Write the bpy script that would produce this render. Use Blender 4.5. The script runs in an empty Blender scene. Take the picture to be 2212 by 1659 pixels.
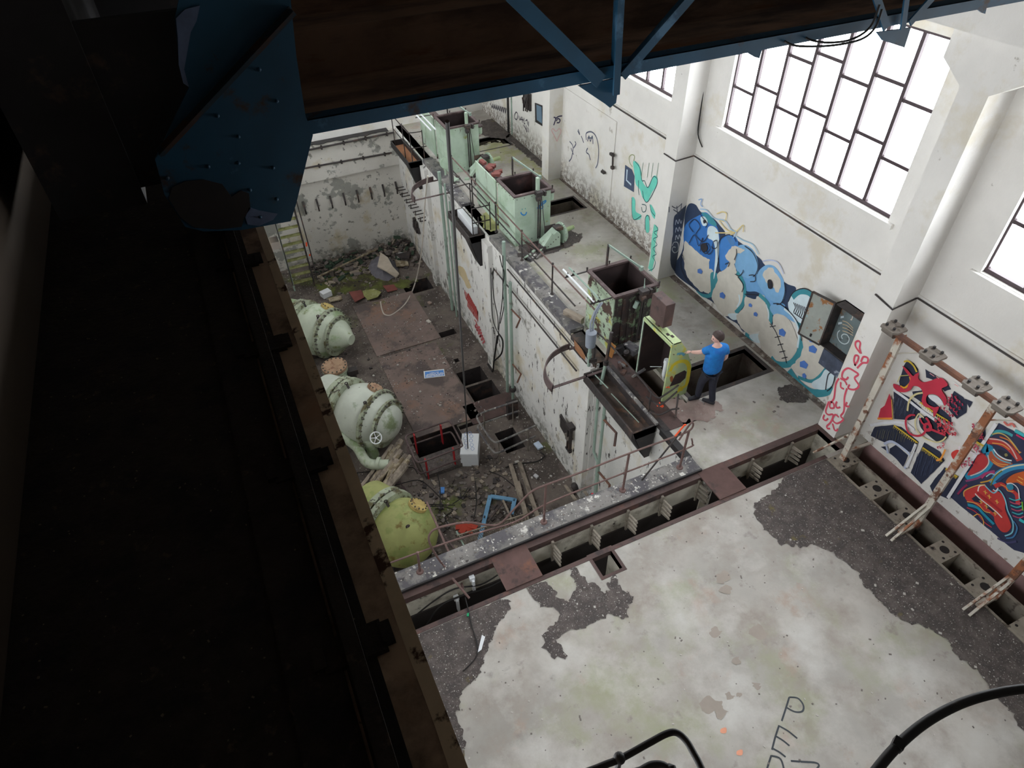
import bpy, math, random
from mathutils import Vector, Matrix, noise
from mathutils.geometry import tessellate_polygon, delaunay_2d_cdt

SC = bpy.context.scene
COL = SC.collection
RND = random.Random(7)

# ---------------------------------------------------------------- camera
EYE = Vector((0.0, 0.0, 9.0))
RIGHT = Vector((0.90738866, -0.41988941, -0.01840381))
DOWN = Vector((-0.29730876, -0.61030708, -0.73425661))
FWD = Vector((0.29707460, 0.67172774, -0.67862252))
FOC = 1446.4
cam_data = bpy.data.cameras.new('camera')
cam = bpy.data.objects.new('camera', cam_data)
COL.objects.link(cam)
m = Matrix.Identity(4)
for i in range(3):
    m[i][0] = RIGHT[i]; m[i][1] = -DOWN[i]; m[i][2] = -FWD[i]; m[i][3] = EYE[i]
cam.matrix_world = m
cam_data.sensor_width = 36.0
cam_data.lens = FOC / 2212.0 * 36.0
cam_data.clip_start = 0.05
cam_data.clip_end = 200
SC.camera = cam

# ---------------------------------------------------------------- light and exposure
world = bpy.data.worlds.new('overcast'); SC.world = world
world.use_nodes = True
world.node_tree.nodes['Background'].inputs[0].default_value = (0.82, 0.9, 1.0, 1)
world.node_tree.nodes['Background'].inputs[1].default_value = 1.0
PANE_STRENGTH = 9.0
SC.view_settings.view_transform = 'Standard'
SC.view_settings.look = 'None'
SC.view_settings.gamma = 1.0
SC.view_settings.exposure = 0.34
SC.view_settings.use_curve_mapping = False
SC.cycles.use_denoising = True
SC.cycles.max_bounces = 8
SC.cycles.diffuse_bounces = 5
SC.cycles.sample_clamp_indirect = 6.0

# ---------------------------------------------------------------- from a direction of view to a real plane
def ray(px, py):
    return RIGHT * ((px - 1106.0) / FOC) + DOWN * ((py - 829.5) / FOC) + FWD
def Z(px, py, z=0.0):
    d = ray(px, py); return EYE + d * ((z - EYE.z) / d.z)
def X(px, py, x):
    d = ray(px, py); return EYE + d * (x / d.x)
def Y(px, py, y):
    d = ray(px, py); return EYE + d * (y / d.y)
def crop(ox, oy, s):
    return lambda u, v: (ox + u / s, oy + v / s)

# ---------------------------------------------------------------- mesh collector
class MB:
    def __init__(self): self.v = []; self.f = []; self.m = []; self.cur = 0
    def add(self, vs, fs, mi=None):
        o = len(self.v); self.v += [tuple(p) for p in vs]
        mi = self.cur if mi is None else mi
        for f in fs: self.f.append([i + o for i in f]); self.m.append(mi)
        return self
    def box(self, a, b, mi=None):
        x0, x1 = sorted((a[0], b[0])); y0, y1 = sorted((a[1], b[1])); z0, z1 = sorted((a[2], b[2]))
        vs = [(x0,y0,z0),(x1,y0,z0),(x1,y1,z0),(x0,y1,z0),(x0,y0,z1),(x1,y0,z1),(x1,y1,z1),(x0,y1,z1)]
        return self.add(vs, [(0,3,2,1),(4,5,6,7),(0,1,5,4),(1,2,6,5),(2,3,7,6),(3,0,4,7)], mi)
    def bbox(self, c, dims, rz=0, rx=0, ry=0, mi=None):
        mt = Matrix.Rotation(rz,3,'Z') @ Matrix.Rotation(ry,3,'Y') @ Matrix.Rotation(rx,3,'X')
        d = [k / 2 for k in dims]; c = Vector(c); vs = []
        for sz in (-1,1):
            for sx, sy in ((-1,-1),(1,-1),(1,1),(-1,1)):
                vs.append(c + mt @ Vector((sx*d[0], sy*d[1], sz*d[2])))
        return self.add(vs, [(0,3,2,1),(4,5,6,7),(0,1,5,4),(1,2,6,5),(2,3,7,6),(3,0,4,7)], mi)
    def bar(self, a, b, w, h=None, up=(0,0,1), mi=None):
        a = Vector(a); b = Vector(b); h = h or w; d = (b - a)
        if d.length < 1e-6: return self
        d.normalize(); up = Vector(up)
        s = d.cross(up)
        if s.length < 1e-3: s = d.cross(Vector((1,0,0)))
        s.normalize(); u = s.cross(d).normalized()
        vs = [p + s*(sx*w/2) + u*(su*h/2) for p in (a, b) for sx, su in ((-1,-1),(1,-1),(1,1),(-1,1))]
        return self.add(vs, [(0,3,2,1),(4,5,6,7),(0,1,5,4),(1,2,6,5),(2,3,7,6),(3,0,4,7)], mi)
    def tube(self, pts, r, seg=8, cap=True, mi=None, closed=False):
        pts = [Vector(p) for p in pts]; n = len(pts)
        rs = r if isinstance(r, (list, tuple)) else [r] * n
        vs = []; fs = []; prev = None
        for i, p in enumerate(pts):
            if closed: t = pts[(i+1) % n] - pts[i-1]
            else: t = pts[min(i+1, n-1)] - pts[max(i-1, 0)]
            if t.length < 1e-9: t = Vector((0,0,1))
            t.normalize()
            if prev is None:
                ref = Vector((0,0,1)) if abs(t.z) < .9 else Vector((1,0,0))
                a = t.cross(ref).normalized()
            else:
                a = prev - t * prev.dot(t)
                a = a.normalized() if a.length > 1e-6 else t.orthogonal().normalized()
            prev = a; b = t.cross(a)
            for k in range(seg):
                an = 2*math.pi*k/seg
                vs.append(p + (a*math.cos(an) + b*math.sin(an)) * rs[i])
        last = n if closed else n - 1
        for i in range(last):
            j = (i+1) % n
            for k in range(seg):
                q = (k+1) % seg
                fs.append((i*seg+k, i*seg+q, j*seg+q, j*seg+k))
        if cap and not closed:
            fs.append(tuple(range(seg))[::-1]); fs.append(tuple((n-1)*seg + k for k in range(seg)))
        return self.add(vs, fs, mi)
    def cyl(self, a, b, r, seg=16, mi=None): return self.tube([a, b], r, seg, mi=mi)
    def lathe(self, prof, o, axis, seg=24, mi=None, caps=True):
        o = Vector(o); ax = Vector(axis).normalized()
        a = ax.orthogonal().normalized(); b = ax.cross(a); vs = []; fs = []
        for (h, r) in prof:
            for k in range(seg):
                an = 2*math.pi*k/seg
                vs.append(o + ax*h + (a*math.cos(an) + b*math.sin(an))*r)
        for i in range(len(prof)-1):
            for k in range(seg):
                q = (k+1) % seg
                fs.append((i*seg+k, i*seg+q, (i+1)*seg+q, (i+1)*seg+k))
        if caps:
            fs.append(tuple(range(seg))[::-1]); fs.append(tuple((len(prof)-1)*seg+k for k in range(seg)))
        return self.add(vs, fs, mi)
    def ball(self, c, r, seg=16, rings=10, mi=None):
        return self.lathe([(-r*math.cos(math.pi*i/rings), max(1e-4, r*math.sin(math.pi*i/rings))) for i in range(rings+1)], c, (0,0,1), seg, mi)
    def poly(self, pts, vec, mi=None):
        """flat outline pushed along vec into a solid"""
        vec = Vector(vec); pts = [Vector(p) for p in pts]; n = len(pts)
        tris = tessellate_polygon([pts])
        vs = pts + [p + vec for p in pts]; fs = []
        nrm = Vector((0,0,0))
        for i in range(n): nrm += pts[i].cross(pts[(i+1) % n])
        up = nrm.dot(vec) > 0
        for t in tris:
            a, b, c = t
            tn = (pts[b]-pts[a]).cross(pts[c]-pts[a])
            if (tn.dot(vec) > 0): fs.append((a, c, b)); fs.append((a+n, b+n, c+n))
            else: fs.append((a, b, c)); fs.append((a+n, c+n, b+n))
        for i in range(n):
            j = (i+1) % n
            fs.append((i, j, j+n, i+n) if up else (j, i, i+n, j+n))
        return self.add(vs, fs, mi)
    def face(self, pts, mi=None, want=None):
        pts = [Vector(p) for p in pts]; tris = tessellate_polygon([pts]); fs = []
        for a, b, c in tris:
            tn = (pts[b]-pts[a]).cross(pts[c]-pts[a])
            fs.append((a, b, c) if want is None or tn.dot(Vector(want)) > 0 else (a, c, b))
        return self.add(pts, fs, mi)
    def build(self, name, mats, parent=None, smooth=False, bevel=0):
        me = bpy.data.meshes.new(name)
        off = Vector(parent['_o']) if parent is not None and '_o' in parent.keys() else Vector((0,0,0))
        me.from_pydata([tuple(Vector(p) - off) for p in self.v], [], self.f)
        if not isinstance(mats, (list, tuple)): mats = [mats]
        for mm in mats: me.materials.append(mm)
        if len(mats) > 1: me.polygons.foreach_set('material_index', [min(i, len(mats)-1) for i in self.m])
        if smooth:
            me.polygons.foreach_set('use_smooth', [True]*len(me.polygons))
        me.update()
        o = bpy.data.objects.new(name, me); COL.objects.link(o)
        if smooth:
            try:
                me.set_sharp_from_angle(angle=math.radians(40))
            except Exception: pass
        if parent is not None:
            o.parent = parent
            if '_o' in parent.keys(): o['_o'] = parent['_o']
        if bevel:
            md = o.modifiers.new('bevel', 'BEVEL'); md.width = bevel; md.segments = 2; md.limit_method = 'ANGLE'
        return o

def tag(o, label=None, cat=None, group=None, kind=None):
    if label: o['label'] = label
    if cat: o['category'] = cat
    if group: o['group'] = group
    if kind: o['kind'] = kind
    return o
def thing(name, loc, label, cat, group=None):
    o = bpy.data.objects.new(name, None); COL.objects.link(o)
    o.location = loc; o.empty_display_size = .1
    o['_o'] = tuple(loc)
    return tag(o, label, cat, group)
def solo(name, mb, mat, label, cat, group=None, kind=None, smooth=False, bevel=0):
    """a thing that is a single mesh, its origin at its base"""
    xs = [p[0] for p in mb.v]; ys = [p[1] for p in mb.v]; zs = [p[2] for p in mb.v]
    c = ((min(xs)+max(xs))/2, (min(ys)+max(ys))/2, min(zs))
    mb.v = [(p[0]-c[0], p[1]-c[1], p[2]-c[2]) for p in mb.v]
    o = mb.build(name, mat, None, smooth, bevel); o.location = c
    return tag(o, label, cat, group, kind)
def struct(name, mb, mat, parent=None, bevel=0):
    o = mb.build(name, mat, parent, bevel=bevel)
    if parent is None: o['kind'] = 'structure'
    return o
def dup(root, loc, rz=0, label=None):
    r = root.copy(); COL.objects.link(r); r.location = loc; r.rotation_euler = (0, 0, rz)
    if label: r['label'] = label
    for ch in [c for c in bpy.data.objects if c.parent == root]:
        c = ch.copy(); COL.objects.link(c); c.parent = r
        for g in [g for g in bpy.data.objects if g.parent == ch]:
            d = g.copy(); COL.objects.link(d); d.parent = c
    return r

def spline(pts, n=6, closed=False):
    P = [Vector(p) for p in pts]; out = []; L = len(P)
    rng = range(L if closed else L-1)
    for i in rng:
        if closed: a, b, c, d = P[(i-1) % L], P[i], P[(i+1) % L], P[(i+2) % L]
        else: a, b, c, d = P[max(i-1,0)], P[i], P[i+1], P[min(i+2, L-1)]
        for k in range(n):
            t = k / n
            out.append(0.5*((2*b) + (c-a)*t + (2*a-5*b+4*c-d)*t*t + (3*b-a-3*c+d)*t*t*t))
    if not closed: out.append(P[-1])
    return out

# ---------------------------------------------------------------- materials
def srgb(r, g, b):
    f = lambda c: (c/255/12.92) if c/255 <= .04045 else ((c/255+.055)/1.055)**2.4
    return (f(r), f(g), f(b), 1.0)
_seed = [0]
def M(name, col, var=.12, scale=2.5, rough=.85, metal=0.0, patches=(), bump=0.0, bscale=30, emit=None, spec=.5):
    """worn surface: a base colour with soft variation, then patches of other colours
    patches: (colour, noise scale, threshold, softness[, z0, z1[, stretch]])"""
    mt = bpy.data.materials.new(name); mt.use_nodes = True
    nt = mt.node_tree; N = nt.nodes; Lk = nt.links
    bs = N['Principled BSDF']
    bs.inputs['Roughness'].default_value = rough
    bs.inputs['Metallic'].default_value = metal
    bs.inputs['Specular IOR Level'].default_value = spec
    geo = N.new('ShaderNodeNewGeometry')
    def nz(sc, det=5, off=0.0, stretch=None, ro=.6):
        mp = N.new('ShaderNodeMapping'); mp.inputs['Location'].default_value = (off, off*1.7, -off*.6)
        if stretch: mp.inputs['Scale'].default_value = stretch
        Lk.new(geo.outputs['Position'], mp.inputs['Vector'])
        n = N.new('ShaderNodeTexNoise'); n.inputs['Scale'].default_value = sc
        n.inputs['Detail'].default_value = det; n.inputs['Roughness'].default_value = ro
        Lk.new(mp.outputs[0], n.inputs['Vector']); return n.outputs['Fac']
    def ramp(sock, a, b, lo=0.0, hi=1.0):
        r = N.new('ShaderNodeMapRange'); r.inputs['From Min'].default_value = a; r.inputs['From Max'].default_value = b
        r.inputs['To Min'].default_value = lo; r.inputs['To Max'].default_value = hi
        Lk.new(sock, r.inputs['Value']); return r.outputs[0]
    def mix(fac, a, b):
        x = N.new('ShaderNodeMix'); x.data_type = 'RGBA'
        if fac is not None: Lk.new(fac, x.inputs[0])
        for s, k in ((a, 6), (b, 7)):
            if isinstance(s, tuple): x.inputs[k].default_value = s
            else: Lk.new(s, x.inputs[k])
        return x.outputs[2]
    _seed[0] += 3.7; sd = _seed[0]
    dk = tuple(c*(1-var*2) for c in col[:3]) + (1,); lt = tuple(min(1, c*(1+var)) for c in col[:3]) + (1,)
    c = mix(ramp(nz(scale, 6, sd), .3, .7), dk, lt)
    for i, p in enumerate(patches):
        pc, ps, th, so = p[:4]
        st = p[6] if len(p) > 6 else None
        f = ramp(nz(ps, 7, sd + 11*(i+1), st, .65), th - so, th + so)
        if len(p) > 4 and p[4] is not None:
            sep = N.new('ShaderNodeSeparateXYZ'); Lk.new(geo.outputs['Position'], sep.inputs[0])
            g = ramp(sep.outputs['Z'], p[4], p[5])
            mm = N.new('ShaderNodeMath'); mm.operation = 'MULTIPLY'
            Lk.new(f, mm.inputs[0]); Lk.new(g, mm.inputs[1]); f = mm.outputs[0]
        c = mix(f, c, pc)
    Lk.new(c, bs.inputs['Base Color'])
    if bump:
        b = N.new('ShaderNodeBump'); b.inputs['Strength'].default_value = bump; b.inputs['Distance'].default_value = .02
        Lk.new(nz(bscale, 5, sd+5), b.inputs['Height']); Lk.new(b.outputs[0], bs.inputs['Normal'])
    if emit:
        bs.inputs['Emission Color'].default_value = emit[0]; bs.inputs['Emission Strength'].default_value = emit[1]
    return mt

GREYP = srgb(150,146,138)
PLASTER = M('white_plaster', srgb(226,224,220), .04, 1.2, patches=(
    (srgb(214,208,194), .7, .60, .05), (srgb(70,62,58), 14, .74, .015), (srgb(176,172,164), 3.2, .70, .02)), bump=.15)
PLASTER_MILD = M('lightly_chipped_plaster', srgb(228,226,222), .04, 1.2, patches=(
    (srgb(214,208,194), .8, .60, .05), (srgb(160,150,140), 7, .60, .03, .5, .0), (srgb(90,82,78), 15, .73, .015)), bump=.15)
PLASTER_LOW = M('peeling_plaster', srgb(228,226,222), .04, 1.2, patches=(
    (srgb(214,208,194), .8, .60, .05), (srgb(150,140,130), 7, .50, .02, .85, .0), (srgb(96,84,78), 13, .56, .015, .6, .0),
    (srgb(60,56,52), 16, .73, .015), (srgb(190,186,178), 2.6, .66, .02)), bump=.25)
PLASTER_PIT = M('pit_plaster', srgb(222,221,218), .05, 1.0, patches=(
    (srgb(160,158,152), 1.7, .63, .02), (srgb(205,196,176), .9, .60, .06), (srgb(58,54,50), 7, .62, .015, None, None, (1,1,.28)),
    (srgb(96,96,86), 5, .52, .03, -3.6, -4.5)), bump=.25)
PLASTER_BACK = M('flaking_plaster', srgb(208,205,198), .05, 1.0, patches=(
    (srgb(150,150,144), 1.25, .56, .015), (srgb(132,130,124), 4.5, .62, .02), (srgb(190,178,150), .8, .62, .05), (srgb(80,72,64), 9, .70, .015),
    (srgb(90,84,70), 5, .50, .03, -3.9, -4.6)), bump=.25)
CONCRETE = M('concrete_floor', srgb(176,172,165), .12, .8, rough=.7, patches=(
    (srgb(152,143,134), 1.3, .57, .12), (srgb(156,158,130), .8, .60, .09), (srgb(140,132,126), 3.5, .66, .06), (srgb(168,150,136), 1.6, .66, .07), (srgb(112,104,98), 5, .72, .04),
    (srgb(198,196,191), 1.1, .58, .12), (srgb(60,56,54), 30, .73, .02)), bump=.08, bscale=12)
CONC_MOSS = M('mossy_concrete_floor', srgb(176,172,160), .1, .9, rough=.75, patches=(
    (srgb(160,160,96), 1.0, .52, .08), (srgb(118,110,104), 1.8, .60, .05), (srgb(80,72,70), 6, .66, .03)), bump=.08)
KERBC = M('kerb_concrete', srgb(132,129,126), .14, 3, patches=((srgb(88,86,90), 2.3, .50, .04), (srgb(206,204,198), 6, .62, .02), (srgb(60,56,56), 9, .64, .03)), bump=.2)
REVEAL = M('trench_concrete', srgb(204,200,186), .12, 2, patches=((srgb(110,100,88), 1.6, .58, .08), (srgb(60,52,48), 4, .66, .04)), bump=.1)
FOOTDIRT = M('wall_foot_dirt', srgb(134,122,114), .14, 4, patches=((srgb(96,84,78),5,.52,.05),(srgb(176,172,164),7,.60,.02)))
REDSTEEL = M('red_brown_steel', srgb(86,67,64), .16, 3, rough=.7, patches=((srgb(108,76,68), 2, .62, .06), (srgb(62,50,50), 4, .60, .04), (srgb(176,168,162), 26, .72, .015)))
PLATE = M('rusty_floor_plate', srgb(130,113,107), .12, 1.6, rough=.75, patches=(
    (srgb(150,112,90), .9, .64, .10), (srgb(92,82,80), 1.1, .55, .05), (srgb(128,122,112), 20, .66, .02), (srgb(110,108,60), .8, .67, .03), (srgb(200,196,190), 34, .72, .015)))
PITFLOOR = M('dirty_pit_floor', srgb(112,102,96), .16, 2, rough=.9, patches=(
    (srgb(78,70,66), 1.2, .52, .05), (srgb(120,112,104), 14, .60, .02), (srgb(92,100,52), .7, .64, .05), (srgb(196,192,186), 30, .70, .015)), bump=.3)
GRIT = M('dark_grit', srgb(98,90,87), .22, 9, rough=.95, patches=((srgb(76,70,69), 5, .52, .08), (srgb(150,146,140), 40, .62, .02), (srgb(222,220,214), 55, .70, .015), (srgb(110,100,66), 3, .68, .04)), bump=.5, bscale=60)
DARKSTEEL = M('dark_steel', srgb(62,56,56), .2, 4, rough=.65, patches=((srgb(92,72,62), 3, .60, .05), (srgb(40,38,40), 6, .6, .05)))
BLACKSTEEL = M('black_steel', srgb(40,38,40), .2, 4, rough=.6, patches=((srgb(76,60,52), 4, .64, .04),))
BLUESTEEL = M('flaking_blue_steel', srgb(22,72,100), .16, 2.5, rough=.6, patches=((srgb(70,110,140), 3, .62, .04), (srgb(56,40,32), 4.5, .63, .04), (srgb(150,158,178), 3.5, .74, .01), (srgb(26,20,18), 2.2, .68, .01)))
RUSTBOARD = M('rust_brown_deck', srgb(150,116,94), .2, 2, rough=.8, patches=((srgb(66,50,44), 2.5, .5, .08, None, None, (.25,1,1)), (srgb(120,78,48), 5, .62, .05, None, None, (.2,1,1))))
MINT = M('mint_paint', srgb(182,202,184), .08, 2, rough=.55, patches=((srgb(158,182,156), 1.6, .56, .08), (srgb(110,104,88), 2.6, .66, .03, None, None, (1.6,1.6,.35)), (srgb(74,54,46), 9, .70, .015), (srgb(150,158,96), 3, .70, .03)))
MINT_RUST = M('mint_paint_rusted', srgb(172,190,166), .1, 2, rough=.6, patches=((srgb(170,170,80), 2.4, .60, .03), (srgb(78,60,54), 3.2, .55, .02), (srgb(58,46,44), 6, .60, .02)))
MINT_DARK = M('tarred_mint_paint', srgb(120,142,112), .1, 2, rough=.6, patches=((srgb(52,44,44), 3.0, .46, .03), (srgb(66,50,46), 5, .55, .02)))
YELLOWMINT = M('yellow_green_paint', srgb(178,196,146), .08, 3, rough=.55, patches=((srgb(198,190,84), 3.2, .60, .04), (srgb(120,170,160), 5, .66, .02), (srgb(96,66,44), 8, .68, .02)))
RIM = M('brown_rim_steel', srgb(92,76,76), .14, 4, rough=.7, patches=((srgb(66,52,52), 5, .55, .05), (srgb(124,104,98), 7, .66, .03)))
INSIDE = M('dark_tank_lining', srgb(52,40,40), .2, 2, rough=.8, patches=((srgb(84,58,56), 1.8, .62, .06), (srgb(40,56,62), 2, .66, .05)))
VALVE = M('pale_green_valve_paint', srgb(190,200,180), .08, 2, rough=.45, patches=((srgb(146,166,126), 1.8, .58, .05), (srgb(112,124,56), 1.9, .64, .04), (srgb(60,56,44), 9, .70, .015)))
VALVE_YG = M('mossy_valve_paint', srgb(152,156,96), .1, 2, rough=.6, patches=((srgb(130,142,80), 2.2, .55, .05), (srgb(112,96,40), 3, .64, .04), (srgb(170,184,150), 2, .68, .04)))
FLANGE = M('flange_paint', srgb(160,168,146), .14, 4, rough=.6, patches=((srgb(90,84,54), 4, .55, .05), (srgb(60,54,46), 8, .62, .03)))
BOLT = M('bolt_steel', srgb(96,94,86), .2, 8, rough=.5, metal=.3)
HATCH = M('yellow_brown_hatch', srgb(190,168,104), .14, 6, patches=((srgb(120,92,56), 5, .6, .04),))
HATCH2 = M('tan_rust_cap', srgb(168,138,112), .14, 5, patches=((srgb(130,96,76), 6, .55, .05),))
PALEPIPE = M('pale_green_pipe', srgb(150,170,158), .1, 3, rough=.5, patches=((srgb(110,116,104), 5, .64, .04),))
RUSTPOST = M('white_over_rust', srgb(196,190,178), .08, 3, rough=.7, patches=((srgb(146,92,62), 2.2, .54, .03), (srgb(104,70,54), 5, .57, .03)))
RUST = M('rust', srgb(112,76,60), .2, 5, rough=.85, patches=((srgb(84,66,62), 3, .55, .06),))
PINKRUST = M('pink_rust_rail', srgb(112,88,84), .14, 5, rough=.8, patches=((srgb(160,130,126), 6, .64, .03),))
GREYCLAMP = M('grey_clamp', srgb(118,110,102), .12, 6, rough=.7, patches=((srgb(84,74,66), 9, .64, .03),))
BLOCKC = M('block_concrete', srgb(150,142,130), .14, 6, patches=((srgb(96,86,78), 7, .60, .04),), bump=.2)
PURPLEWALL = M('purple_brown_band', srgb(158,126,124), .12, 1.5, patches=((srgb(112,90,88), 1.8, .58, .08), (srgb(140,110,104), 3, .68, .04)))
WHITEMETAL = M('white_enamel', srgb(232,236,240), .02, 2, rough=.35)
GREYPAINT = M('grey_blue_paint', srgb(140,148,160), .05, 5, rough=.5)
WOOD = M('weathered_wood', srgb(158,146,132), .14, 3, patches=((srgb(110,100,90), 5, .55, .06, None, None, (1,.3,1)),))
WOODLIGHT = M('pale_splintered_wood', srgb(176,164,142), .16, 4, patches=((srgb(120,106,84), 6, .5, .06),))
MOSSWOOD = M('mossy_tread', srgb(150,152,104), .14, 4, patches=((srgb(110,112,60), 4, .52, .06), (srgb(190,186,160), 5, .64, .03)))
BLUEFRAME = M('blue_painted_frame', srgb(112,160,196), .08, 5, patches=((srgb(160,180,190), 7, .66, .03), (srgb(120,100,84), 9, .68, .02)))
REDPAINT = M('red_paint', srgb(176,34,44), .1, 5, rough=.5, patches=((srgb(110,60,56), 8, .68, .03),))
CABLE = M('black_cable', srgb(26,23,23), .1, 5, rough=.7)
WHITEHOSE = M('white_hose', srgb(208,200,190), .06, 8, rough=.6)
ORANGETAG = M('orange_tape', srgb(240,92,48), .04, 5)
TARP = M('grey_tarp', srgb(112,110,118), .12, 5, rough=.8)
TARP2 = M('beige_tarp_side', srgb(196,184,168), .06, 5, rough=.8)
ORANGEDUST = M('orange_brown_board', srgb(186,132,98), .08, 4)
PINKPLATE = M('dull_red_plate', srgb(132,76,70), .12, 3)
GREENPLATE = M('mossy_sheet', srgb(150,152,96), .16, 3, patches=((srgb(190,190,160), 5, .6, .04),))
RUNWAY = M('runway_rust', srgb(176,148,122), .14, 2.2, rough=.9, patches=((srgb(110,88,72), 3, .56, .08), (srgb(160,124,96), 1.4, .62, .06)))
RUNEDGE = M('runway_edge_tan', srgb(224,200,168), .12, 5, rough=.9, patches=((srgb(84,58,44), 9, .60, .03),))
RUNDARK = M('runway_dark', srgb(46,38,32), .2, 12, rough=.95, patches=((srgb(72,58,46), 16, .64, .04), (srgb(28,24,22), 5, .55, .08)), bump=.4, bscale=50)
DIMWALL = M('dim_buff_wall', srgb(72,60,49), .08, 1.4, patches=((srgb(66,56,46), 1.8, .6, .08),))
CEIL = M('darkened_ceiling', srgb(112,110,106), .1, 2)  # unseen ceiling, kept grey to limit bounce light on crane and ledge
MULLION = M('dark_red_mullion', srgb(58,42,48), .08, 8, rough=.5)
PANE_L = M('added_pane_left', srgb(235,240,248), .01, 1, rough=.4, emit=((.95,.98,1,1), PANE_STRENGTH*0.75))  # glow of the unseen left windows, added to light the right wall
PANE = M('frosted_daylit_pane', srgb(235,240,248), .01, 1, rough=.4, emit=((.93,.97,1,1), PANE_STRENGTH))
def flat(name, r, g, b, rough=.8): return M(name, srgb(r,g,b), .05, 6, rough=rough)

# ================================================================ THE SETTING
WX = 9.04            # right wall face
XL = -0.9            # left wall face
PX = 5.75            # pit's right wall
PZ = -4.4            # pit floor
YB = 22.45           # back wall
YF = -9.0            # front wall behind the viewer
H_ALL = 11.0

def slab(name, mats, x0, x1, y0, y1, z, th, holes, side=1, bottom=2):
    """floor slab with rectangular openings; hole = (x0,x1,y0,y1,depth) ; depth None = open below"""
    mb = MB()
    xs = sorted({x0, x1, *[h[0] for h in holes], *[h[1] for h in holes]})
    ys = sorted({y0, y1, *[h[2] for h in holes], *[h[3] for h in holes]})
    xs = [x for x in xs if x0 <= x <= x1]; ys = [y for y in ys if y0 <= y <= y1]
    def hol(cx, cy):
        for h in holes:
            if h[0] < cx < h[1] and h[2] < cy < h[3]: return h
    nx, ny = len(xs)-1, len(ys)-1
    g = [[hol((xs[i]+xs[i+1])/2, (ys[j]+ys[j+1])/2) for j in range(ny)] for i in range(nx)]
    for i in range(nx):
        for j in range(ny):
            a, b, c, d = xs[i], xs[i+1], ys[j], ys[j+1]
            if g[i][j] is None:
                mb.add([(a,c,z),(b,c,z),(b,d,z),(a,d,z)], [(0,1,2,3)], 0)
                mb.add([(a,c,z-th),(b,c,z-th),(b,d,z-th),(a,d,z-th)], [(3,2,1,0)], 1)
            elif g[i][j][4] is not None:
                zb = z - g[i][j][4]
                mb.add([(a,c,zb),(b,c,zb),(b,d,zb),(a,d,zb)], [(0,1,2,3)], 2)
            for (di, dj, q) in ((1,0,[(b,c),(b,d)]), (-1,0,[(a,d),(a,c)]), (0,1,[(b,d),(a,d)]), (0,-1,[(a,c),(b,c)])):
                ii, jj = i+di, j+dj
                here = g[i][j]; there = g[ii][jj] if 0 <= ii < nx and 0 <= jj < ny else 'out'
                if here is None and there is not None:
                    dep = th if there == 'out' or there[4] is None else there[4]
                    (p, q2) = q
                    mb.add([(p[0],p[1],z-dep),(q2[0],q2[1],z-dep),(q2[0],q2[1],z),(p[0],p[1],z)], [(0,1,2,3)], 1)
    return struct(name, mb, mats)

DARKHOLE = flat('dark_hole_bottom', 34, 30, 30)
holes = [(XL, 5.80, 5.76, YB, None), (5.80, 5.95, 5.76, 8.68, None), (XL, 8.45, 4.82, 5.35, 1.3), (3.38, 3.72, 4.43, 4.82, 1.3),
         (8.06, WX, YF, 4.75, 1.0), (6.9, 8.73, 7.05, 7.76, .9), (6.32, 6.74, 6.5, 8.8, 1.6),
         (7.35, 8.75, 14.55, 15.22, .8), (7.4, 8.7, 19.25, 20.1, .8)]
slab('floor', [CONCRETE, REVEAL, DARKHOLE], XL, WX, YF, YB, 0.0, .45, holes)
# pit floor, built around its open hatches
pit_holes = [(4.55, 5.33, 13.78, 14.42, 1.5), (4.58, 5.40, 13.04, 13.70, 1.5), (4.60, 5.15, 10.86, 11.66, 1.5),
             (4.52, 5.48, 18.95, 19.70, 1.0), (4.75, 5.28, 16.22, 16.5, 1.0), (2.45, 3.78, 11.66, 12.52, 1.5), (4.72, 4.86, 14.9, 15.06, 1.0), (3.92, 4.06, 12.62, 12.76, 1.0),
             (3.8, 4.55, 12.2, 12.34, 1.2)]
slab('floor', [PITFLOOR, DARKSTEEL, DARKHOLE], XL, PX, 5.3, YB, PZ, .3, pit_holes)

# walls as solid boxes
def wallbox(name, a, b, mat): 
    mb = MB(); mb.box(a, b); return struct(name, mb, mat)
# right wall, with window openings
bays = [.36, 6.01, 11.66, 17.31]
WZ0, WZ1, WW = 3.76, 6.31, 4.06
mb = MB()
mb.box((WX, YF, -1.0), (WX+.35, 11.0, 3.0))
mbu = MB()
mbu.box((WX, YF, 3.0), (WX+.35, YB, WZ0)); mbu.box((WX, YF, WZ1), (WX+.35, YB, H_ALL))
e = YF
for y0 in bays:
    mbu.box((WX, e, WZ0), (WX+.35, y0, WZ1)); e = y0 + WW
mbu.box((WX, e, WZ0), (WX+.35, YB, WZ1))
wall_right = struct('wall_right', mb, PLASTER_MILD)
mb = MB(); mb.box((WX, 11.0, -1.0), (WX+.35, YB, 3.0)); struct('wall_right', mb, PLASTER_LOW)
wall_right_up = struct('wall_right', mbu, PLASTER)
# band of raised render on the far half, as the photograph shows
mb = MB(); mb.box((WX-.03, 13.72, .02), (WX+.0, 16.45, 2.60))
plasterboard = struct('wall_right', mb, PLASTER_LOW)
mb = MB(); mb.box((WX-.03, YF, 2.90), (WX, YB, 2.99)); struct('trim_1', mb, PLASTER)
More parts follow.
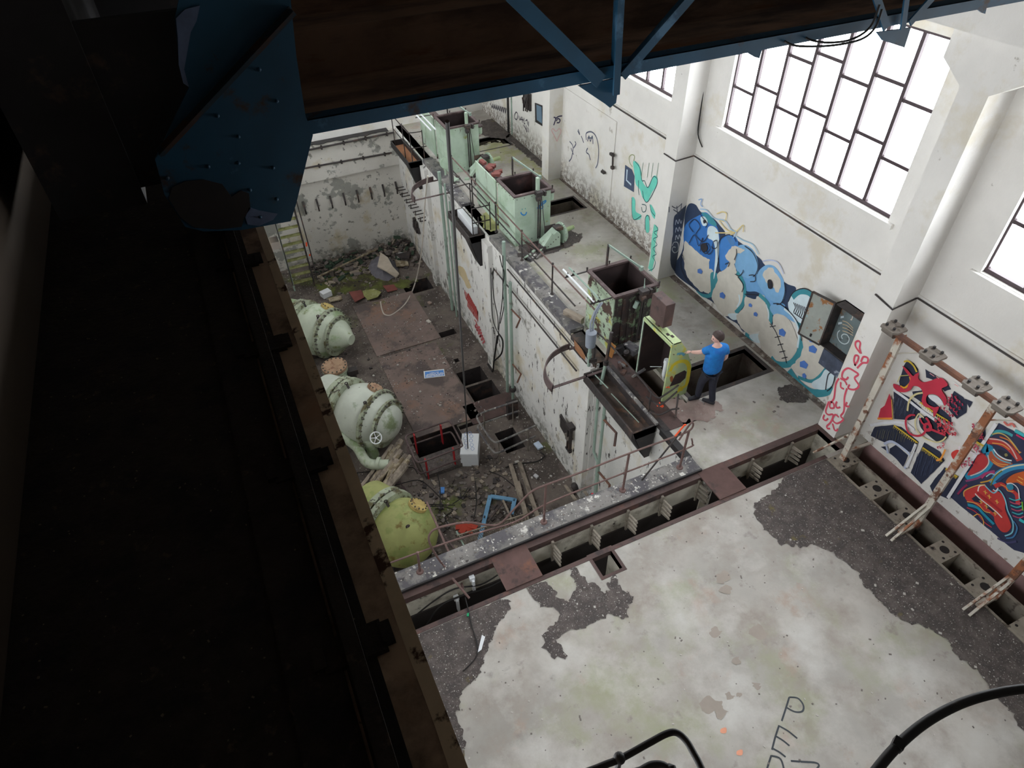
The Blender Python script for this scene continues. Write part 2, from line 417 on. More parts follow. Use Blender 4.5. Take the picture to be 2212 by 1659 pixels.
# left wall: solid above the ledge, with unseen windows added below to light the right wall
mb = MB(); mb.box((XL-.35, YF, PZ-.5), (XL, YB, WZ0)); e = YF; LB = bays
for y0 in LB:
    mb.box((XL-.35, e, WZ0), (XL, y0, WZ1)); e = y0 + WW
mb.box((XL-.35, e, WZ0), (XL, YB, WZ1)); mb.box((XL-.35, YF, WZ1), (XL, YB, 7.0)); wall_left = struct('wall_left', mb, PLASTER)
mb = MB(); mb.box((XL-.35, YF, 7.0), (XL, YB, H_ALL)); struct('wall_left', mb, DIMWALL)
for n, y0 in enumerate(LB):
    w = MB(); x = XL - .1
    for k in range(8): w.bar((x, y0+k*WW/7, WZ0), (x, y0+k*WW/7, WZ1), .045, .045)
    for zz in (WZ0+.02, WZ1-.02, 4.6, 5.45): w.bar((x, y0, zz), (x, y0+WW, zz), .045, .045)
    o = struct('window_%d' % (n+6), w, MULLION)
    p = MB(); p.box((x-.05, y0, WZ0), (x-.03, y0+WW, WZ1)); p.build('pane', PANE_L, o)
wall_back_low = wallbox('wall_back', (XL, YB, PZ-.5), (WX+.3, YB+.35, 0.0), PLASTER_BACK)
wall_back_up = wallbox('wall_back', (XL, YB, 0.0), (WX+.3, YB+.35, H_ALL), PLASTER)
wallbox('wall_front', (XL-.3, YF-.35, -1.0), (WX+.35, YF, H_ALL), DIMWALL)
wallbox('ceiling', (XL-.3, YF, H_ALL), (WX+.3, YB+.3, H_ALL+.3), CEIL)
# back wall of the pit: two projecting courses near its top
mb = MB(); mb.box((XL, YB-.22, -.12), (PX, YB, .0)); mb.box((XL, YB-.10, -1.30), (PX, YB, -.12)); struct('trim_2', mb, PLASTER_BACK)
mb = MB()
jag = [(XL+.1+k*.11, YB-.24-RND.uniform(0,.06)-(.05 if k % 7 < 3 else 0), .003) for k in range(58)]
mb.poly(jag + [(jag[-1][0], YB-.02, .003), (jag[0][0], YB-.02, .003)], (0,0,.02))
solo('peeling_strip', mb, BLACKSTEEL, 'black peeling felt strip along the top of the pit back wall', 'felt strip')
for (a_, b_, y_) in (((676,322),(851,286),YB-.24),((671,361),(846,330),YB-.12)):
    mb = MB(); mb.tube([Y(*a_, y_)+Vector((-2.4,0,0)), Y(*a_, y_), Y(*b_, y_)], .03, 6)
    for k in range(4):
        p_ = Y(*a_, y_).lerp(Y(*b_, y_), .1+.27*k); mb.bbox(p_, (.05,.12,.12))
    solo('wall_pipe', mb, DARKSTEEL, 'rusty horizontal pipe across the back wall, %s one' % ('upper' if y_ < YB-.2 else 'lower'), 'pipe')
# pit walls
mb = MB()
mb.box((PX, 8.68, PZ-.3), (PX+.3, YB, -.0)); 
mb.box((PX+.17, 5.3, PZ-.3), (PX+.4, 8.68, -.02))
wall_pit_right = struct('wall_pit_right', mb, PLASTER_PIT)
mb = MB(); mb.box((XL, 5.36, PZ-.3), (PX+.2, 5.76, -.03)); struct('wall_pit_near', mb, PLASTER_PIT)
mb = MB()
for y0, w in ((14.05, .42), (8.72, .42), (19.0, .4)):
    mb.box((PX-.13, y0, PZ), (PX, y0+w, -.12))
pilasters = struct('trim_3', mb, PLASTER_PIT)
# kerb at the near edge of the pit, with its steel channel
mb = MB(); mb.box((XL, 5.46, -.05), (5.93, 5.80, .09)); kerb_near = struct('kerb_near', mb, KERBC, bevel=.02)
mb = MB(); mb.box((XL, 5.34, -.10), (5.95, 5.47, .03)); mb.box((5.95, 5.34, -.1), (8.5, 5.47, .012)); mb.box((8.45, 4.82, -.1), (8.56, 5.47, .015)); struct('steel_edge', mb, REDSTEEL)
mb = MB(); mb.box((XL, 4.76, -.1), (8.1, 4.83, .012)); struct('steel_edge', mb, REDSTEEL)
mb = MB(); mb.box((XL, 5.44, .03), (5.93, 5.475, .085)); struct('kerb_tar_line', mb, BLACKSTEEL)
# kerb along the pit's right side
mb = MB(); mb.box((PX-.02, 9.8, -.06), (6.07, 14.2, .10)); mb.box((PX-.02, 16.1, -.06), (6.05, 19.4, .08)); struct('kerb_right', mb, KERBC, bevel=.015)
mb = MB(); mb.box((PX-.03, 8.7, -.1), (5.98, 9.75, .02)); mb.box((5.91, 6.5, -.1), (6.02, 8.7, .02)); struct('steel_edge', mb, DARKSTEEL)
mb = MB(); mb.box((5.86, 5.8, -.12), (5.99, 6.6, .015)); struct('steel_edge', mb, BLACKSTEEL)
# the lower trench is boxed in near-black, painting the shade of its depth
mb = MB(); mb.box((XL,5.325,-1.29),(8.44,5.349,-.50)); mb.box((XL,4.83,-1.28),(8.44,5.325,-.95)); struct('trench_shade', mb, flat('trench_shade_dark', 44, 38, 36))
# notch lining, slot linings
mb = MB()
def ringbox(mb, x0, x1, y0, y1, w, z0, z1):
    mb.box((x0-w, y0-w, z0), (x1+w, y0, z1)); mb.box((x0-w, y1, z0), (x1+w, y1+w, z1))
    mb.box((x0-w, y0, z0), (x0, y1, z1)); mb.box((x1, y0, z0), (x1+w, y1, z1))
ringbox(mb, 3.38, 3.72, 4.43, 4.80, .05, -.12, .008); struct('steel_edge', mb, REDSTEEL)
mb = MB(); ringbox(mb, 6.9, 8.73, 7.05, 7.76, .09, -.12, .006); struct('steel_edge', mb, DARKSTEEL)
SLOTC = M('slot_concrete', srgb(112,102,92), .14, 2, patches=((srgb(80,66,60),2,.55,.08),))
for (a,b,c,d,e_) in ((6.9,8.73,7.05,7.76,.9),(7.35,8.75,14.55,15.22,.8),(7.4,8.7,19.25,20.1,.8),(6.32,6.74,6.5,8.8,1.5)):
    mb = MB(); w_=.012; mb.box((a,c,-e_),(b,c+w_,-.1)); mb.box((a,d-w_,-e_),(b,d,-.1)); mb.box((a,c,-e_),(a+w_,d,-.1)); mb.box((b-w_,c,-e_),(b,d,-.1)); struct('slot_lining', mb, SLOTC)
for r in ((7.35, 8.75, 14.55, 15.22), (7.4, 8.7, 19.25, 20.1)):
    mb = MB(); ringbox(mb, *r, .06, -.1, .006); struct('steel_edge', mb, DARKSTEEL)
mb = MB(); mb.box((6.02, 6.5, -.02), (6.32, 8.8, .015)); struct('steel_edge', mb, REDSTEEL)

# columns
def column(y0, y1, x0=8.53):
    mb = MB(); mb.box((x0, y0, -.02), (WX, y1, 6.0))
    # corbel that widens to carry the runway beam
    pr = [(x0, y0, 6.0), (x0, y1, 6.0), (x0, y1+.36, 6.24), (x0, y1+.36, 6.6), (x0, y0-.36, 6.6), (x0, y0-.36, 6.24)]
    mb.poly(pr, (WX-x0, 0, 0))
    return struct('column', mb, PLASTER)
col2 = column(5.06, 5.45); col1 = column(10.70, 11.12, 8.56); col3 = column(16.45, 16.86, 8.60); column(-.55, -.15); column(-6.2, -5.8)
mb = MB(); mb.box((8.40, YF, 6.6), (WX, YB, 7.35)); struct('runway_beam_right', mb, PLASTER)
# window reveals and frames
for n, y0 in enumerate(bays):
    w = MB(); x = WX + .10
    def bar(a, b, t=.058): w.bar(a, b, t, t)
    n_p = 7; pw = WW / n_p
    bar((x, y0, WZ0+.02), (x, y0+WW, WZ0+.02), .08); bar((x, y0, WZ1-.02), (x, y0+WW, WZ1-.02), .06)
    for k in range(n_p+1): bar((x, y0+k*pw, WZ0), (x, y0+k*pw, WZ1))
    for k in range(n_p):
        kk = n_p - 1 - k                      # count from the far side
        for zz in ((4.53, 5.38) if kk in (0,2,4,6) else (4.72, 5.56)):
            bar((x, y0+k*pw, zz), (x, y0+(k+1)*pw, zz), .05)
    o = struct('window_%d' % (n+1), w, MULLION)
    p = MB(); p.box((x+.03, y0, WZ0), (x+.05, y0+WW, WZ1)); p.build('pane', PANE, o)
    s = MB(); s.box((WX-.06, y0-.12, WZ0-.09), (WX+.1, y0+WW+.12, WZ0-.01)); s.build('sill', PLASTER, o)
# plaster surround between window and lower wall
# floor strip along the foot of the right wall
mb = MB(); mb.box((8.88, 5.5, 0), (9.03, 10.68, .008)); mb.box((8.94, 11.15, 0), (9.03, 16.4, .008)); struct('baseboard_right', mb, FOOTDIRT)
# brown band low on the wall of the near bay: face of the trough under the wall
mb = MB(); mb.box((WX-.02, YF, -.98), (WX, 4.98, -.02)); purple = struct('baseboard_right', mb, PURPLEWALL)

# ================================================================ paint on walls
def colmat(name, r, g, b, var=.05):
    return M(name, srgb(r, g, b), var, 5, rough=.7)
PC = {}
def pcol(r, g, b):
    k = (r, g, b)
    if k not in PC: PC[k] = colmat('paint_%d_%d_%d' % k, r, g, b)
    return PC[k]
class Paint:
    """layers of paint lying on one plane of the place; outlines given in one crop's coordinates"""
    def __init__(s, axis, val, conv, off=.004):
        s.ax = axis; s.val = val; s.conv = conv; s.off = off; s.mb = MB(); s.mats = []; s.layer = 0
        s.sign = {'x': -1, 'y': -1, 'z': 1}[axis]
    def p(s, q):
        px, py = s.conv(*q)
        P = {'x': X, 'y': Y, 'z': Z}[s.ax](px, py, s.val)
        return P
    def lift(s, P):
        P = P.copy(); o = s.sign * (s.off + s.layer * .0006)
        if s.ax == 'x': P.x += o
        elif s.ax == 'y': P.y += o
        else: P.z += o
        return P
    def mi(s, c):
        m_ = pcol(*c) if isinstance(c, tuple) else c
        if m_ not in s.mats: s.mats.append(m_)
        return s.mats.index(m_)
    def want(s): return {'x': (-1,0,0), 'y': (0,-1,0), 'z': (0,0,1)}[s.ax]
    def fill(s, c, pts, smooth=True, rag=0):
        P = [s.p(q) for q in pts]
        if smooth: P = spline(P, 5, True)
        if rag:
            P2 = []
            for i, a in enumerate(P):
                b = P[(i+1) % len(P)]; k = max(1, int((b-a).length / .05))
                for j in range(k):
                    q = a.lerp(b, j/k); nn = noise.noise_vector(q*7.0)*rag + noise.noise_vector(q*23.0)*rag*.5
                    setattr(nn, s.ax, 0); P2.append(q + nn)
            P = P2
        P = [s.lift(q) for q in P]; s.layer += 1
        s.mb.face(P, s.mi(c), s.want()); return s
    def line(s, c, pts, w, smooth=True, closed=False, taper=False):
        P = [s.p(q) for q in pts]
        if smooth and len(P) > 2: P = spline(P, 5, closed)
        P = [s.lift(q) for q in P]; n = len(P); nrm = Vector(s.want()); L = []; R_ = []
        for i in range(n):
            t = (P[(i+1) % n] - P[i-1]) if closed else (P[min(i+1,n-1)] - P[max(i-1,0)])
            if t.length < 1e-9: t = Vector((0,1,.1))
            sd = t.normalized().cross(nrm).normalized() * (w/2)
            L.append(P[i] - sd); R_.append(P[i] + sd)
        fs = []
        for i in range(n if closed else n-1):
            j = (i+1) % n; a, b, c2, d = i, j, j+n, i+n
            fs.append((a, b, c2, d))
        vs = L + R_
        a, b, c2 = [vs[k] for k in fs[0][:3]]
        if (b-a).cross(c2-a).dot(nrm) < 0: fs = [f[::-1] for f in fs]
        s.mb.add(vs, fs, s.mi(c)); s.layer += .3
        return s
    def build(s, parent, label, name='graffiti'):
        o = s.mb.build(name, s.mats, parent)
        if label: o['label'] = label
        return o

NAVY = (44, 62, 92); BLUE = (52, 118, 196); LBLUE = (128, 180, 224); TEAL = (62, 146, 160); PALE = (214, 232, 240); SCR = (212, 208, 198); INK = (36, 36, 46)
c8 = crop(1400, 380, 3.318)
P1 = Paint('x', WX, c8)
P1.fill(NAVY, [(262,300),(290,205),(340,205),(380,258),(470,305),(520,360),(552,400),(562,440),(640,462),(800,588),(840,640),(985,765),(1060,800),(1040,870),(1010,980),(900,1000),(880,1080),(700,1120),(640,1060),(560,1010),(470,910),(400,865),(320,800),(215,720),(185,650),(250,520)])
P1.fill(BLUE, [(370,280),(420,262),(478,330),(512,420),(512,560),(480,660),(470,760),(440,800),(380,640),(300,560),(258,480),(270,350)])
P1.fill(TEAL, [(385,262),(440,280),(490,340),(480,360),(430,330)])
P1.fill((66,132,208), [(520,470),(560,425),(610,425),(645,470),(640,560),(610,640),(560,680),(515,660)])
P1.fill(LBLUE, [(640,510),(700,495),(760,540),(790,620),(780,700),(720,735),(650,700),(622,620)])
P1.fill((112,168,220), [(650,720),(720,735),(780,700),(850,800),(900,880),(985,930),(900,1000),(840,880),(780,830),(700,820)])
P1.fill(LBLUE, [(790,690),(845,640),(910,650),(970,740),(986,830),(960,905),(900,900),(840,850),(785,760)])
P1.fill(SCR, [(820,700),(880,655),(915,700),(950,760),(940,840),(900,800),(850,760)], rag=.045)
P1.fill((80,132,190), [(560,430),(600,445),(625,480),(600,500)])
P1.fill(SCR, [(262,470),(300,500),(345,530),(400,580),(440,600),(438,650),(470,690),(452,830),(400,835),(330,780),(275,700),(256,600)], rag=.045)
P1.fill(TEAL, [(450,700),(498,700),(500,780),(470,860),(400,870),(345,820),(400,845),(450,830)])
P1.fill(PALE, [(432,370),(470,360),(505,400),(512,520),(500,620),(472,740),(485,560),(470,470),(430,440)])
P1.fill(PALE, [(378,300),(405,290),(428,320),(425,350),(395,355)]).fill(INK, [(398,318),(415,315),(420,332),(402,340)])
P1.fill(SCR, [(585,525),(640,505),(690,535),(640,560),(618,620),(560,590)], rag=.045)
P1.fill(SCR, [(510,690),(560,670),(600,590),(618,590),(632,680),(690,770),(692,880),(640,985),(560,1000),(480,920),(465,860),(495,760)], rag=.045)
P1.line(TEAL, [(640,690),(685,760),(696,840),(680,920),(630,980)], .09).line(PALE, [(655,850),(660,900),(640,940)], .04)
P1.fill(PALE, [(575,990),(650,985),(655,1020),(610,1030)])
P1.fill(SCR, [(700,870),(760,880),(820,850),(852,920),(880,1010),(860,1070),(780,1115),(710,1120),(655,1060),(640,1000),(690,940)], rag=.045)
P1.line(TEAL, [(800,850),(860,910),(885,1000),(860,1100),(790,1180),(700,1130)], .09).line(PALE, [(850,920),(868,1000),(845,1090)], .03)
P1.fill(PALE, [(730,1140),(860,1130),(840,1180),(780,1195)])
P1.fill(LBLUE, [(880,930),(960,925),(1040,990),(1080,1060),(1000,1020),(900,990)])
P1.fill(SCR, [(830,1020),(900,1060),(900,990),(990,1010),(1050,1080),(1075,1180),(1060,1270),(1000,1325),(900,1310),(815,1240),(800,1150)], rag=.045)
P1.line(TEAL, [(1010,960),(1080,1040),(1108,1160),(1085,1270),(1020,1345),(930,1345),(885,1300)], .13).line(PALE, [(980,950),(1050,1020),(1085,1130),(1075,1230)], .045)
P1.fill((100,150,220), [(1100,1090),(1190,1150),(1230,1200),(1240,1260),(1200,1270),(1160,1180),(1105,1130)], smooth=False)
P1.fill(SCR, [(1108,1140),(1170,1180),(1280,1240),(1300,1300),(1260,1400),(1190,1455),(1100,1430),(1030,1370),(1080,1310),(1115,1220)], rag=.045)
P1.line(TEAL, [(1015,1390),(1080,1480),(1180,1550),(1280,1545),(1310,1500)], .16)
P1.line(TEAL, [(1290,1370),(1230,1440),(1170,1470),(1080,1440)], .07)
P1.fill(PALE, [(1280,1385),(1345,1420),(1320,1500),(1270,1530),(1200,1520),(1180,1480),(1240,1440)])
P1.fill(PALE, [(1010,900),(1060,830),(1150,820),(1205,870),(1185,960),(1145,1050),(1090,1050),(1025,980)])
P1.line(TEAL, [(1040,870),(1090,830),(1160,840),(1195,900),(1180,960)], .10)
P1.line(INK, [(1010,900),(1050,830),(1130,805),(1200,850),(1205,900)], .02)
for k in range(9):
    u = 1048 + k*13; P1.line(INK, [(u, 905+k*5), (u+14, 940+k*8), (u+2, 975+k*9), (u+18, 990+k*9)], .02)
for (u, v, w_, h_) in ((378,682,36,40),(540,855,40,50),(740,925,26,30),(778,990,30,34),(970,1120,50,60),(1125,1350,60,60),(1190,1240,60,60),(1128,1430,30,40)):
    P1.fill((84,128,206), [(u-w_/2,v-h_/3),(u,v-h_/2),(u+w_/2,v),(u+w_/4,v+h_/2),(u-w_/2,v+h_/4)], smooth=False)
P1.line(INK, [(880,1055),(920,1110),(955,1200),(985,1280),(1000,1340)], .018)
for q in ((900,1075),(935,1150),(955,1205),(968,1255),(985,1300)): P1.line(INK, [(q[0]-20,q[1]+5),(q[0]+22,q[1]-4)], .018)
for pth in ([(300,480),(340,420),(370,500),(400,440),(380,540)], [(330,400),(300,350),(340,310),(380,360),(350,420),(400,470),(440,420)], [(265,600),(250,560),(240,640),(270,720),(330,800)],
            [(390,500),(430,480),(450,520),(420,555),(390,530)], [(420,520),(440,560),(470,530),(460,500)], [(475,470),(500,460),(500,510),(470,515),(475,470)], [(380,270),(400,300),(430,340),(420,370)],
            [(510,640),(512,480),(560,425),(610,425),(640,470)], [(640,520),(640,560),(625,600)], [(700,500),(760,550),(795,640),(780,700),(760,720)], [(630,700),(660,715),(685,690),(690,670)],
            [(730,710),(770,710),(775,750),(740,755)], [(680,830),(690,780),(650,720)], [(700,845),(800,850)], [(905,912),(960,920),(1040,990),(1095,1080),(1110,1180)], [(1280,1530),(1300,1420),(1345,1415),(1330,1500),(1290,1540)],
            [(985,760),(990,830),(965,905),(930,920)], [(560,630),(590,620),(580,650)]): P1.line(INK, pth, .018)
P1.fill(INK, [(865,750),(885,740),(900,770),(895,805),(870,800)])
P1.fill(INK, [(385,490),(420,480),(435,520),(410,545),(388,525)])
for c_, pth in (((226,206,140), [(500,270),(540,255),(570,270),(560,320),(520,320),(580,390),(640,390),(600,420)]), ((226,206,140), [(490,405),(600,405),(640,395),(690,350),(690,400)]),
                ((160,196,226), [(380,235),(430,245),(480,300),(560,320),(600,380),(640,400),(620,440)]), ((160,200,226), [(640,430),(690,460),(760,490),(800,560)]), ((190,200,230), [(830,610),(880,600),(940,620),(980,700)]),
                ((130,170,220), [(370,170),(395,165),(385,200),(400,220)])): P1.line(c_, pth, .022)
P1.build(wall_right, 'large blue, teal and white bubble-letter mural with navy backdrop, scraped bare in places')
# dark tag wrapped on the side of the first column
P1b = Paint('y', 10.70, crop(1400, 380, 3.318))
P1b.fill((70,80,98), [(165,640),(160,560),(178,400),(185,300),(215,260),(290,205),(262,330),(250,500),(215,600),(200,690)], rag=.01)
for pth in ([(170,215),(200,230),(240,200)],[(180,240),(220,260),(255,225)],[(205,215),(210,280)],[(240,195),(230,270)],[(150,220),(150,260)]): P1b.line((90,92,100), pth, .02)
for v in (330, 385, 440): P1b.line((200,206,214), [(195,v+20),(200,v-15),(215,v+12),(222,v-20),(235,v+10),(240,v-12)], .018)
P1b.line((200,206,214), [(172,500),(185,475),(212,480),(215,530),(190,550),(172,530),(180,508),(196,512)], .018)
P1b.build(col1, 'dark grey painted patch with pale tags on the side of the column')
P1c = Paint('x', 8.56, crop(1180, 120, 3.455))
P1c.line((120,212,190), [(820,1270),(800,1400),(795,1500),(775,1600)], .16)
P1c.line((36,110,110), [(815,1265),(835,1300),(805,1320),(832,1350),(800,1370),(828,1410),(798,1440),(822,1480),(795,1500),(815,1540),(800,1590),(765,1605)], .02)
P1c.build(col1, 'mint green scalloped stroke down the front of the column')

# colourful mural on the near bay
R1 = crop(1700, 600, 3.6875)
M2 = crop(1880, 760, 2.976)
P2 = Paint('x', WX, M2)
DK = (44, 50, 72); RED = (204, 52, 76); YEL = (216, 186, 62); WH = (232, 234, 240)
for s_ in ([(185,190),(215,90),(235,60),(280,70),(310,110),(310,160),(270,190),(240,235),(190,215)],
           [(355,110),(425,155),(500,210),(520,240),(480,255),(430,190),(360,165)],
           [(150,238),(250,290),(330,360),(310,420),(250,440),(155,430)],
           [(270,255),(345,245),(420,330),(520,420),(520,470),(430,420),(340,330),(280,290)],
           [(30,480),(150,468),(200,480),(312,578),(290,640),(235,640),(150,575),(90,580),(5,540)],
           [(70,612),(110,605),(112,640)], [(125,620),(165,598),(245,665),(215,740),(170,690),(125,650)],
           [(350,580),(450,640),(480,700),(400,780),(330,850),(262,775),(300,680)],
           [(480,740),(570,800),(500,945),(400,900),(385,860)],
           [(540,250),(600,290),(625,330),(620,390),(560,430),(505,370),(510,310)],
           [(610,300),(660,320),(640,360)], [(690,450),(742,430),(744,560),(700,590),(655,560),(650,510)]):
    P2.fill(DK, s_, smooth=False, rag=.008)
P2.fill((34,40,56), [(320,430),(380,410),(450,450),(500,500),(500,550),(440,580),(360,520),(325,480)])
for k in range(26):                                  # dry-brush streaks in the navy
    u = 160+RND.uniform(0,150); v = 270+RND.uniform(0,110); P2.line((84,92,116), [(u,v),(u-14,v+50)], .006)
    u = 50+RND.uniform(0,200); v = 490+RND.uniform(0,30); P2.line((96,96,88), [(u,v),(u-16,v+60)], .006)
    u = 300+RND.uniform(0,120); v = 640+RND.uniform(0,100); P2.line((70,80,108), [(u,v),(u-16,v+60)], .007)
for pth in ([(155,240),(240,300),(330,370),(430,440)],[(5,470),(90,455),(180,450),(240,462),(290,500)]): P2.line(WH, pth, .05)
P2.line((196,206,232), [(95,590),(150,575),(245,640),(262,680),(225,745)], .045).line((196,206,232), [(110,600),(120,650)], .04)
P2.line(WH, [(300,590),(240,740)], .05).line((200,196,190), [(308,590),(216,745)], .012)
for pth in ([(160,470),(230,520),(312,582)],[(345,612),(400,650),(470,700)],[(497,745),(530,775),(570,800)],[(330,320),(420,385),(510,440)],[(645,530),(690,570),(740,600)]):
    P2.line(YEL, pth, .028)
    for k in range(14):
        i = min(len(pth)-2, int(k/14*(len(pth)-1))); f = k/14*(len(pth)-1)-i; u = pth[i][0]+(pth[i+1][0]-pth[i][0])*f; v = pth[i][1]+(pth[i+1][1]-pth[i][1])*f
        P2.line(YEL, [(u,v),(u-5,v+16+RND.uniform(-4,6))], .008)
P2.line(YEL, [(228,60),(255,55),(290,85),(310,125)], .03)
P2.line((226,214,160), [(250,375),(262,310),(300,270),(350,258)], .03).line((226,214,160), [(355,420),(330,395),(318,400),(300,440),(310,500),(360,550),(430,575),(475,565),(500,540)], .022)
P2.line((214,204,120), [(186,190),(205,150),(262,145)], .014, smooth=False).line((236,170,50), [(265,155),(270,190),(235,225),(205,215)], .03)
P2.fill(RED, [(218,85),(250,110),(285,150),(300,140),(325,130),(320,165),(350,190),(400,180),(440,165),(475,165),(510,208),(470,235),(500,290),(500,330),(488,340),(470,300),(430,270),(385,270),(370,300),(380,330),(420,350),(452,348),(445,375),(420,415),(410,365),(360,345),(342,310),(350,262),(330,225),(290,215),(270,240),(235,255),(190,250),(162,225),(162,200),(200,215),(240,235),(262,190),(268,160),(240,125)])
P2.fill(WH, [(385,275),(430,275),(465,300),(480,335),(440,325),(400,300)])
P2.line(RED, [(275,400),(245,420),(240,465),(260,515),(305,535),(350,525),(380,480)], .035).line(RED, [(370,418),(390,450),(378,480),(420,500),(495,530)], .04).line(RED, [(275,400),(300,402)], .03)
P2.fill(RED, [(360,455),(395,450),(410,480),(400,505),(365,505),(352,480)]).fill(INK, [(368,472),(382,465),(390,480),(376,488)])
P2.line(RED, [(330,420),(345,450),(372,475)], .03)
P2.fill(RED, [(135,262),(147,300),(152,418),(62,420),(78,360),(105,340)], smooth=False).line((240,150,60), [(58,424),(155,424)], .035).line((236,200,90), [(150,300),(156,420)], .012)
def glyphs(col, u0, v0, n, du, dv, w_):
    for k in range(n):
        u = u0 + du*k + RND.uniform(-3,3); v = v0 + dv*k + RND.uniform(-3,3); h_ = 18+RND.uniform(-4,8)
        q = RND.choice(([(0,0),(2,h_),(12,h_*.6)], [(0,0),(10,-4),(12,h_*.4),(2,h_*.5),(12,h_)], [(0,0),(3,h_)], [(0,h_*.2),(12,0),(4,h_*.5),(14,h_)], [(0,0),(12,2),(6,h_*.5),(14,h_*.6),(2,h_)]))
        P2.line(col, [(u+a_,v+b_) for a_,b_ in q], w_)
for r in range(4): glyphs((196,54,84), 535-r*22, 262+r*26, 5, 17, 15, .016)
for r in range(3): glyphs((214,70,84), 430+r*12, 420+r*34, 7, 17, 5, .018)
for r in range(3): glyphs((190,60,90), 672+r*4, 458+r*30, 4, 18, 6, .018)
for r in range(2): glyphs((206,90,110), 640+r*10, 560+r*26, 5, 15, 10, .016)
for r in range(2): glyphs((206,70,100), 580+r*20, 690+r*24, 5, 16, -4, .014)
glyphs((214,80,96), 445, 600, 3, 16, -8, .014)
P2.fill((206,62,56), [(540,640),(575,622),(608,640),(600,675),(560,688),(540,665)])
for pth in ([(590,600),(600,640),(640,620),(650,590)],[(640,620),(690,650),(720,640)],[(530,700),(520,740),(560,740),(590,690)],[(650,520),(672,530),(668,570),(640,585)],[(600,690),(640,680)]): P2.line((236,226,232), pth, .028)
P2.line((240,160,70), [(440,690),(470,680),(500,620)], .03)
for pth in ([(400,130),(430,150)],[(440,150),(460,165)],[(560,200),(585,215)],[(610,220),(640,235),(670,250)]): P2.line((236,170,170), pth, .012)
P2.build(wall_right, 'red, yellow and dark blue painted letters beside the pillar')
M3 = crop(2040, 900, 3.173)
P3 = Paint('x', WX, M3, off=.006)
P3.fill((52,58,88), [(375,45),(470,90),(640,180),(640,960),(480,915),(40,550),(210,290)], smooth=False, rag=.01)
P3.line((44,150,190), [(250,225),(310,215),(310,300),(250,370),(150,420)], .13).fill((198,62,66), [(235,250),(270,255),(300,290),(290,340),(230,380),(180,400),(160,395),(200,330)])
P3.line((226,214,200), [(300,262),(305,320),(255,375),(180,405)], .015)
P3.line((196,66,60), [(290,165),(360,170),(430,200),(490,260),(520,300)], .10).line((232,176,80), [(330,180),(400,190),(450,225)], .014).line((226,196,190), [(310,150),(400,165),(460,215),(500,290)], .02)
P3.line((70,170,180), [(310,130),(360,100),(420,105),(470,130)], .045).line((214,190,110), [(330,120),(380,112),(430,135),(480,190),(520,250)], .018).line((150,70,60), [(380,135),(440,160),(500,230)], .03).line((236,150,60), [(385,140),(450,165),(500,225),(530,245)], .012)
P3.fill((186,92,64), [(320,235),(370,270),(430,300),(470,320),(440,355),(370,340),(310,290)]).line((236,170,80), [(330,290),(370,320),(440,330)], .012).line((236,170,80), [(335,310),(380,335),(430,345)], .012)
P3.fill((40,44,60), [(370,225),(420,235),(465,270),(450,295),(400,275)]).line((232,240,244), [(340,220),(370,260),(420,290),(465,300)], .022).line((110,180,196), [(330,225),(350,265),(400,300),(460,318)], .022).fill((150,140,90), [(415,255),(430,250),(438,265),(422,272)])
P3.line((60,150,196), [(330,460),(370,400),(430,365),(500,345),(600,340)], .10).line((230,226,190), [(325,450),(365,390),(430,350),(520,330),(600,325)], .02).line((110,120,60), [(320,470),(350,410),(400,370)], .02).line((40,70,110), [(360,450),(420,400),(500,370),(600,365)], .04)
P3.fill((206,96,44), [(440,420),(500,385),(600,375),(620,480),(540,470),(500,450),(430,455)]).line((240,190,90), [(510,410),(545,430)], .014).line((240,190,90), [(500,430),(540,455)], .014)
P3.line((150,70,120), [(150,440),(230,420),(290,385),(350,370)], .03).line((196,60,110), [(260,420),(300,385),(350,385)], .02).line((160,210,220), [(290,410),(320,390),(350,395)], .016).line((214,160,60), [(250,450),(300,440),(335,425)], .02)
P3.line((150,44,90), [(95,530),(130,490),(160,465)], .03)
P3.fill((202,62,60), [(140,535),(150,505),(230,475),(280,465),(320,505),(350,500),(400,530),(425,570),(420,630),(455,720),(460,760),(430,790),(390,780),(350,720),(340,680),(280,640),(200,590),(160,575)])
P3.fill((44,44,66), [(190,560),(225,535),(260,570),(250,590),(210,580)], smooth=False).fill((44,44,66), [(285,615),(300,600),(350,650),(345,660)], smooth=False)
P3.line((238,226,222), [(215,525),(250,560),(350,640),(400,690)], .02).line((238,226,222), [(235,510),(245,475),(285,465)], .016).line((176,40,50), [(230,520),(300,570),(400,650)], .045)
for (u, v) in ((285,515),(312,545),(365,580),(255,580),(292,612),(352,660)): P3.line((236,190,90), [(u,v-14),(u+2,v+16)], .012).line((236,190,90), [(u-12,v-6),(u+14,v+6)], .012)
P3.line((236,190,100), [(140,545),(145,505),(225,470),(285,463)], .014).line((236,190,100), [(160,580),(230,595),(280,645),(320,655)], .014).line((130,200,220), [(285,470),(340,520),(380,500),(420,560),(440,640),(475,720),(470,790),(420,815)], .02)
P3.line((40,150,180), [(165,600),(230,620),(270,660),(310,700),(345,735)], .05).line((60,60,110), [(200,620),(260,670),(310,720)], .02).line((196,60,80), [(160,620),(220,650),(280,720),(330,755)], .02).line((236,190,90), [(205,680),(240,665),(270,700),(275,740)], .014)
P3.line((200,60,60), [(350,475),(400,460),(440,490),(500,530),(510,600)], .06).fill((50,140,170), [(430,465),(470,460),(480,490),(450,500)]).line((232,232,240), [(435,458),(470,455),(510,490),(520,560)], .016).line((236,180,80), [(390,462),(430,480),(440,505),(480,510)], .012).line((232,232,240), [(340,495),(360,505),(375,485)], .016)
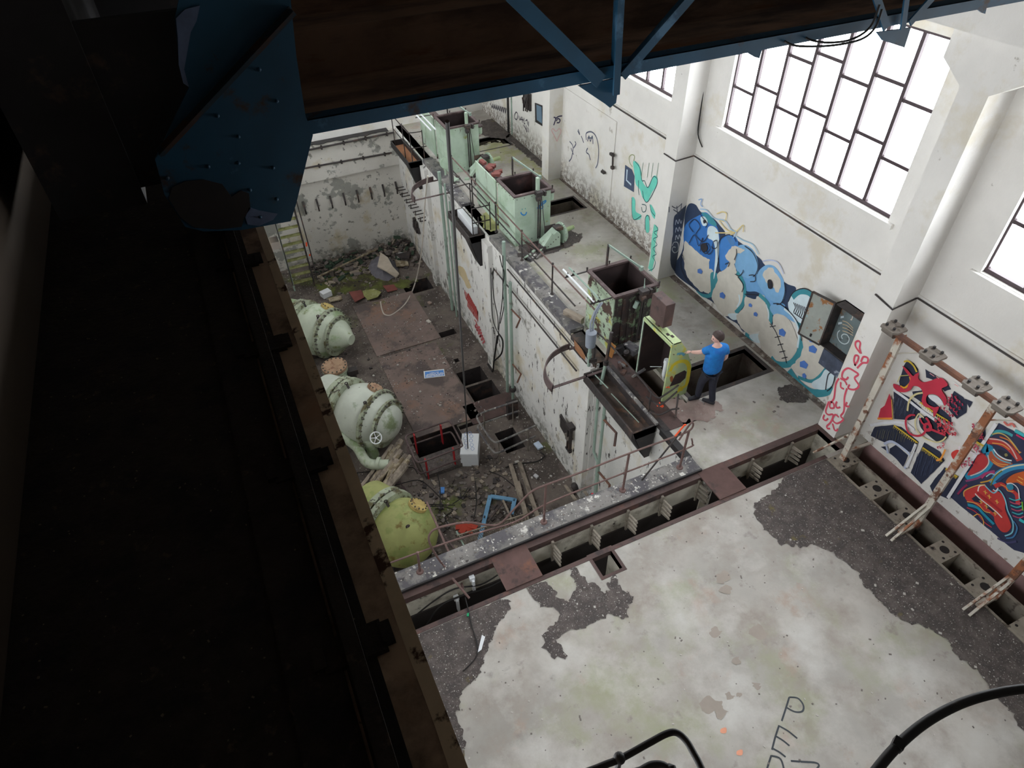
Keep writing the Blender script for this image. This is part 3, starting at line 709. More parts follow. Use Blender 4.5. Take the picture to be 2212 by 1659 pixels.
for k in range(6): P3.line((206,80,110) if k % 2 else (60,190,200), [(450+k*5,555+k*24),(490+k*6,570+k*24),(530+k*4,560+k*24)], .016)
P3.line((70,130,180), [(480,710),(505,760),(480,820),(430,830)], .02).line((70,70,110), [(370,830),(440,860),(500,850)], .03).line((60,190,200), [(520,700),(560,720),(600,710)], .05).line((120,190,60), [(540,580),(545,640)], .02)
P3.line((70,190,200), [(490,92),(560,130)], .05).line((206,50,100), [(500,120),(560,155)], .03)
P3.line((240,240,244), [(362,45),(205,280),(30,555)], .05, smooth=False)
P3.line((226,120,110), [(415,30),(440,55),(470,45),(490,70)], .03)
P3.build(wall_right, 'swirling red, orange and turquoise face-like painting on a navy panel')
# red curls on the second column
P4 = Paint('x', 8.53, R1)
PK = (214, 84, 104)
for pth in ([(585,600),(550,550),(548,515),(570,503),(585,520),(580,560),(592,605)], [(545,700),(535,660),(545,620),(570,625),(565,660),(540,700)], [(590,670),(610,630),(645,640),(640,675),(600,680),(560,720)],
            [(540,745),(490,720),(450,745),(440,790),(470,810),(490,790)], [(540,745),(570,770),(540,800),(575,860),(540,890),(490,880),(500,850)], [(415,800),(390,850),(375,960),(345,1000),(345,1035),(375,1035),(370,1000),(340,985)],
            [(430,830),(430,870),(455,885)], [(425,800),(460,820),(480,855)], [(480,880),(460,950),(455,1060),(430,1100),(450,1130),(400,1160),(365,1130),(385,1090),(415,1110)], [(400,985),(390,1010),(400,1035),(425,1030)], [(480,990),(470,1020),(500,1025)],
            [(335,985),(310,1060),(330,1090),(370,1090),(350,1150),(320,1180),(325,1200),(345,1200)], [(300,1090),(290,1120),(310,1135),(330,1120)], [(365,1160),(380,1210),(400,1215),(405,1200)]):
    P4.line(PK, pth, .035)
P4.build(col2, 'pinkish red curling graffiti down the face of the pillar')
# teal letters and tags on the middle bay
C7 = crop(1180, 120, 3.455)
P5 = Paint('x', WX, C7)
P5t = Paint('x', WX-.03, C7); MT = (112, 214, 196)
P5.fill(MT, [(650,790),(690,810),(710,870),(715,920),(730,960),(760,980),(800,900),(830,910),(825,970),(790,1020),(755,1090),(720,1060),(700,1000),(670,960),(660,890)])
P5.fill((70,84,110), [(590,815),(640,850),(660,900),(655,1020),(580,975)], smooth=False).line((200,220,236), [(605,850),(600,930),(635,965)], .05, smooth=False)
P5.fill(MT, [(640,1060),(665,1080),(668,1160),(710,1190),(700,1220),(655,1225),(640,1180)]).fill(MT, [(780,1110),(810,1160),(825,1220),(800,1210),(780,1160)])
P5.fill(MT, [(745,1200),(765,1200),(770,1310),(745,1310)])
for pth in ([(665,790),(700,840),(715,930),(735,935),(760,985),(800,905),(830,925),(820,980),(760,1090),(730,1070),(720,1010)], [(640,1060),(642,1180),(660,1225),(712,1195)], [(715,1110),(745,1120),(742,1160),(720,1165),(712,1130)], [(775,1110),(785,1160),(815,1200)], [(740,1300),(742,1210),(765,1195),(775,1230)],
            [(690,930),(690,1000),(695,1040)]): P5.line((40,90,96), pth, .02)
P5.line((150,160,110), [(655,785),(660,750),(640,740),(620,760),(625,800),(645,830)], .02)
for u in (725, 770, 800, 840): P5.line((120,150,130), [(u,800),(u-10,870),(u-15,910)], .014)
for pth in ([(240,550),(250,590),(235,560)], [(262,600),(280,650)], [(170,790),(190,760),(200,680),(175,640)], [(205,740),(185,690)], [(215,640),(222,660),(205,690)], [(300,630),(300,580),(340,570),(375,610),(392,700),(385,800),(370,840)], [(310,640),(320,600),(330,640),(345,600),(350,660)], [(310,690),(300,720),(320,740),(330,780)],
            [(310,615),(345,615)]): P5t.line((92,98,118), pth, .035)
for pth in ([(840,1120),(850,1160),(870,1130),(880,1180),(900,1150)], [(835,1150),(860,1185),(890,1190)], [(830,1120),(835,1170)], [(905,1120),(900,1165)], [(840,1220),(860,1240),(880,1215)]): P5.line((92,98,118), pth, .03)
P5t.build(plasterboard, 'faint dark looping tags on the far plaster panel')
P5.build(wall_right, 'mint green W and smaller letters on the middle bay')
P5b = Paint('y', 16.45, C7)
for pth in ([(55,520),(70,470),(55,460)], [(70,470),(90,455),(118,450)], [(75,490),(85,470),(102,480),(95,500),(78,500)]): P5b.line((60,56,88), pth, .035)
P5b.line((226,190,190), [(80,640),(55,590),(40,560),(50,545),(72,565),(95,545),(110,565),(95,600),(80,640)], .025)
P5b.build(col3, 'small dark doodle above a faint pink heart')
C1 = crop(800, 180, 4.424)
P6 = Paint('x', WX, C1)
INK2 = (70, 66, 78)
for k, ch in enumerate(([(1380,300),(1395,275),(1410,300),(1400,345),(1380,330),(1380,300)], [(1420,310),(1430,350),(1445,320)], [(1440,345),(1465,350)], [(1452,320),(1455,375)], [(1470,330),(1470,380),(1480,385)], [(1485,360),(1500,350),(1505,395)], [(1515,365),(1512,410)], [(1465,395),(1500,460)], [(1490,400),(1495,470)], [(1505,420),(1512,470)])):
    P6.line(INK2, ch, .04)
for k in range(8): P6.line(INK2, [(1150+k*20,190+k*6),(1165+k*18,230+k*8),(1175+k*18,195+k*6)], .045)
P6.build(wall_right, 'black spray-painted handwriting on the far bay')
# tags on the pit's right wall
C6 = crop(850, 400, 3.6867)
P7 = Paint('x', PX, C6)
P7.fill((206,188,150), [(515,645),(560,660),(600,760),(620,810),(590,820),(560,760),(520,700)], rag=.04)
for k in range(9): P7.line((178,74,72), [(568+k*11,835+k*16),(580+k*11,905+k*16),(600+k*9,865+k*17),(592+k*10,970+k*14)], .075)
for k in range(6): P7.line((190,96,100), [(645+k*12,1070+k*28),(665+k*12,1100+k*28),(650+k*12,1130+k*26),(690+k*8,1130+k*22)], .06)
P7.build(wall_pit_right, 'faded red scrawl on the white pit wall')
# words on the floor
C3 = crop(1180, 1350, 2.1434)
P8 = Paint('z', 0.0, C3, off=.002); SP = (58, 64, 70)
for pth in ([(1125,335),(1108,390),(1090,445)], [(1125,335),(1165,340),(1190,372),(1185,400),(1150,402),(1108,380)], [(1078,465),(1060,520),(1045,578)], [(1078,468),(1120,492),(1162,526)], [(1062,515),(1095,535),(1126,560)], [(1048,572),(1080,590),(1108,612)],
            [(1042,604),(1030,640),(1015,690)], [(1042,606),(1085,622),(1105,690)], [(1132,630),(1190,634),(1245,638),(1262,652),(1240,680)]): P8.line(SP, pth, .022)
for u, v, r in ((895,590,12), (820,488,12)): P8.fill((230,160,130), [(u-r,v-r/2),(u+r,v-r),(u+r,v+r),(u-r,v+r)])
floor_obj = [o for o in bpy.data.objects if o.name == 'floor'][0]
P8.build(floor_obj, 'black hand-painted letters P and E on the near floor')
# stains on the near floor
P9 = Paint('z', 0.0, lambda u, v: (u, v), off=.0012)
ST = (160, 150, 140)
for (u, v, r) in ((1545,1365,12),(1638,1367,18),(1535,1525,22),(1576,1503,8),(1597,1498,6),(1632,1482,9),(1555,1540,14),(1558,1250,14),(1570,1275,12),(1590,1430,9)):
    P9.fill(ST, [(u+r*1.3*math.cos(a)*RND.uniform(.5,1.2), v+r*math.sin(a)*RND.uniform(.5,1.2)) for a in [k*.57 for k in range(11)]], rag=.03)
P9.build(floor_obj, 'brown damp stains')

# ================================================================ OVERHEAD CRANE (nearest thing)
CY = 3.25
crane = thing('overhead_crane', (0.1, CY, 7.3), 'blue flaking travelling crane bridge spanning the hall overhead', 'crane')
mb = MB()   # bottom chord: standing leg and a ledge behind it
mb.box((.30, CY-.005, 7.735), (8.9, CY+.015, 7.80)); mb.box((.30, CY, 7.79), (8.9, CY+.09, 7.80)); mb.build('bottom_chord', BLUESTEEL, crane)
mb = MB(); mb.box((.25, CY+.09, 7.76), (8.9, CY+.62, 7.775)); mb.box((.25, CY+.60, 7.74), (8.9, CY+.62, 8.02)); mb.build('walkway_plate', RUSTBOARD, crane)
mb = MB(); mb.box((.25, CY+.62, 7.98), (8.9, CY+1.02, 7.995)); mb.box((.25, CY+1.02, 7.7), (8.9, CY+1.05, 8.2)); mb.build('walkway_plate', RUSTBOARD, crane)
mb = MB(); mb.box((.25, CY+1.03, 8.16), (8.9, CY+1.45, 8.175)); mb.build('walkway_plate', RUSTBOARD, crane)
mb = MB(); mb.box((-.7, CY+1.45, 7.7), (8.9, CY+1.48, 9.4)); mb.box((-.7, CY+1.35, 9.4), (8.9, CY+1.58, 9.43)); mb.build('far_girder', BLACKSTEEL, crane)
nodes = [2.12, 4.42, 6.7]
for k, xn in enumerate(nodes):
    mb = MB()
    # hanging node gusset
    if k == 0:
        pts = [Y(1250,186,CY), Y(1338,168,CY), Y(1331,222,CY), Y(1318,233,CY), Y(1308,225,CY), Y(1278,205,CY)]
    elif k == 1:
        pts = [Y(1895,70,CY), Y(1968,60,CY), Y(1954,103,CY), Y(1908,88,CY)]
    else:
        pts = [Vector((xn-.2,CY,7.8)), Vector((xn+.2,CY,7.8)), Vector((xn+.1,CY,7.62)), Vector((xn-.1,CY,7.65))]
    mb.poly(pts, (0,.014,0)); mb.build('node_gusset', BLUESTEEL, crane)
a = Y(1332,180,CY-.01)
for (p, q, w_) in ((Y(1298,176,CY-.02), Y(1118,0,CY-.02), .075), (Y(1331,205,CY-.03), Y(1341,0,CY-.03), .04), (Y(1345,165,CY-.02), Y(1488,0,CY-.02), .05)):
    d = (Vector(q)-Vector(p)); q = Vector(p) + d*2.2
    mb = MB(); mb.bar(p, q, .012, w_, up=(0,1,0)) if False else mb.bar(p, q, w_, .012, up=(0,1,0)); mb.bar(Vector(p)+Vector((0,.03,0)), Vector(q)+Vector((0,.03,0)), .012, .06, up=(0,1,0)); mb.build('truss_brace', BLUESTEEL, crane)
for (p, q, w_) in ((Y(1915,60,CY-.02), Y(1895,0,CY-.02), .05), (Y(1950,62,CY-.03), Y(1958,0,CY-.03), .04), (Y(1965,50,CY-.02), Y(2010,0,CY-.02), .05)):
    d = (Vector(q)-Vector(p)); q = Vector(p) + d*5
    mb = MB(); mb.bar(p, q, w_, .012, up=(0,1,0)); mb.build('truss_brace', BLUESTEEL, crane)
for (u, v, s_) in ((1630,118,18),(2120,22,14)):
    mb = MB(); mb.poly([Y(u-s_*1.6,v-12,CY), Y(u+s_*.9,v-10,CY), Y(u+s_*.6,v+8,CY), Y(u+s_*.1,v+6,CY)], (0,.012,0)); mb.build('clip_plate', BLUESTEEL, crane)
# end carriage plate over the runway rail
gy = CY - .05
mb = MB()
mb.poly([Y(632,40,gy), Y(628,0,gy), Y(700,-160,gy), Y(420,-160,gy), Y(378,40,gy), Y(385,120,gy), Y(408,190,gy), Y(335,345,gy), Y(355,420,gy), Y(400,490,gy), Y(440,500,gy), Y(522,497,gy), Y(628,478,gy), Y(640,440,gy), Y(676,292,gy), Y(660,250,gy), Y(640,120,gy)], (0,.016,0))
mb.build('end_plate', BLUESTEEL, crane)
mb = MB(); p = Y(632,22,gy); q = Y(345,330,gy); mb.bar(Vector(p)+Vector((0,-.02,0)), Vector(q)+Vector((0,-.02,0)), .012, .04, up=(0,1,0)); mb.bar(Vector(p)+Vector((0,-.004,0)), Vector(q)+Vector((0,-.004,0)), .04, .006, up=(0,1,0)); mb.build('diagonal_angle', M('rusted_blue_angle', srgb(36,52,64), .15, 4, patches=((srgb(72,48,36),4,.52,.05),)), crane)
gz = gy - .004
LAV = M('lavender_flakes', srgb(96,110,140), .15, 8)
mb = MB(); mb.poly([Y(u, v, gz) for u, v in ((372,405),(400,392),(440,388),(480,398),(500,425),(520,412),(538,418),(541,450),(528,470),(522,490),(470,496),(420,492),(390,470),(365,430))], (0,.003,0)); mb.build('dark_patch', M('dark_patch_steel', srgb(34,28,26), .2, 5), crane)  # near-black patch over the lower left of the end plate
mb = MB(); mb.poly([Y(u, v, gz) for u, v in ((380,40),(400,20),(432,12),(425,45),(412,70),(405,110),(398,150),(408,188),(396,180),(386,140),(384,80))], (0,.003,0)); mb.build('pale_flakes', LAV, crane)
mb = MB(); mb.poly([Y(u, v, gz) for u, v in ((538,448),(560,455),(600,462),(590,475),(560,488),(535,485),(530,470))], (0,.003,0)); mb.build('pale_flakes', LAV, crane)
for (u, v) in ((598,218),(515,352),(598,430),(562,468),(362,384),(515,295),(450,360),(590,362),(540,410),(470,250),(560,150)):
    mb = MB(); c_ = Y(u, v, gy); mb.lathe([(-.002,.009),(.006,.008),(.010,.003)], c_, (0,-1,0), 10); mb.build('rivet', BLUESTEEL, crane)
mb = MB(); mb.lathe([(-.03,.10),(-.028,.155),(.03,.155),(.032,.10)], (-.06, CY+.13, 7.50), (1,0,0), 28); mb.lathe([(.034,.17),(.046,.17)], (-.06, CY+.13, 7.50), (1,0,0), 28); mb.lathe([(-.05,.17),(-.036,.17)], (-.06, CY+.13, 7.50), (1,0,0), 28); mb.build('wheel', BLACKSTEEL, crane)
mb = MB(); mb.box((-.72, CY+.05, 7.62), (.28, CY+.09, 8.3)); mb.box((-.72, CY+.03, 7.55), (-.36, CY+1.4, 8.9)); mb.build('carriage_box', BLACKSTEEL, crane)
# loose cable looped under the chord
mb = MB()
mb.tube(spline([Y(1905,20,CY-.04), Y(1890,60,CY-.04), Y(1860,85,CY-.04), Y(1800,98,CY-.04), Y(1730,100,CY-.04), Y(1700,92,CY-.02), Y(1690,84,CY+.03)], 5), .007, 6)
mb.tube(spline([Y(1900,10,CY-.05), Y(1880,58,CY-.05), Y(1840,85,CY-.05), Y(1790,92,CY-.05), Y(1750,86,CY-.03), Y(1735,76,CY+.03)], 5), .007, 6)
mb.build('loose_cable', CABLE, crane)

# ================================================================ CRANE RUNWAY under the viewer
RZ = 7.3
rw = thing('crane_runway', (-.06, 0, RZ-.4), 'dark rusty crane runway girder with its rail, running under the viewpoint', 'crane runway')
mb = MB(); mb.box((-.24, YF, RZ-.02), (.10, YB-.3, RZ)); mb.box((-.075, YF, RZ-.5), (-.045, YB-.3, RZ-.02)); mb.box((-.24, YF, RZ-.52), (.08, YB-.3, RZ-.5)); mb.build('girder', RUNWAY, rw)
mb = MB(); n = 300; vs = []
for i in range(n+1):
    y = YF + (YB-.3-YF)*i/n; w_ = .010 + .004*noise.noise(Vector((y*3.1, 2, 0)))
    vs += [(.064+.004*noise.noise(Vector((y*5,0,0))), y, RZ+.001), (.098+w_*.5, y, RZ+.006), (.098+w_*.5, y, RZ-.022)]
fs = []
for i in range(n): fs += [(3*i, 3*i+1, 3*i+4, 3*i+3), (3*i+1, 3*i+2, 3*i+5, 3*i+4)]
mb.add(vs, fs); mb.build('flange_edge', RUNEDGE, rw)
mb = MB(); mb.box((-.092, YF, RZ+.002), (-.028, YB-.3, RZ+.010)); mb.box((-.068, YF, RZ+.010), (-.052, YB-.3, RZ+.045)); mb.box((-.082, YF, RZ+.045), (-.040, YB-.3, RZ+.062)); mb.build('rail', RUNDARK, rw)
cl = None
for k, y in enumerate([.93 - .685*4 + .685*i for i in range(9)]):
    mb = MB()
    for sx in (1, -1):
        mb.box((-.06+sx*.022, y-.045, RZ+.002), (-.06+sx*.082, y+.045, RZ+.022)); mb.box((-.06+sx*.075, y-.03, RZ+.002), (-.06+sx*.105, y+.03, RZ+.03))
    mb.build('rail_clip', RUNDARK, rw)
# dark service ledge between the runway and the left wall
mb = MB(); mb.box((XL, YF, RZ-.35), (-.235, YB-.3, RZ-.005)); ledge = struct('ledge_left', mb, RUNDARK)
mb = MB(); mb.box((-.24, YF, RZ+.0), (-.10, YB-.4, RZ+.012)); mb.box((-.03, YF, RZ), (-.012, YB-.4, RZ+.006)); mb.build('dark_strip', RUNDARK, rw)  # dark strips laid over the girder top on both sides of the rail
mb = MB()
for k in range(420):
    x = RND.uniform(XL+.03, -.02); y = RND.uniform(.4, 4.6); s_ = RND.uniform(.0015, .0045) * (1.8 if RND.random() < .05 else 1)
    mb.bbox((x, y, RZ+.003+(.012 if x > -.17 else 0)), (s_, s_*RND.uniform(.6,1.8), s_*.5), rz=RND.uniform(0,3))
solo('paint_flakes', mb, flat('flake_tan', 96, 84, 68), 'tan paint flakes and grit scattered on the dark ledge', 'debris', kind='stuff')
mb = MB(); mb.box((XL, 5.10, RZ), (-.44, 5.7, H_ALL)); struct('column_left', mb, DIMWALL)
mb = MB(); p = Z(576, 490, RZ-.02); mb.box((p.x-.01, 3.16, RZ-.06), (p.x+.03, 3.22, RZ-.02)); mb.build('end_bracket', WHITEMETAL, rw)
# guard rails in the near foreground, at the bottom of the picture
mb = MB()
zr = 6.8
mb.tube(spline([(.11, .45, zr-.1), (.25, .55, zr), Z(1290,1659,zr), Z(1338,1640,zr), Z(1400,1606,zr), Z(1440,1585,zr), Z(1462,1583,zr), Z(1482,1600,zr), Z(1500,1630,zr), Z(1515,1659,zr), Z(1560,1760,zr), (.7,.05,zr), (.11,0,zr-.1)], 5), .0105, 10)
mb.ball(Z(1338,1638,zr), .019, 12, 8)
t_ = Z(1338,1640,zr); mb.tube([t_, (t_.x-.02, t_.y-.03, zr-.6)], .009, 8)
mb.tube(spline([(.11,.2,zr-.2), Z(1300,1720,zr-.1), Z(1385,1665,zr-.1), Z(1415,1652,zr-.1), Z(1442,1660,zr-.1), Z(1460,1700,zr-.1), (.5,0,zr-.2), (.11,-.1,zr-.3)], 5), .013, 10)
solo('guard_rail', mb, BLACKSTEEL, 'bent dark pipe rail with a ball joint, at the bottom edge', 'rail', smooth=True)
mb = MB(); zh = 6.9
mb.tube(spline([(.11, -.5, zh), (.6, -.25, zh), Z(1800,1790,zh), Z(1890,1668,zh), Z(1940,1610,zh), Z(2000,1560,zh), Z(2070,1522,zh), Z(2140,1500,zh), Z(2212,1488,zh), Z(2330,1480,zh), (2.2,-.05,zh), (2.3,-.5,zh), (1.6,-1.1,zh), (.11,-1.2,zh)], 6), .0145, 10)
c_ = Z(1940,1608,zh); mb.bbox(c_, (.03,.03,.03), rz=.4)
solo('safety_hoop', mb, BLACKSTEEL, 'thick black curved hoop crossing the bottom right corner', 'hoop', smooth=True)

# ================================================================ HOPPER TANKS
def tank(y0, h, body, label, variant):
    x0, dx, dy = 6.18, .98, 1.02
    t = thing('hopper_tank', (x0, y0, 0), label, 'tank', None)
    x1, y1 = x0+dx, y0+dy; w_ = .012
    mb = MB()
    for (a, b) in (((x0,y0,.02),(x1,y0+w_,h)), ((x0,y1-w_,.02),(x1,y1,h)), ((x0,y0+w_,.02),(x0+w_,y1-w_,h)), ((x1-w_,y0+w_,.02),(x1,y1-w_,h))): mb.box(a, b)
    mb.box((x0,y0,.0),(x1,y1,.02))
    mb.build('shell', body, t)
    mb = MB(); q = .013
    for (a, b) in (((x0+q,y0+q,.1),(x1-q,y0+q+.004,h-.03)), ((x0+q,y1-q-.004,.1),(x1-q,y1-q,h-.03)), ((x0+q,y0+q,.1),(x0+q+.004,y1-q,h-.03)), ((x1-q-.004,y0+q,.1),(x1-q,y1-q,h-.03)), ((x0+q,y0+q,.1),(x1-q,y1-q,.11))): mb.box(a, b)
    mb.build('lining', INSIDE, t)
    mb = MB(); r = .035
    mb.box((x0-r,y0-r,h-.03),(x1+r,y0+.045,h+.012)); mb.box((x0-r,y1-.045,h-.03),(x1+r,y1+r,h+.012)); mb.box((x0-r,y0+.045,h-.03),(x0+.045,y1-.045,h+.012)); mb.box((x1-.045,y0+.045,h-.03),(x1+r,y1-.045,h+.012))
    mb.build('rim', RIM, t)
    # stiffening ribs on the sides
    for zz in (.35, .8):
        mb = MB(); mb.box((x0-.012, y0, zz), (x0, y1, zz+.025)); mb.build('rib', body, t)
    mb = MB()
    for k in range(5):
        for zz in (.12, h-.1):
            for q_ in ((x0+.06+k*.2, y0-.004, zz), (x0-.004, y0+.06+k*.22, zz)):
                mb = MB(); mb.ball(q_, .012, 8, 5); mb.build('rivet', BOLT, t)
    # guide bracket, chain block and rods on the front
    xg = x0 + .62
    mb = MB(); mb.bbox((xg, y0-.07, h-.02), (.18,.16,.10)); mb.bbox((xg+.14, y0-.09, h-.04), (.06,.10,.12)); mb.lathe([(-.05,.07),(.05,.07)], (xg-.03, y0-.10, h-.14), (1,0,0), 14); mb.build('guide_bracket', DARKSTEEL, t, bevel=.008)
    for dx_ in (-.02, .035):
        mb = MB(); mb.bar((xg+dx_, y0-.09, h-.05), (xg+dx_, y0-.07, .12), .028, .028); mb.build('guide_rod', DARKSTEEL, t)
    mb = MB(); mb.tube([(xg+.06, y0-.09, h-.1), (xg+.18, y0-.1, .15)], .009, 6); mb.build('pull_rod', DARKSTEEL, t)
    if variant == 1:
        mb = MB(); mb.tube([(xg+.02, y0-.05, h-.05), (xg+.05, y0+.02, h+.22)], [.02,.004], 6); mb.build('spike', PALEPIPE, t)
        mb = MB(); mb.tube([(xg-.12, y0-.07, h-.22), (xg-.17, y0-.07, h-.36)], .045, 10); mb.build('peeling_pipe', PALEPIPE, t)
        for dx_ in (-.42, -.27, -.13):
            mb = MB(); mb.box((xg+dx_, y0-.035, .1), (xg+dx_+.05, y0, h-.12)); mb.build('front_rib', MINT_DARK, t)
    else:
        mb = MB(); mb.box((xg-.03, y0+.0, h+.0), (xg+.03, y0+.06, h+.34)); mb.box((xg-.03, y0-.03, h-.2), (xg+.04, y0+.0, h+.34)); mb.build('guide_post', MINT, t)
    # frame above: a post and a sloping bar
    mb = MB(); mb.bar((x0+.42, y1, h), (x0+.42, y1, h+.50), .045, .03); mb.build('frame_post', DARKSTEEL, t)
    mb = MB(); mb.bar((x0+.42, y1, h+.49), (x1-.02, y0+.56, h+.06), .035, .035); mb.bbox((x1-.02, y0+.56, h+.05), (.06,.08,.09)); mb.build('frame_bar', PALEPIPE, t)
    # round pot on the right side
    mb = MB(); mb.lathe([(0,.075),(.2,.08)], (x1+.12, y0+.22, h-.42), (0,0,1), 16); mb.build('pot', MINT, t, smooth=True)
    mb = MB(); mb.lathe([(.2,.095),(.24,.10),(.26,.06)], (x1+.12, y0+.22, h-.42), (0,0,1), 16); mb.build('pot_cap', RIM, t, smooth=True)
    mb = MB(); mb.bar((x1, y0+.22, h-.3), (x1+.1, y0+.22, h-.3), .05, .04); mb.build('pot_arm', DARKSTEEL, t)
    for (px_, py_) in ((x0-.03, y1+.02), (x1+.03, y0-.02), (x0+.5, y1+.03), (x1+.02, y1)):
        mb = MB(); mb.tube([(px_, py_, h-.03), (px_, py_, h+.05)], .014, 8); mb.ball((px_, py_, h+.06), .022, 8, 6); mb.build('eye_bolt', DARKSTEEL, t)
    return t
t1 = tank(8.93, 1.38, MINT_RUST, 'open-topped hopper tank nearest the person, mint paint blackened on its front', 1)
mb = MB(); mb.box((6.20, 8.915, .05), (7.14, 8.93, 1.34)); mb.build('tarred_front', MINT_DARK, t1)
for o in [o for o in bpy.data.objects if o.parent == t1 and o.name.startswith('tarred')]: o['label'] = 'blackened flaking front panel'
t2 = tank(13.54, 1.38, MINT, 'open-topped mint hopper tank with a blue smiley face drawn on it', 2)
t3 = tank(18.16, 1.38, MINT, 'open-topped mint hopper tank furthest away, partly under the crane', 3)
# smiley and blue scribble
P10 = Paint('y', 13.54, crop(1050, 360, 9.215)); BL = (40, 130, 200)
P10.line(BL, [(690,905),(705,940),(740,962),(780,955),(800,920),(800,900)], .032).line((60,150,150), [(716,835),(718,860)], .02).line((60,150,150), [(780,825),(780,845)], .02)
P10.line(BL, [(1040,790),(1060,820),(1040,835),(1025,815),(1060,780),(1100,730),(1150,690),(1185,675),(1180,705),(1120,750),(1080,775)], .034).line(BL, [(1080,775),(1120,770),(1130,810),(1095,835),(1075,810),(1085,780)], .025)
P10.build(t2, 'blue smiley face and scribble')
# side cabinets behind tanks 2 and 3
for (y0, nm, lb) in ((15.1, 'feed_housing', 'mint steel housing panel behind the smiley-face tank, heaped with red bricks'), (19.75, 'feed_housing', 'mint steel housing panel behind the furthest tank')):
    t = thing('feed_housing', (6.2, y0, 0), lb, 'housing')
    mb = MB(); mb.box((6.16, y0-.45, .1), (6.19, y0+.9, 1.30)); mb.build('side_plate', MINT, t)
    mb = MB(); mb.poly([(6.19,y0-.45,1.28),(6.19,y0+.9,1.28),(6.62,y0+.9,1.05),(6.62,y0-.45,1.05)], (0,0,-.03)); mb.build('top_plate', RIM, t)
    mb = MB(); mb.box((6.19, y0+.86, 0), (6.62, y0+.9, 1.1)); mb.build('end_plate', MINT, t)
    for yy in (y0-.4, y0+.8):
        mb = MB(); mb.box((6.2, yy, 0), (6.25, yy+.05, .12)); mb.build('foot', DARKSTEEL, t)
for k in range(7):
    mb = MB(); mb.bbox((6.32+.1*(k%3), 15.0+.14*k, 1.29-.04*(k%3)), (.11,.21,.07), rz=RND.uniform(0,3), rx=RND.uniform(-.2,.2))
    solo('brick', mb, PINKPLATE, 'dull red brick lying on the housing behind the smiley-face tank', 'brick', 'bricks on the housing')
# gear drives at the front of tanks 2 and 3
def gear_drive(y, label, mat):
    t = thing('gear_drive', (7.0, y, 0), label, 'machine')
    mb = MB(); mb.poly([(6.72,y-.32,.0),(7.2,y-.32,.0),(7.2,y-.32,.36),(7.1,y-.32,.46),(6.72,y-.32,.18)], (0,.28,0)); mb.build('gear_case', mat, t, bevel=.012)
    mb = MB(); mb.bar((6.62, y-.35, .06), (6.95, y-.3, .42), .09, .07); mb.build('chute_arm', mat, t)
    mb = MB(); prof = []
    mb.lathe([(-.025,.24),(.025,.24)], (7.32, y-.12, .28), (1,.25,0), 40)
    mb.lathe([(.03,.08),(.09,.07)], (7.32, y-.12, .28), (1,.25,0), 14)
    for k in range(28):
        a = 2*math.pi*k/28; mb.bbox((7.32-.02*math.cos(a), y-.12+.25*math.cos(a), .28+.25*math.sin(a)), (.05,.035,.035), rx=a, rz=.25)
    mb.build('gear_wheel', mat, t)
    mb = MB(); mb.cyl((7.36, y-.10, .28), (7.72, y-.02, .28), .055, 14); mb.build('drive_shaft', YELLOWMINT, t, smooth=True)
    mb = MB(); mb.box((6.9,y-.02,.3),(7.2,y-.0,.5)); mb.box((7.1, y-.25, .42), (7.3, y-.05, .5)); mb.build('bearing', DARKSTEEL, t)
    mb = MB(); mb.bbox((7.0, y-.12, .02), (.55,.5,.04)); mb.build('bed_plate', DARKSTEEL, t)
    mb = MB()
    for k in range(6): mb.ball((6.78+.07*k, y-.33, .05+.05*k), .014, 8, 5)
    mb.build('bolts', BOLT, t)
    return t
gear_drive(13.35, 'pale green gear drive at the foot of the smiley-face tank', MINT)
gear_drive(17.98, 'pale green gear drive at the foot of the furthest tank', MINT)
mb = MB(); mb.lathe([(-.02,.16),(.02,.16)], (5.98,18.0,.45), (.3,-1,.3), 24); mb.cyl((5.98,18.02,.0),(5.98,18.02,.42),.03,10)
solo('round_disc_valve', mb, MINT, 'round mint disc on a short stem by the second tray', 'valve')

# ================================================================ YELLOW-GREEN HOUSING, counterweight
hs = thing('chute_housing', (6.3, 7.2, 0), 'open yellow-green steel housing the person is touching', 'housing')
X0, Y0, Y1, HT = 6.30, 7.19, 8.08, 1.42
front = [(X0,Y0,0),(X0+.56,Y0,0),(X0+.56,Y0,.70),(X0+.36,Y0,1.17),(X0+.19,Y0,1.42),(X0,Y0,1.42)]
mb = MB(); mb.poly(front, (0,.03,0)); mb.build('front_plate', YELLOWMINT, hs)
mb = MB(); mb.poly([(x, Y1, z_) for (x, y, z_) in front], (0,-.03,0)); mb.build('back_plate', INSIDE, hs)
mb = MB()
mb.box((X0,Y0,1.40),(X0+.19,Y1,1.43)); mb.box((X0-.02,Y0-.01,1.36),(X0+.02,Y1,1.43)); mb.build('top_lip', YELLOWMINT, hs)
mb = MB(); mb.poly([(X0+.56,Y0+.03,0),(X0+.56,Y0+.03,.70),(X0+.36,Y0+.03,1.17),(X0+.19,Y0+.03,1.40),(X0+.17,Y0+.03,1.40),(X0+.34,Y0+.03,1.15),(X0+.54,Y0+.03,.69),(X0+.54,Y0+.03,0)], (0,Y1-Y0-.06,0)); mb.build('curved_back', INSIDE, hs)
mb = MB(); mb.bar((X0,Y1,0),(X0,Y1,1.40),.03,.03); mb.build('rear_edge', MINT, hs)
mb = MB(); mb.poly([(X0+.12,Y0-.004,.36),(X0+.20,Y0-.004,.62),(X0+.40,Y0-.004,.66),(X0+.46,Y0-.004,.60),(X0+.46,Y0-.004,.44),(X0+.36,Y0-.004,.36)], (0,.004,0)); mb.build('window', INSIDE, hs)
P11 = Paint('y', Y0, crop(1180, 480, 3.6867), off=.002)
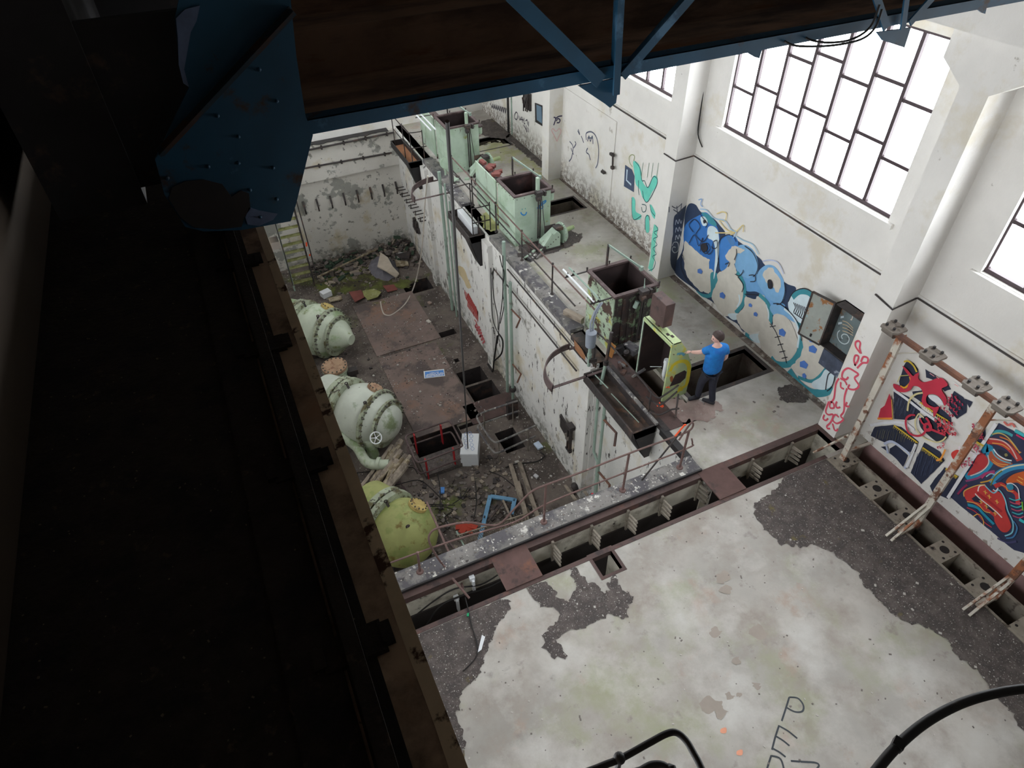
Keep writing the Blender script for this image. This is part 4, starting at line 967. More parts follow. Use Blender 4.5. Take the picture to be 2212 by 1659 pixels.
P11.line((214,196,50), [(985,1190),(1010,1140),(1060,1110),(1110,1110),(1135,1150),(1130,1230),(1110,1300),(1050,1330)], .08)
P11.line((100,160,180), [(1040,1050),(1080,1045),(1100,1060)], .05).line((214,196,50), [(1000,1380),(1060,1340),(1090,1330)], .06)
P11.fill((150,90,50), [(985,1235),(1005,1225),(1010,1265),(990,1270)])
o = P11.build(hs, 'thick yellow brush marks')
mb = MB(); mb.tube([(6.55,7.55,.62),(6.56,7.57,.30)], [.045,.04], 12); mb.tube([(6.56,7.57,.30),(6.565,7.575,.16)], [.04,.004], 12); mb.lathe([(0,.055),(.08,.05)], (6.55,7.55,.62), (0,0,1), 12)
mb.tube([(6.3,7.7,.5),(6.5,7.6,.5)], .006, 6)
mb.build('white_insulator', WHITEMETAL, hs)
mb = MB()
for k in range(40):
    a = RND.uniform(0,6.28); r = RND.uniform(.02,.14); p0 = Vector((6.5,7.32,.35)); mb.tube([p0, p0+Vector((r*.3*math.cos(a), -.02, r*math.sin(a)+.05))], .004, 4)
mb.build('frayed_wires', PALEPIPE, hs)
mb = MB(); mb.bar((X0+.12,7.75,1.44),(X0+.12,7.75,1.52),.1,.16); mb.box((X0+.02,7.55,1.52),(X0+.22,7.98,2.02)); cw = mb.build('counterweight', REDSTEEL, hs, bevel=.01); cw['label'] = 'tall red-brown weight'
for (xx, yy) in ((X0+.06,7.42),(X0+.10,7.34)):
    mb = MB(); mb.box((xx, yy, 1.43), (xx+.05, yy+.07, 1.435)); mb.build('slot', INSIDE, hs)

# ================================================================ TRAYS over the pit edge
def tray(y0, y1, x0, x1, inner, label, tri, rails=True):
    t = thing('cable_tray', (x0, y0, -.2), label, 'steel tray')
    mb = MB(); mb.box((x0,y0,-.2),(x1,y1,-.18)); mb.build('tray_floor', inner, t)
    for (a, b) in (((x0-.01,y0,-.2),(x0+.02,y1,.0)), ((x1-.02,y0,-.2),(x1+.02,y1,.0)), ((x0,y0-.01,-.2),(x1,y0+.02,0)), ((x0,y1-.02,-.2),(x1,y1+.01,0))):
        mb = MB(); mb.box(a, b); mb.build('side', DARKSTEEL if inner is not ORANGEDUST else BLACKSTEEL, t)
    mb = MB(); mb.poly([(x0,y0-.01,-.02),(x1,y0-.01,-.02),(x1-.05,y0-.01,-tri),(x1-.16,y0-.01,-tri)], (0,.03,0)); mb.poly([(x0,y0+.01,-.2),(x1,y0+.01,-.2),(x1-.05,y0+.01,-tri),(x1-.16,y0+.01,-tri)], (0,.35,0)); mb.build('support_bracket', BLACKSTEEL, t)
    return t
tr1 = tray(6.74, 8.55, 5.37, 5.88, M('tray_dirt', srgb(82,70,64), .16, 4, patches=((srgb(112,84,66),3,.6,.05),(srgb(52,48,48),2.5,.58,.05))), 'dark steel tray hung over the pit edge in front of the nearest tank', .85)
mb = MB(); mb.box((5.85,6.72,.0),(5.905,8.5,.05)); mb.build('lid_flange', KERBC, tr1)
mb = MB(); mb.tube([(5.55,8.55,-.02),(5.6,8.0,-.03)], .012, 6); mb.tube([(5.62,7.9,-.1),(5.68,7.0,-.1)], .01, 6); mb.build('loose_rod', PALEPIPE, tr1)
tr2 = tray(14.5, 16.05, 5.30, 5.72, GRIT, 'dark steel tray with a white box beside the smiley-face tank', .95)
tr3 = tray(19.5, 21.35, 5.30, 5.72, ORANGEDUST, 'far black steel tray with an orange-brown floor at the pit corner', .95)
mb = MB(); mb.box((5.53, 14.85, -.178), (5.69, 15.95, .05)); solo('white_box', mb, WHITEMETAL, 'long white box lying in the middle tray', 'box', bevel=.01)
# small rails on the trays
def pipe_rail(name, label, segs, r, mat, cat='railing'):
    t = thing(name, tuple(segs[0][1][0]), label, cat)
    for (nm, pts) in segs:
        mb = MB(); mb.tube(pts, r, 8); mb.build(nm, mat, t, smooth=True)
    return t
def R_(pts, n=4): return spline(pts, n)
pipe_rail('tray_railing', 'thin dark railing with rounded corners on the middle tray', [
    ('post', [(5.46,14.62,-.18),(5.46,14.62,.72)]), ('post', [(5.62,14.6,-.18),(5.62,14.6,.45)]), ('post', [(5.8,14.6,-.18),(5.8,14.6,.45)]), ('post', [(5.95,14.6,-.0),(5.95,14.6,.8)]),
    ('rail', [(5.46,14.62,.7),(5.46,14.6,.72),(5.95,14.6,.72)]), ('rail', [(5.46,14.62,.3),(5.95,14.6,.3)]), ('rail', R_([(5.5,15.95,.7),(5.9,15.95,.72),(5.97,15.9,.7),(5.97,15.2,.7),(5.96,14.6,.7)])), ('post', [(5.95,15.95,-.05),(5.95,15.95,.7)])], .016, DARKSTEEL)
pipe_rail('tray_railing', 'thin dark railing around the far orange-floored tray', [
    ('post', [(5.42,21.3,-.2),(5.42,21.3,.9)]), ('post', [(5.42,20.2,-.2),(5.42,20.2,.95)]), ('post', [(5.45,19.55,-.2),(5.45,19.55,.9)]), ('post', [(5.85,19.55,-.1),(5.85,19.55,.9)]),
    ('rail', R_([(5.85,21.2,.85),(5.45,21.3,.88),(5.42,21.2,.88),(5.42,19.7,.88),(5.47,19.56,.88),(5.85,19.55,.86)])), ('rail', R_([(5.42,21.3,.4),(5.42,19.7,.4),(5.5,19.55,.4),(5.95,19.55,.38)]))], .016, DARKSTEEL)
pipe_rail('tray_railing', 'bent pipe railing with orange tape by the near tray', [
    ('rail', R_([(5.60,8.95,.78),(5.75,8.6,.78),(5.92,7.5,.55),(5.98,7.2,.42),(6.02,7.0,.40),(6.15,7.0,.40),(6.5,7.05,.48)])),
    ('rail', R_([(5.92,7.2,.30),(6.0,6.95,.28),(6.12,6.92,.30),(6.45,7.0,.38)])),
    ('post', [(5.90,7.05,.02),(5.92,7.08,.50)]), ('rail', R_([(5.9,7.02,.08),(6.0,6.85,.1),(6.25,6.85,.12),(6.35,6.75,.2)])), ('post', [(6.28,6.72,.02),(6.45,6.95,.36)])], .017, DARKSTEEL)
for (px_, py_, zz) in ((1431,877,.12),(1441,838,.36),(1423,874,.12)):
    mb = MB(); c_ = Z(px_, py_, zz); 
    for k in range(5): mb.bbox(c_+Vector((RND.uniform(-.04,.04), RND.uniform(-.03,.03), RND.uniform(-.02,.03))), (.05,.02,.004), rz=RND.uniform(0,3), rx=RND.uniform(-1,1))
    solo('tape_knot', mb, ORANGETAG, 'bright orange tape scrap knotted by the near tray, %s' % ('upper one' if py_ < 850 else ('lower right one' if px_ > 1425 else 'lower left one')), 'tape')
# quarter hoops sticking out over the pit
for (cy, cx, lb) in ((8.47, 5.46, 'flat steel quarter hoop projecting over the pit at the near tray'), (17.08, 5.55, 'flat steel quarter hoop projecting over the pit beyond the middle tray')):
    mb = MB(); n = 20; r = .92; w_ = .055
    vs = []; fs = []
    for i in range(n+1):
        a = math.radians(88 + (188-88)*i/n)
        for (rr, zz) in ((r, -.04),(r-.03, .13),(r-.055, .13),(r-.03, -.04)): vs.append((cx+rr*math.cos(a), cy+.05+rr*math.sin(a)*.98, zz))
    for i in range(n):
        for k in range(4): fs.append((4*i+k, 4*i+(k+1)%4, 4*i+4+(k+1)%4, 4*i+4+k))
    mb.add(vs, fs); mb.box((cx-.92, cy-.03, -.015), (cx+.3, cy+.03, .0)); mb.box((cx+.0, cy+.86, -.012), (cx+.34, cy+.93, .0))
    solo('quarter_hoop', mb, RIM, lb, 'hoop')

# ================================================================ PIPES AND LINES ON THE WALLS
def run(name, pts, r, mat, label, cat='pipe', smooth=True, n=0, group=None):
    mb = MB(); mb.tube(spline(pts, n) if n else pts, r, 8); return solo(name, mb, mat, label, cat, group, smooth=smooth)
# dark conduit along the right wall, stepping round the pillars
run('wall_conduit', [(WX-.045,5.47,2.945),(WX-.045,10.68,2.955),(8.98,10.685,2.95),(8.545,10.685,2.93),(8.545,11.1,2.93)], .014, DARKSTEEL, 'thin dark conduit along the wall above the blue mural', 'conduit')
run('wall_conduit', [(WX-.045,-6,2.935),(WX-.045,5.04,2.945),(8.98,5.045,2.94),(8.515,5.045,2.88),(8.515,5.4,2.94)], .014, DARKSTEEL, 'thin dark conduit along the wall above the red mural', 'conduit')
run('wall_conduit', [(WX-.07,11.14,2.955),(WX-.07,16.4,2.955)], .014, DARKSTEEL, 'thin dark conduit above the mint green letters', 'conduit')
run('hanging_cable', [X(1523,120,WX-.06),X(1521,180,WX-.06),X(1512,250,WX-.06),X(1508,290,WX-.05),X(1517,318,WX-.03)], .012, CABLE, 'black cable hanging down the white wall left of the large window', 'cable', n=4)
t = thing('drain_pipe', (WX-.06, 12.62, 1.6), 'rusty pipe stub with taps at the edge of the plaster panel', 'pipe')
mb = MB(); mb.tube([X(1324,330,WX-.09),X(1323,362,WX-.09)], .022, 8); mb.build('pipe', DARKSTEEL, t)
mb = MB(); c_ = X(1322,334,WX-.09); mb.bbox(c_, (.06,.16,.06)); mb.build('tap', DARKSTEEL, t)
mb = MB(); c_ = X(1323,362,WX-.09); mb.bbox(c_, (.07,.09,.07)); mb.build('tap', DARKSTEEL, t)
mb = MB(); c_ = X(1303,372,WX-.09); mb.bbox(c_, (.07,.14,.05)); mb.tube([c_, c_+Vector((.03,.1,.03))], .012, 6); mb.bar(c_, c_+Vector((.09,0,0)), .03, .03); solo('wall_tap', mb, DARKSTEEL, 'small rusty tap on the white wall left of the plaster panel edge', 'tap')

# electrical cabinet, door swung open
cb = thing('electrical_cabinet', (WX-.30, 6.1, 1.15), 'grey-green electrical cabinet hanging open beside the blue mural', 'cabinet')
cy0, cy1, cz0, cz1, cx = 5.62, 6.20, 1.24, 2.16, WX-.22
mb = MB(); mb.box((WX-.03,cy0,cz0),(WX-.005,cy1,cz1)); mb.build('back_panel', M('cabinet_inside', srgb(108,122,124), .08, 4, patches=((srgb(120,88,60),3.5,.6,.04),(srgb(70,74,78),6,.62,.04))), cb)
mb = MB(); mb.box((cx,cy0,cz1-.02),(WX-.005,cy1,cz1)); mb.box((cx,cy0,cz0),(WX-.005,cy1,cz0+.02)); mb.box((cx,cy0,cz0),(WX-.005,cy0+.02,cz1)); mb.box((cx,cy1-.02,cz0),(WX-.005,cy1,cz1)); mb.build('casing', DARKSTEEL, cb)
dm = M('cabinet_door', srgb(158,164,158), .08, 4, patches=((srgb(150,104,64),5,.58,.03),(srgb(130,196,222),3.2,.66,.02)))
mb = MB(); mb.poly([(cx,cy1,cz0),(cx,cy1,cz1),(cx-.10,cy1+.42,cz1),(cx-.10,cy1+.42,cz0)], (-.012,0,0)); d_ = mb.build('door', dm, cb)
mb = MB()
for z_ in (cz0,cz1): mb.bar((cx-.01,cy1,z_),(cx-.11,cy1+.42,z_),.03,.03)
for (a,b) in (((cx-.01,cy1,cz0),(cx-.01,cy1,cz1)),((cx-.11,cy1+.42,cz0),(cx-.11,cy1+.42,cz1))): mb.bar(a,b,.03,.03)
mb.build('door_frame', DARKSTEEL, d_)
mb = MB(); mb.bbox((cx-.06,cy1+.2,cz0+.1),(.03,.03,.06)); mb.build('handle', BLACKSTEEL, d_)
PC_ = Paint('x', WX-.03, crop(1740, 590, 8.73), off=.002)
PC_.line((196,210,214), [(700,1240),(680,1190),(720,1150),(790,1170),(825,1240),(800,1310),(730,1335),(650,1290),(605,1200),(610,1120),(650,1080)], .018)
PC_.line((206,196,186), [(905,720),(895,800),(870,880),(850,870)], .016)
for v in (830, 945): PC_.fill((190,206,214), [(620+(945-v)*.4,v-20),(690+(945-v)*.3,v-25),(690+(945-v)*.3,v+10),(615+(945-v)*.4,v+25)], smooth=False)
for k in range(4): PC_.line((186,168,140), [(700,900+k*62),(790,930+k*62),(900,1040+k*45)], .016)
o = PC_.build(cb, 'pale spray-painted spiral', 'graffiti')
mb = MB(); mb.box((WX-.20,5.62,.86),(WX-.005,6.12,1.21)); solo('junction_box', mb, M('navy_box', srgb(70,78,96), .2, 6, patches=((srgb(150,160,176),5,.62,.03),)), 'small dark blue junction box under the open electrical cabinet', 'junction box', bevel=.01)
# small window-like panel and post on the far wall
mb = MB(); mb.box((WX-.03, 16.95, 1.35),(WX-.002,17.45,2.05)); mb.box((WX-.05,16.93,1.3),(WX-.03,17.47,1.36)); mb.box((WX-.05,16.93,2.04),(WX-.03,17.47,2.1))
t = thing('wall_panel', (WX-.05, 17.2, 1.3), 'small blue-grey framed panel on the far white wall', 'panel')
mb2 = MB(); mb2.poly([X(1157,222,WX-.01),X(1172,228,WX-.01),X(1173,272,WX-.01),X(1158,263,WX-.01)], (-.03,0,0)); mb2.build('frame', BLACKSTEEL, t)
mb2 = MB(); mb2.poly([X(1159,226,WX-.045),X(1170,231,WX-.045),X(1171,267,WX-.045),X(1160,259,WX-.045)], (-.006,0,0)); mb2.build('glass', flat('bluegrey_glass', 96, 124, 146, .3), t)
t = thing('wall_post', (WX-.10, 20.1, 0), 'dark upright post against the far wall', 'post')
mb2 = MB(); b_ = Z(1103,286,0); mb2.bar((b_.x-.05,b_.y,0),(b_.x-.05,b_.y,2.6),.09,.09); mb2.build('post', BLACKSTEEL, t)
mb2 = MB(); mb2.tube([(b_.x-.05,b_.y-.25,0.05),(b_.x-.05,b_.y-.25,2.6)],.04,8); mb2.build('pipe', PALEPIPE, t)
mb2 = MB(); c_ = X(1137,222,WX-.08)
for k in range(9): mb2.bbox(c_+Vector((RND.uniform(-.05,.05),RND.uniform(-.25,.25),RND.uniform(-.25,.25))), (.03,.03,RND.uniform(.2,.5)), rx=RND.uniform(-.6,.6))
mb2.box((c_.x+.02,c_.y-.2,c_.z-.2),(WX-.001,c_.y+.2,c_.z+.3))
solo('wrecked_fitting', mb2, DARKSTEEL, 'tangled remains of a wall fitting near the crane on the far wall', 'fitting')

# pit right wall: pipes, lever box, cables
run('wall_pipe', [(5.64,12.85,-.12),(5.64,8.9,-.13)], .02, DARKSTEEL, 'upper dark horizontal pipe along the top of the pit wall', 'pipe')
run('wall_pipe', [(5.64,13.7,-.62),(5.64,9.3,-.63)], .02, DARKSTEEL, 'lower dark horizontal pipe along the top of the pit wall', 'pipe')
run('standing_pipe', [(5.60,12.95,.62),(5.60,12.95,-2.3),(5.60,13.0,-4.38)], .045, PALEPIPE, 'tall pale green pipe rising above the pit edge by the middle tray', 'pipe')
t = thing('standing_pipe', (5.6,12.6,-4.38), 'pale green pipe with two rusty side arms, stopping below the pit edge', 'pipe')
mb = MB(); mb.tube([(5.60,12.62,-4.38),(5.60,12.62,-.35)], .042, 10); mb.build('pipe', PALEPIPE, t, smooth=True)
for z_ in (-1.15,-3.0):
    mb = MB(); mb.tube([(5.6,12.62,z_),(5.62,12.1,z_+.03),(5.45,11.98,z_-.12)], .025, 6); mb.build('side_arm', RUST, t)
mb = MB(); mb.lathe([(-.06,.09),(.0,.1),(.06,.09)], (5.60,12.62,-3.95), (0,0,1), 14); mb.build('flange', DARKSTEEL, t)
for k,(y_,z0,z1,r) in enumerate(((17.45,.5,-4.38,.05),(17.05,.3,-4.38,.03),(16.75,-.1,-4.38,.03))):
    run('standing_pipe', [(5.60,y_,z0),(5.60,y_,z1)], r, PALEPIPE, ['tall pale green pipe beyond the middle tray, thickest of its three', 'slim pale pipe, middle one of the three beyond the middle tray', 'slim pale pipe nearest the middle tray'][k], 'pipe')
t = thing('pipe_pair', (5.6,8.2,-4.38), 'pair of pale green pipes running down the pit wall beneath the near tray', 'pipes')
mb = MB(); mb.tube([(5.61,8.34,-.22),(5.61,8.30,-2.2),(5.61,8.2,-2.3),(5.61,8.1,-2.36),(5.61,8.08,-4.38)], .032, 10); mb.build('pipe', PALEPIPE, t, smooth=True)
mb = MB(); mb.tube([(5.58,8.02,-.22),(5.58,8.0,-4.38)], .035, 10); mb.build('pipe', PALEPIPE, t, smooth=True)
for (z_) in (-.9,-2.55):
    mb = MB(); mb.tube([(5.58,8.0,z_),(5.6,7.55,z_+.02),(5.5,7.42,z_-.2)], .03, 4); mb.build('bracket', RUST, t)
# pipes above the near tray, with the grey cylinder
t = thing('grey_sensor_pot', (5.70, 8.62, 0), 'blue-grey cylinder with bent conduits on a pale green pipe by the nearest tank', 'electrical pot')
ps = Y(1275,747,8.72)
mb = MB(); mb.lathe([(0,.10),(.34,.11),(.37,.07)], (ps.x,8.72,ps.z), (0,0,1), 18); mb.build('pot', GREYPAINT, t, smooth=True)
q1 = Y(1300,655,8.85)
for k in (0,1):
    mb = MB(); mb.tube(spline([(ps.x-.02+.05*k,8.72,ps.z+.36),(ps.x-.02+.06*k,8.74,ps.z+.55),(ps.x+.08+.05*k,8.8,ps.z+.72),(q1.x-.02+.05*k,8.88,1.38)],4), .02, 8); mb.build('conduit', GREYPAINT, t, smooth=True)
mb = MB(); mb.tube([(ps.x,8.72,-.0),(ps.x,8.72,ps.z)], .035, 10); mb.lathe([(0,.05),(.08,.05)], (ps.x,8.72,ps.z*.45), (0,0,1), 12); mb.build('stem', PALEPIPE, t, smooth=True)
mb = MB(); mb.tube([(ps.x+.09,8.68,-.02),(ps.x+.09,8.68,ps.z+.02)], .018, 6); mb.bar((ps.x-.02,8.70,ps.z*.3),(ps.x+.14,8.66,ps.z*.3),.05,.08); mb.build('strut', DARKSTEEL, t)
pa = Y(1321,718,8.3); 
t = thing('standing_pipe', (pa.x,8.3,-.15), 'pale green pipe with a dark upper sleeve standing in the near tray', 'pipe')
mb = MB(); mb.tube([(pa.x-.12,8.3,-.17),(pa.x-.06,8.3,.35)], .035, 10); mb.build('pipe', PALEPIPE, t, smooth=True)
mb = MB(); mb.tube([(pa.x-.06,8.3,.30),(pa.x,8.3,pa.z)], .033, 10); mb.lathe([(-.04,.055),(.06,.055)], (pa.x-.06,8.3,.36), (0,0,1), 12); mb.build('sleeve', DARKSTEEL, t, smooth=True)
# horizontal glassy rods carried beside the tank
t = thing('twin_rods', (5.8,8.95,1.38), 'pair of pale glassy rods carried on brackets beside the nearest tank', 'rods')
for x_ in (5.72,5.86):
    mb = MB(); mb.tube([(x_,10.2,1.40),(x_,8.95,1.40)], .02, 8); mb.build('rod', WHITEMETAL if x_ < 5.8 else PALEPIPE, t, smooth=True)
    for y_ in (10.0,8.98):
        mb = MB(); mb.box((x_-.03,y_-.02,1.34),(x_+.03,y_+.02,1.37)); mb.box((x_-.005,y_-.02,1.36),(x_+.005,y_+.02,1.44)); mb.build('clip', DARKSTEEL, t)
for y_ in (10.0,8.98):
    mb = MB(); mb.bar((6.16,y_,1.34),(5.66,y_,1.34),.025,.02); mb.build('arm', DARKSTEEL, t)
t = thing('twin_rods', (5.7,18.4,1.38), 'pair of pale glassy rods beside the furthest tank', 'rods')
for x_ in (5.72,5.86):
    mb = MB(); mb.tube([(x_,19.6,1.40),(x_,18.2,1.40)], .022, 8); mb.build('rod', WHITEMETAL, t, smooth=True)
mb = MB(); mb.bar((6.16,19.4,1.36),(5.66,19.4,1.36),.025,.02); mb.build('arm', DARKSTEEL, t)
# hand rails along the pit edge
t = thing('pit_railing', (5.99, 11.16, 0), 'rusty two-rail handrail on thin posts along the pit edge beyond the nearest tank', 'railing')
for y_ in (11.16, 12.75, 14.3, 15.9, 17.4):
    mb = MB(); mb.tube([(5.99,y_,.08),(5.99,y_,.90)], .02, 8); mb.ball((5.99,y_,.91), .03, 8, 6); mb.lathe([(0,.05),(.03,.045)], (5.99,y_,.08), (0,0,1), 10); mb.build('post', DARKSTEEL, t)
mb = MB(); mb.tube([(5.99,17.5,.88),(5.99,9.2,.88)], .018, 8); mb.build('rail', PINKRUST, t)
mb = MB(); mb.tube([(5.99,17.5,.48),(5.99,10.1,.46)], .018, 8); mb.build('rail', DARKSTEEL, t)
mb = MB(); mb.tube([(5.99,14.3,.62),(6.5,13.2,.02)], .015, 6); solo('fallen_rod', mb, PINKRUST, 'thin rusty rod leaning to the floor in front of the smiley-face tank', 'rod')
# lever bracket on the pit wall
t = thing('lever_bracket', (5.6,9.5,-3.1), 'dark steel hinge plate and slotted guide bolted low on the pit wall', 'bracket')
mb = MB(); mb.poly([(5.64,9.86,-2.45),(5.64,9.84,-2.85),(5.64,9.45,-2.95),(5.64,9.43,-2.55)], (-.04,0,0)); mb.build('plate', DARKSTEEL, t)
mb = MB(); mb.box((5.52,9.33,-3.12),(5.60,9.36,-2.35)); mb.box((5.52,9.23,-3.12),(5.60,9.26,-2.35)); mb.box((5.50,9.2,-2.4),(5.66,9.4,-2.3)); mb.box((5.52,9.2,-3.16),(5.6,9.4,-3.10)); mb.build('guide', DARKSTEEL, t)
mb = MB(); mb.bar((5.58,9.45,-2.7),(5.56,9.25,-2.75),.14,.05); mb.build('arm', GREYCLAMP, t)
# tangle of cables coming down the pit wall
cbz = [[(870,560),(872,700),(868,900),(845,1080),(838,1160),(828,1260)],[(800,660),(790,760),(800,900),(830,1050),(832,1150)],[(775,660),(778,800),(785,1000),(800,1100),(835,1180)],[(845,560),(862,640),(880,700),(870,860),(880,960),(850,1100)],
       [(828,1200),(800,1400),(790,1500),(760,1600)],[(835,1180),(870,1240),(860,1340),(800,1400)]]
t = thing('cable_tangle', (5.6,13.4,-4.3), 'tangle of thin black cables hanging down the pit wall beside the pale pipes', 'cables')
for k, c_ in enumerate(cbz):
    mb = MB(); pts = []
    for (u,v) in c_:
        P = X(*crop(850,400,3.6867)(u,v), 5.56); P.z = max(P.z, -4.36)
        pts.append(P)
    mb.tube(spline(pts,4), .012 if k < 4 else .024, 6); mb.build('cable', CABLE, t, smooth=True)
# hook rails: brackets on the back wall and the pit's right wall
hk = thing('wall_hook', (2.19,YB-.03,-2.2), 'dark iron hook stub in the row across the pit back wall', 'hook', 'hooks across the back wall')
mb = MB(); mb.bar((2.19,YB,-1.95),(2.19,YB-.12,-2.2),.06,.05); mb.bar((2.19,YB-.12,-2.2),(2.20,YB-.05,-2.4),.05,.04); mb.build('stub', DARKSTEEL, hk)
for x_ in (2.65,3.13,3.6,4.08,4.57,5.04,5.52): dup(hk, (x_,YB-.03,-2.2))
rg = thing('wall_rung', (5.7,22.1,-2.2), 'U-shaped iron bracket in the row on the pit right wall near the corner', 'bracket', 'brackets on the pit right wall')
mb = MB(); mb.tube([(PX,22.0,-2.1),(5.45,22.0,-2.1),(5.45,22.22,-2.1),(PX,22.22,-2.1)], .018, 6); mb.tube([(5.47,22.0,-2.1),(5.47,22.0,-1.95)], .018, 6); mb.build('bracket', DARKSTEEL, rg)
for y_ in (21.6,21.1,20.65,20.15,19.65): dup(rg, (5.7,y_,-2.2))
mb = MB()
for k in range(7): mb.bbox((5.70+RND.uniform(-.03,.02), 21.0+RND.uniform(-.3,.2), -3.05+RND.uniform(-.2,.2)), (.1,.14,.2), rx=RND.uniform(0,3))
solo('broken_fitting', mb, DARKSTEEL, 'broken dark fitting hanging low on the pit right wall near the corner', 'fitting')
# long pale hose looping down to the floor
hs_ = [X(905,455,5.5)] + [X(907,520,5.45)]
pts = [X(924,380,5.3), X(917,450,5.3), X(912,530,5.2), Z(900,600,-4.3), Z(880,650,-4.36), Z(850,678,-4.37), Z(832,680,-4.37), Z(825,668,-4.37), Z(822,652,-4.37)]
run('white_hose', pts, .022, WHITEHOSE, 'long pale hose hanging off the near hoop and curling on the pit floor', 'hose', n=5)
# main cable that hangs from the crane down to the white cabinet
A_ = Y(966,262,CY+.3); B_ = Vector((3.60,11.05,-3.90)); pts = []
for k in range(13):
    t_ = k/12; P = A_.lerp(B_, t_**1.0); 
    P.z -= 0.9*math.sin(math.pi*t_)*.35; pts.append(P)
run('hoist_cable', pts, .012, CABLE, 'long thin dark cable hanging from the crane into the pit', 'cable', n=3)

# ================================================================ NEAR KERB RAILING
yr = 5.64
t = thing('kerb_railing', (5.6, yr, .09), 'bent pinkish rusty two-rail railing along the near edge of the pit', 'railing')
mb = MB(); mb.tube(spline([(5.45,yr,.86),(5.62,yr,1.18),(5.68,yr,1.10),(5.62,yr,1.0),(5.34,yr,.99),(4.42,yr,1.01),(3.6,yr,1.0),(3.0,yr,1.02),(2.75,yr,.98),(2.5,yr,.75),(2.23,yr,.5),(2.0,yr,.62),(1.7,yr,.86),(1.3,yr,.98),(1.15,yr,.92),(1.12,yr,.7),(1.2,yr-.05,.3),(1.3,yr-.1,.0)],5), .016, 8); mb.build('top_rail', PINKRUST, t, smooth=True)
mb = MB(); mb.tube(spline([(5.72,yr,.76),(5.76,yr,.62),(5.7,yr,.55),(4.8,yr,.55),(3.85,yr,.56),(3.0,yr,.54),(2.5,yr,.40),(1.8,yr,.5),(1.3,yr,.56),(.5,yr,.60)],5), .014, 8); mb.build('lower_rail', PINKRUST, t, smooth=True)
for x_, top in ((5.60,1.0),(4.46,1.0),(2.99,1.0),(.90,.60)):
    mb = MB(); mb.tube([(x_,yr,.09),(x_+.02,yr,top)], .02, 8); mb.lathe([(0,.06),(.025,.05)], (x_,yr,.09), (0,0,1), 10); mb.build('post', PINKRUST, t)
mb = MB(); mb.tube([(4.85,yr+.05,.05),(5.45,yr,1.05)], .016, 6); mb.build('brace', DARKSTEEL, t)
mb = MB(); mb.tube([(5.35,yr+.0,1.0),(5.5,yr,1.2),(5.52,yr,1.18)], .016, 6); mb.build('tape', ORANGETAG, t)
# fallen rail sections leaning at the left
mb = MB(); mb.tube([Z(922,1085,-1.5), Z(990,1240,-.4), Z(1000,1270,-.1)], .02, 6); solo('leaning_bar', mb, PINKRUST, 'rusty bar leaning against the left end of the near kerb', 'bar')
mb = MB(); mb.tube([(1.0,5.9,-1.0),(1.3,5.3,.12),(1.42,4.95,.02)], .018, 6); solo('leaning_bar', mb, PINKRUST, 'thin rusty bar bridging the trench at its left end', 'bar')
run('loose_wire', [Z(1005,1290,.02),Z(1012,1320,.02),Z(1018,1350,.02),Z(1030,1390,.02),Z(1028,1420,.02),Z(1000,1450,.02)], .008, CABLE, 'thin black wire lying on the dark grit at the left', 'wire', n=4)
mb = MB(); c_ = Z(1011,1328,.02); mb.bbox(c_, (.05,.03,.02), rz=1); solo('green_plug', mb, flat('green_plastic', 30, 150, 100), 'small green plug on the floor beside the trench', 'plug')

# ================================================================ TRENCH THINGS
for (x0,x1,lb) in ((1.96,2.56,'rusty red-brown cover plate over the left part of the trench'),(5.84,6.38,'rusty red-brown cover plate over the trench at the end of the kerb')):
    mb = MB(); mb.box((x0,4.82,.012),(x1,5.46,.035)); solo('cover_plate', mb, M('cover_plate_rust', srgb(98,74,70), .16, 3, patches=((srgb(122,84,68),2,.62,.05),(srgb(214,206,200),34,.72,.012),(srgb(72,58,56),4,.6,.05))), lb, 'cover plate')
def saw(x, lb, tilt=0, grp='cable brackets in the trench'):
    t = thing('cable_bracket', (x,5.33,-.5), lb, 'bracket', None)
    mb = MB(); mb.box((x-.02,5.30,-.55),(x+.02,5.345,-.03)); mb.build('upright', BLOCKC, t)
    for k in range(4):
        mb = MB(); z_ = -.14 - k*.1
        mb.poly([(x,5.32,z_+.03),(x+.01,5.10,z_+.06),(x+.01,5.08,z_+.03),(x,5.32,z_-.03)], (.03,0,0)); mb.build('arm', BLOCKC, t)
for i, x_ in enumerate((2.99,3.70,4.39,5.06,5.81)):
    saw(x_, ['grey toothed cable bracket in the trench, first one right of the left cover plate', 'grey toothed cable bracket just left of the floor notch', 'grey toothed cable bracket in the middle of the long trench opening', 'grey toothed cable bracket, second one left of the right cover plate', 'grey toothed cable bracket tucked against the right cover plate'][i])
saw(6.95, 'toothed cable bracket just right of the right cover plate'); saw(7.84, 'toothed cable bracket near the right end of the trench')
for (u,v) in ((1019,1248),(985,1290)):
    mb = MB(); c_ = Y(u,v,5.32); mb.box((c_.x-.04,5.28,c_.z-.04),(c_.x+.04,5.34,c_.z+.04)); mb.box((c_.x-.02,5.24,c_.z-.3),(c_.x+.02,5.3,c_.z)); solo('wall_clip', mb, WHITEMETAL, 'small white cable clip on the trench wall, %s' % ('right one' if u > 1000 else 'left one'), 'clip')
run('trench_cable', [(.6,5.28,-.45),(.95,5.26,-.2),(1.3,5.27,-.12),(1.7,5.24,-.25),(2.0,5.25,-.2)], .012, CABLE, 'black cable drooping along the trench wall at the left', 'cable', n=5)
run('trench_cable', [(.7,5.2,-.8),(1.0,5.24,-.4),(1.35,5.22,-.3),(1.8,5.2,-.35),(2.1,5.2,-.3)], .016, CABLE, 'thicker lower black cable drooping in the trench at the left', 'cable', n=5)

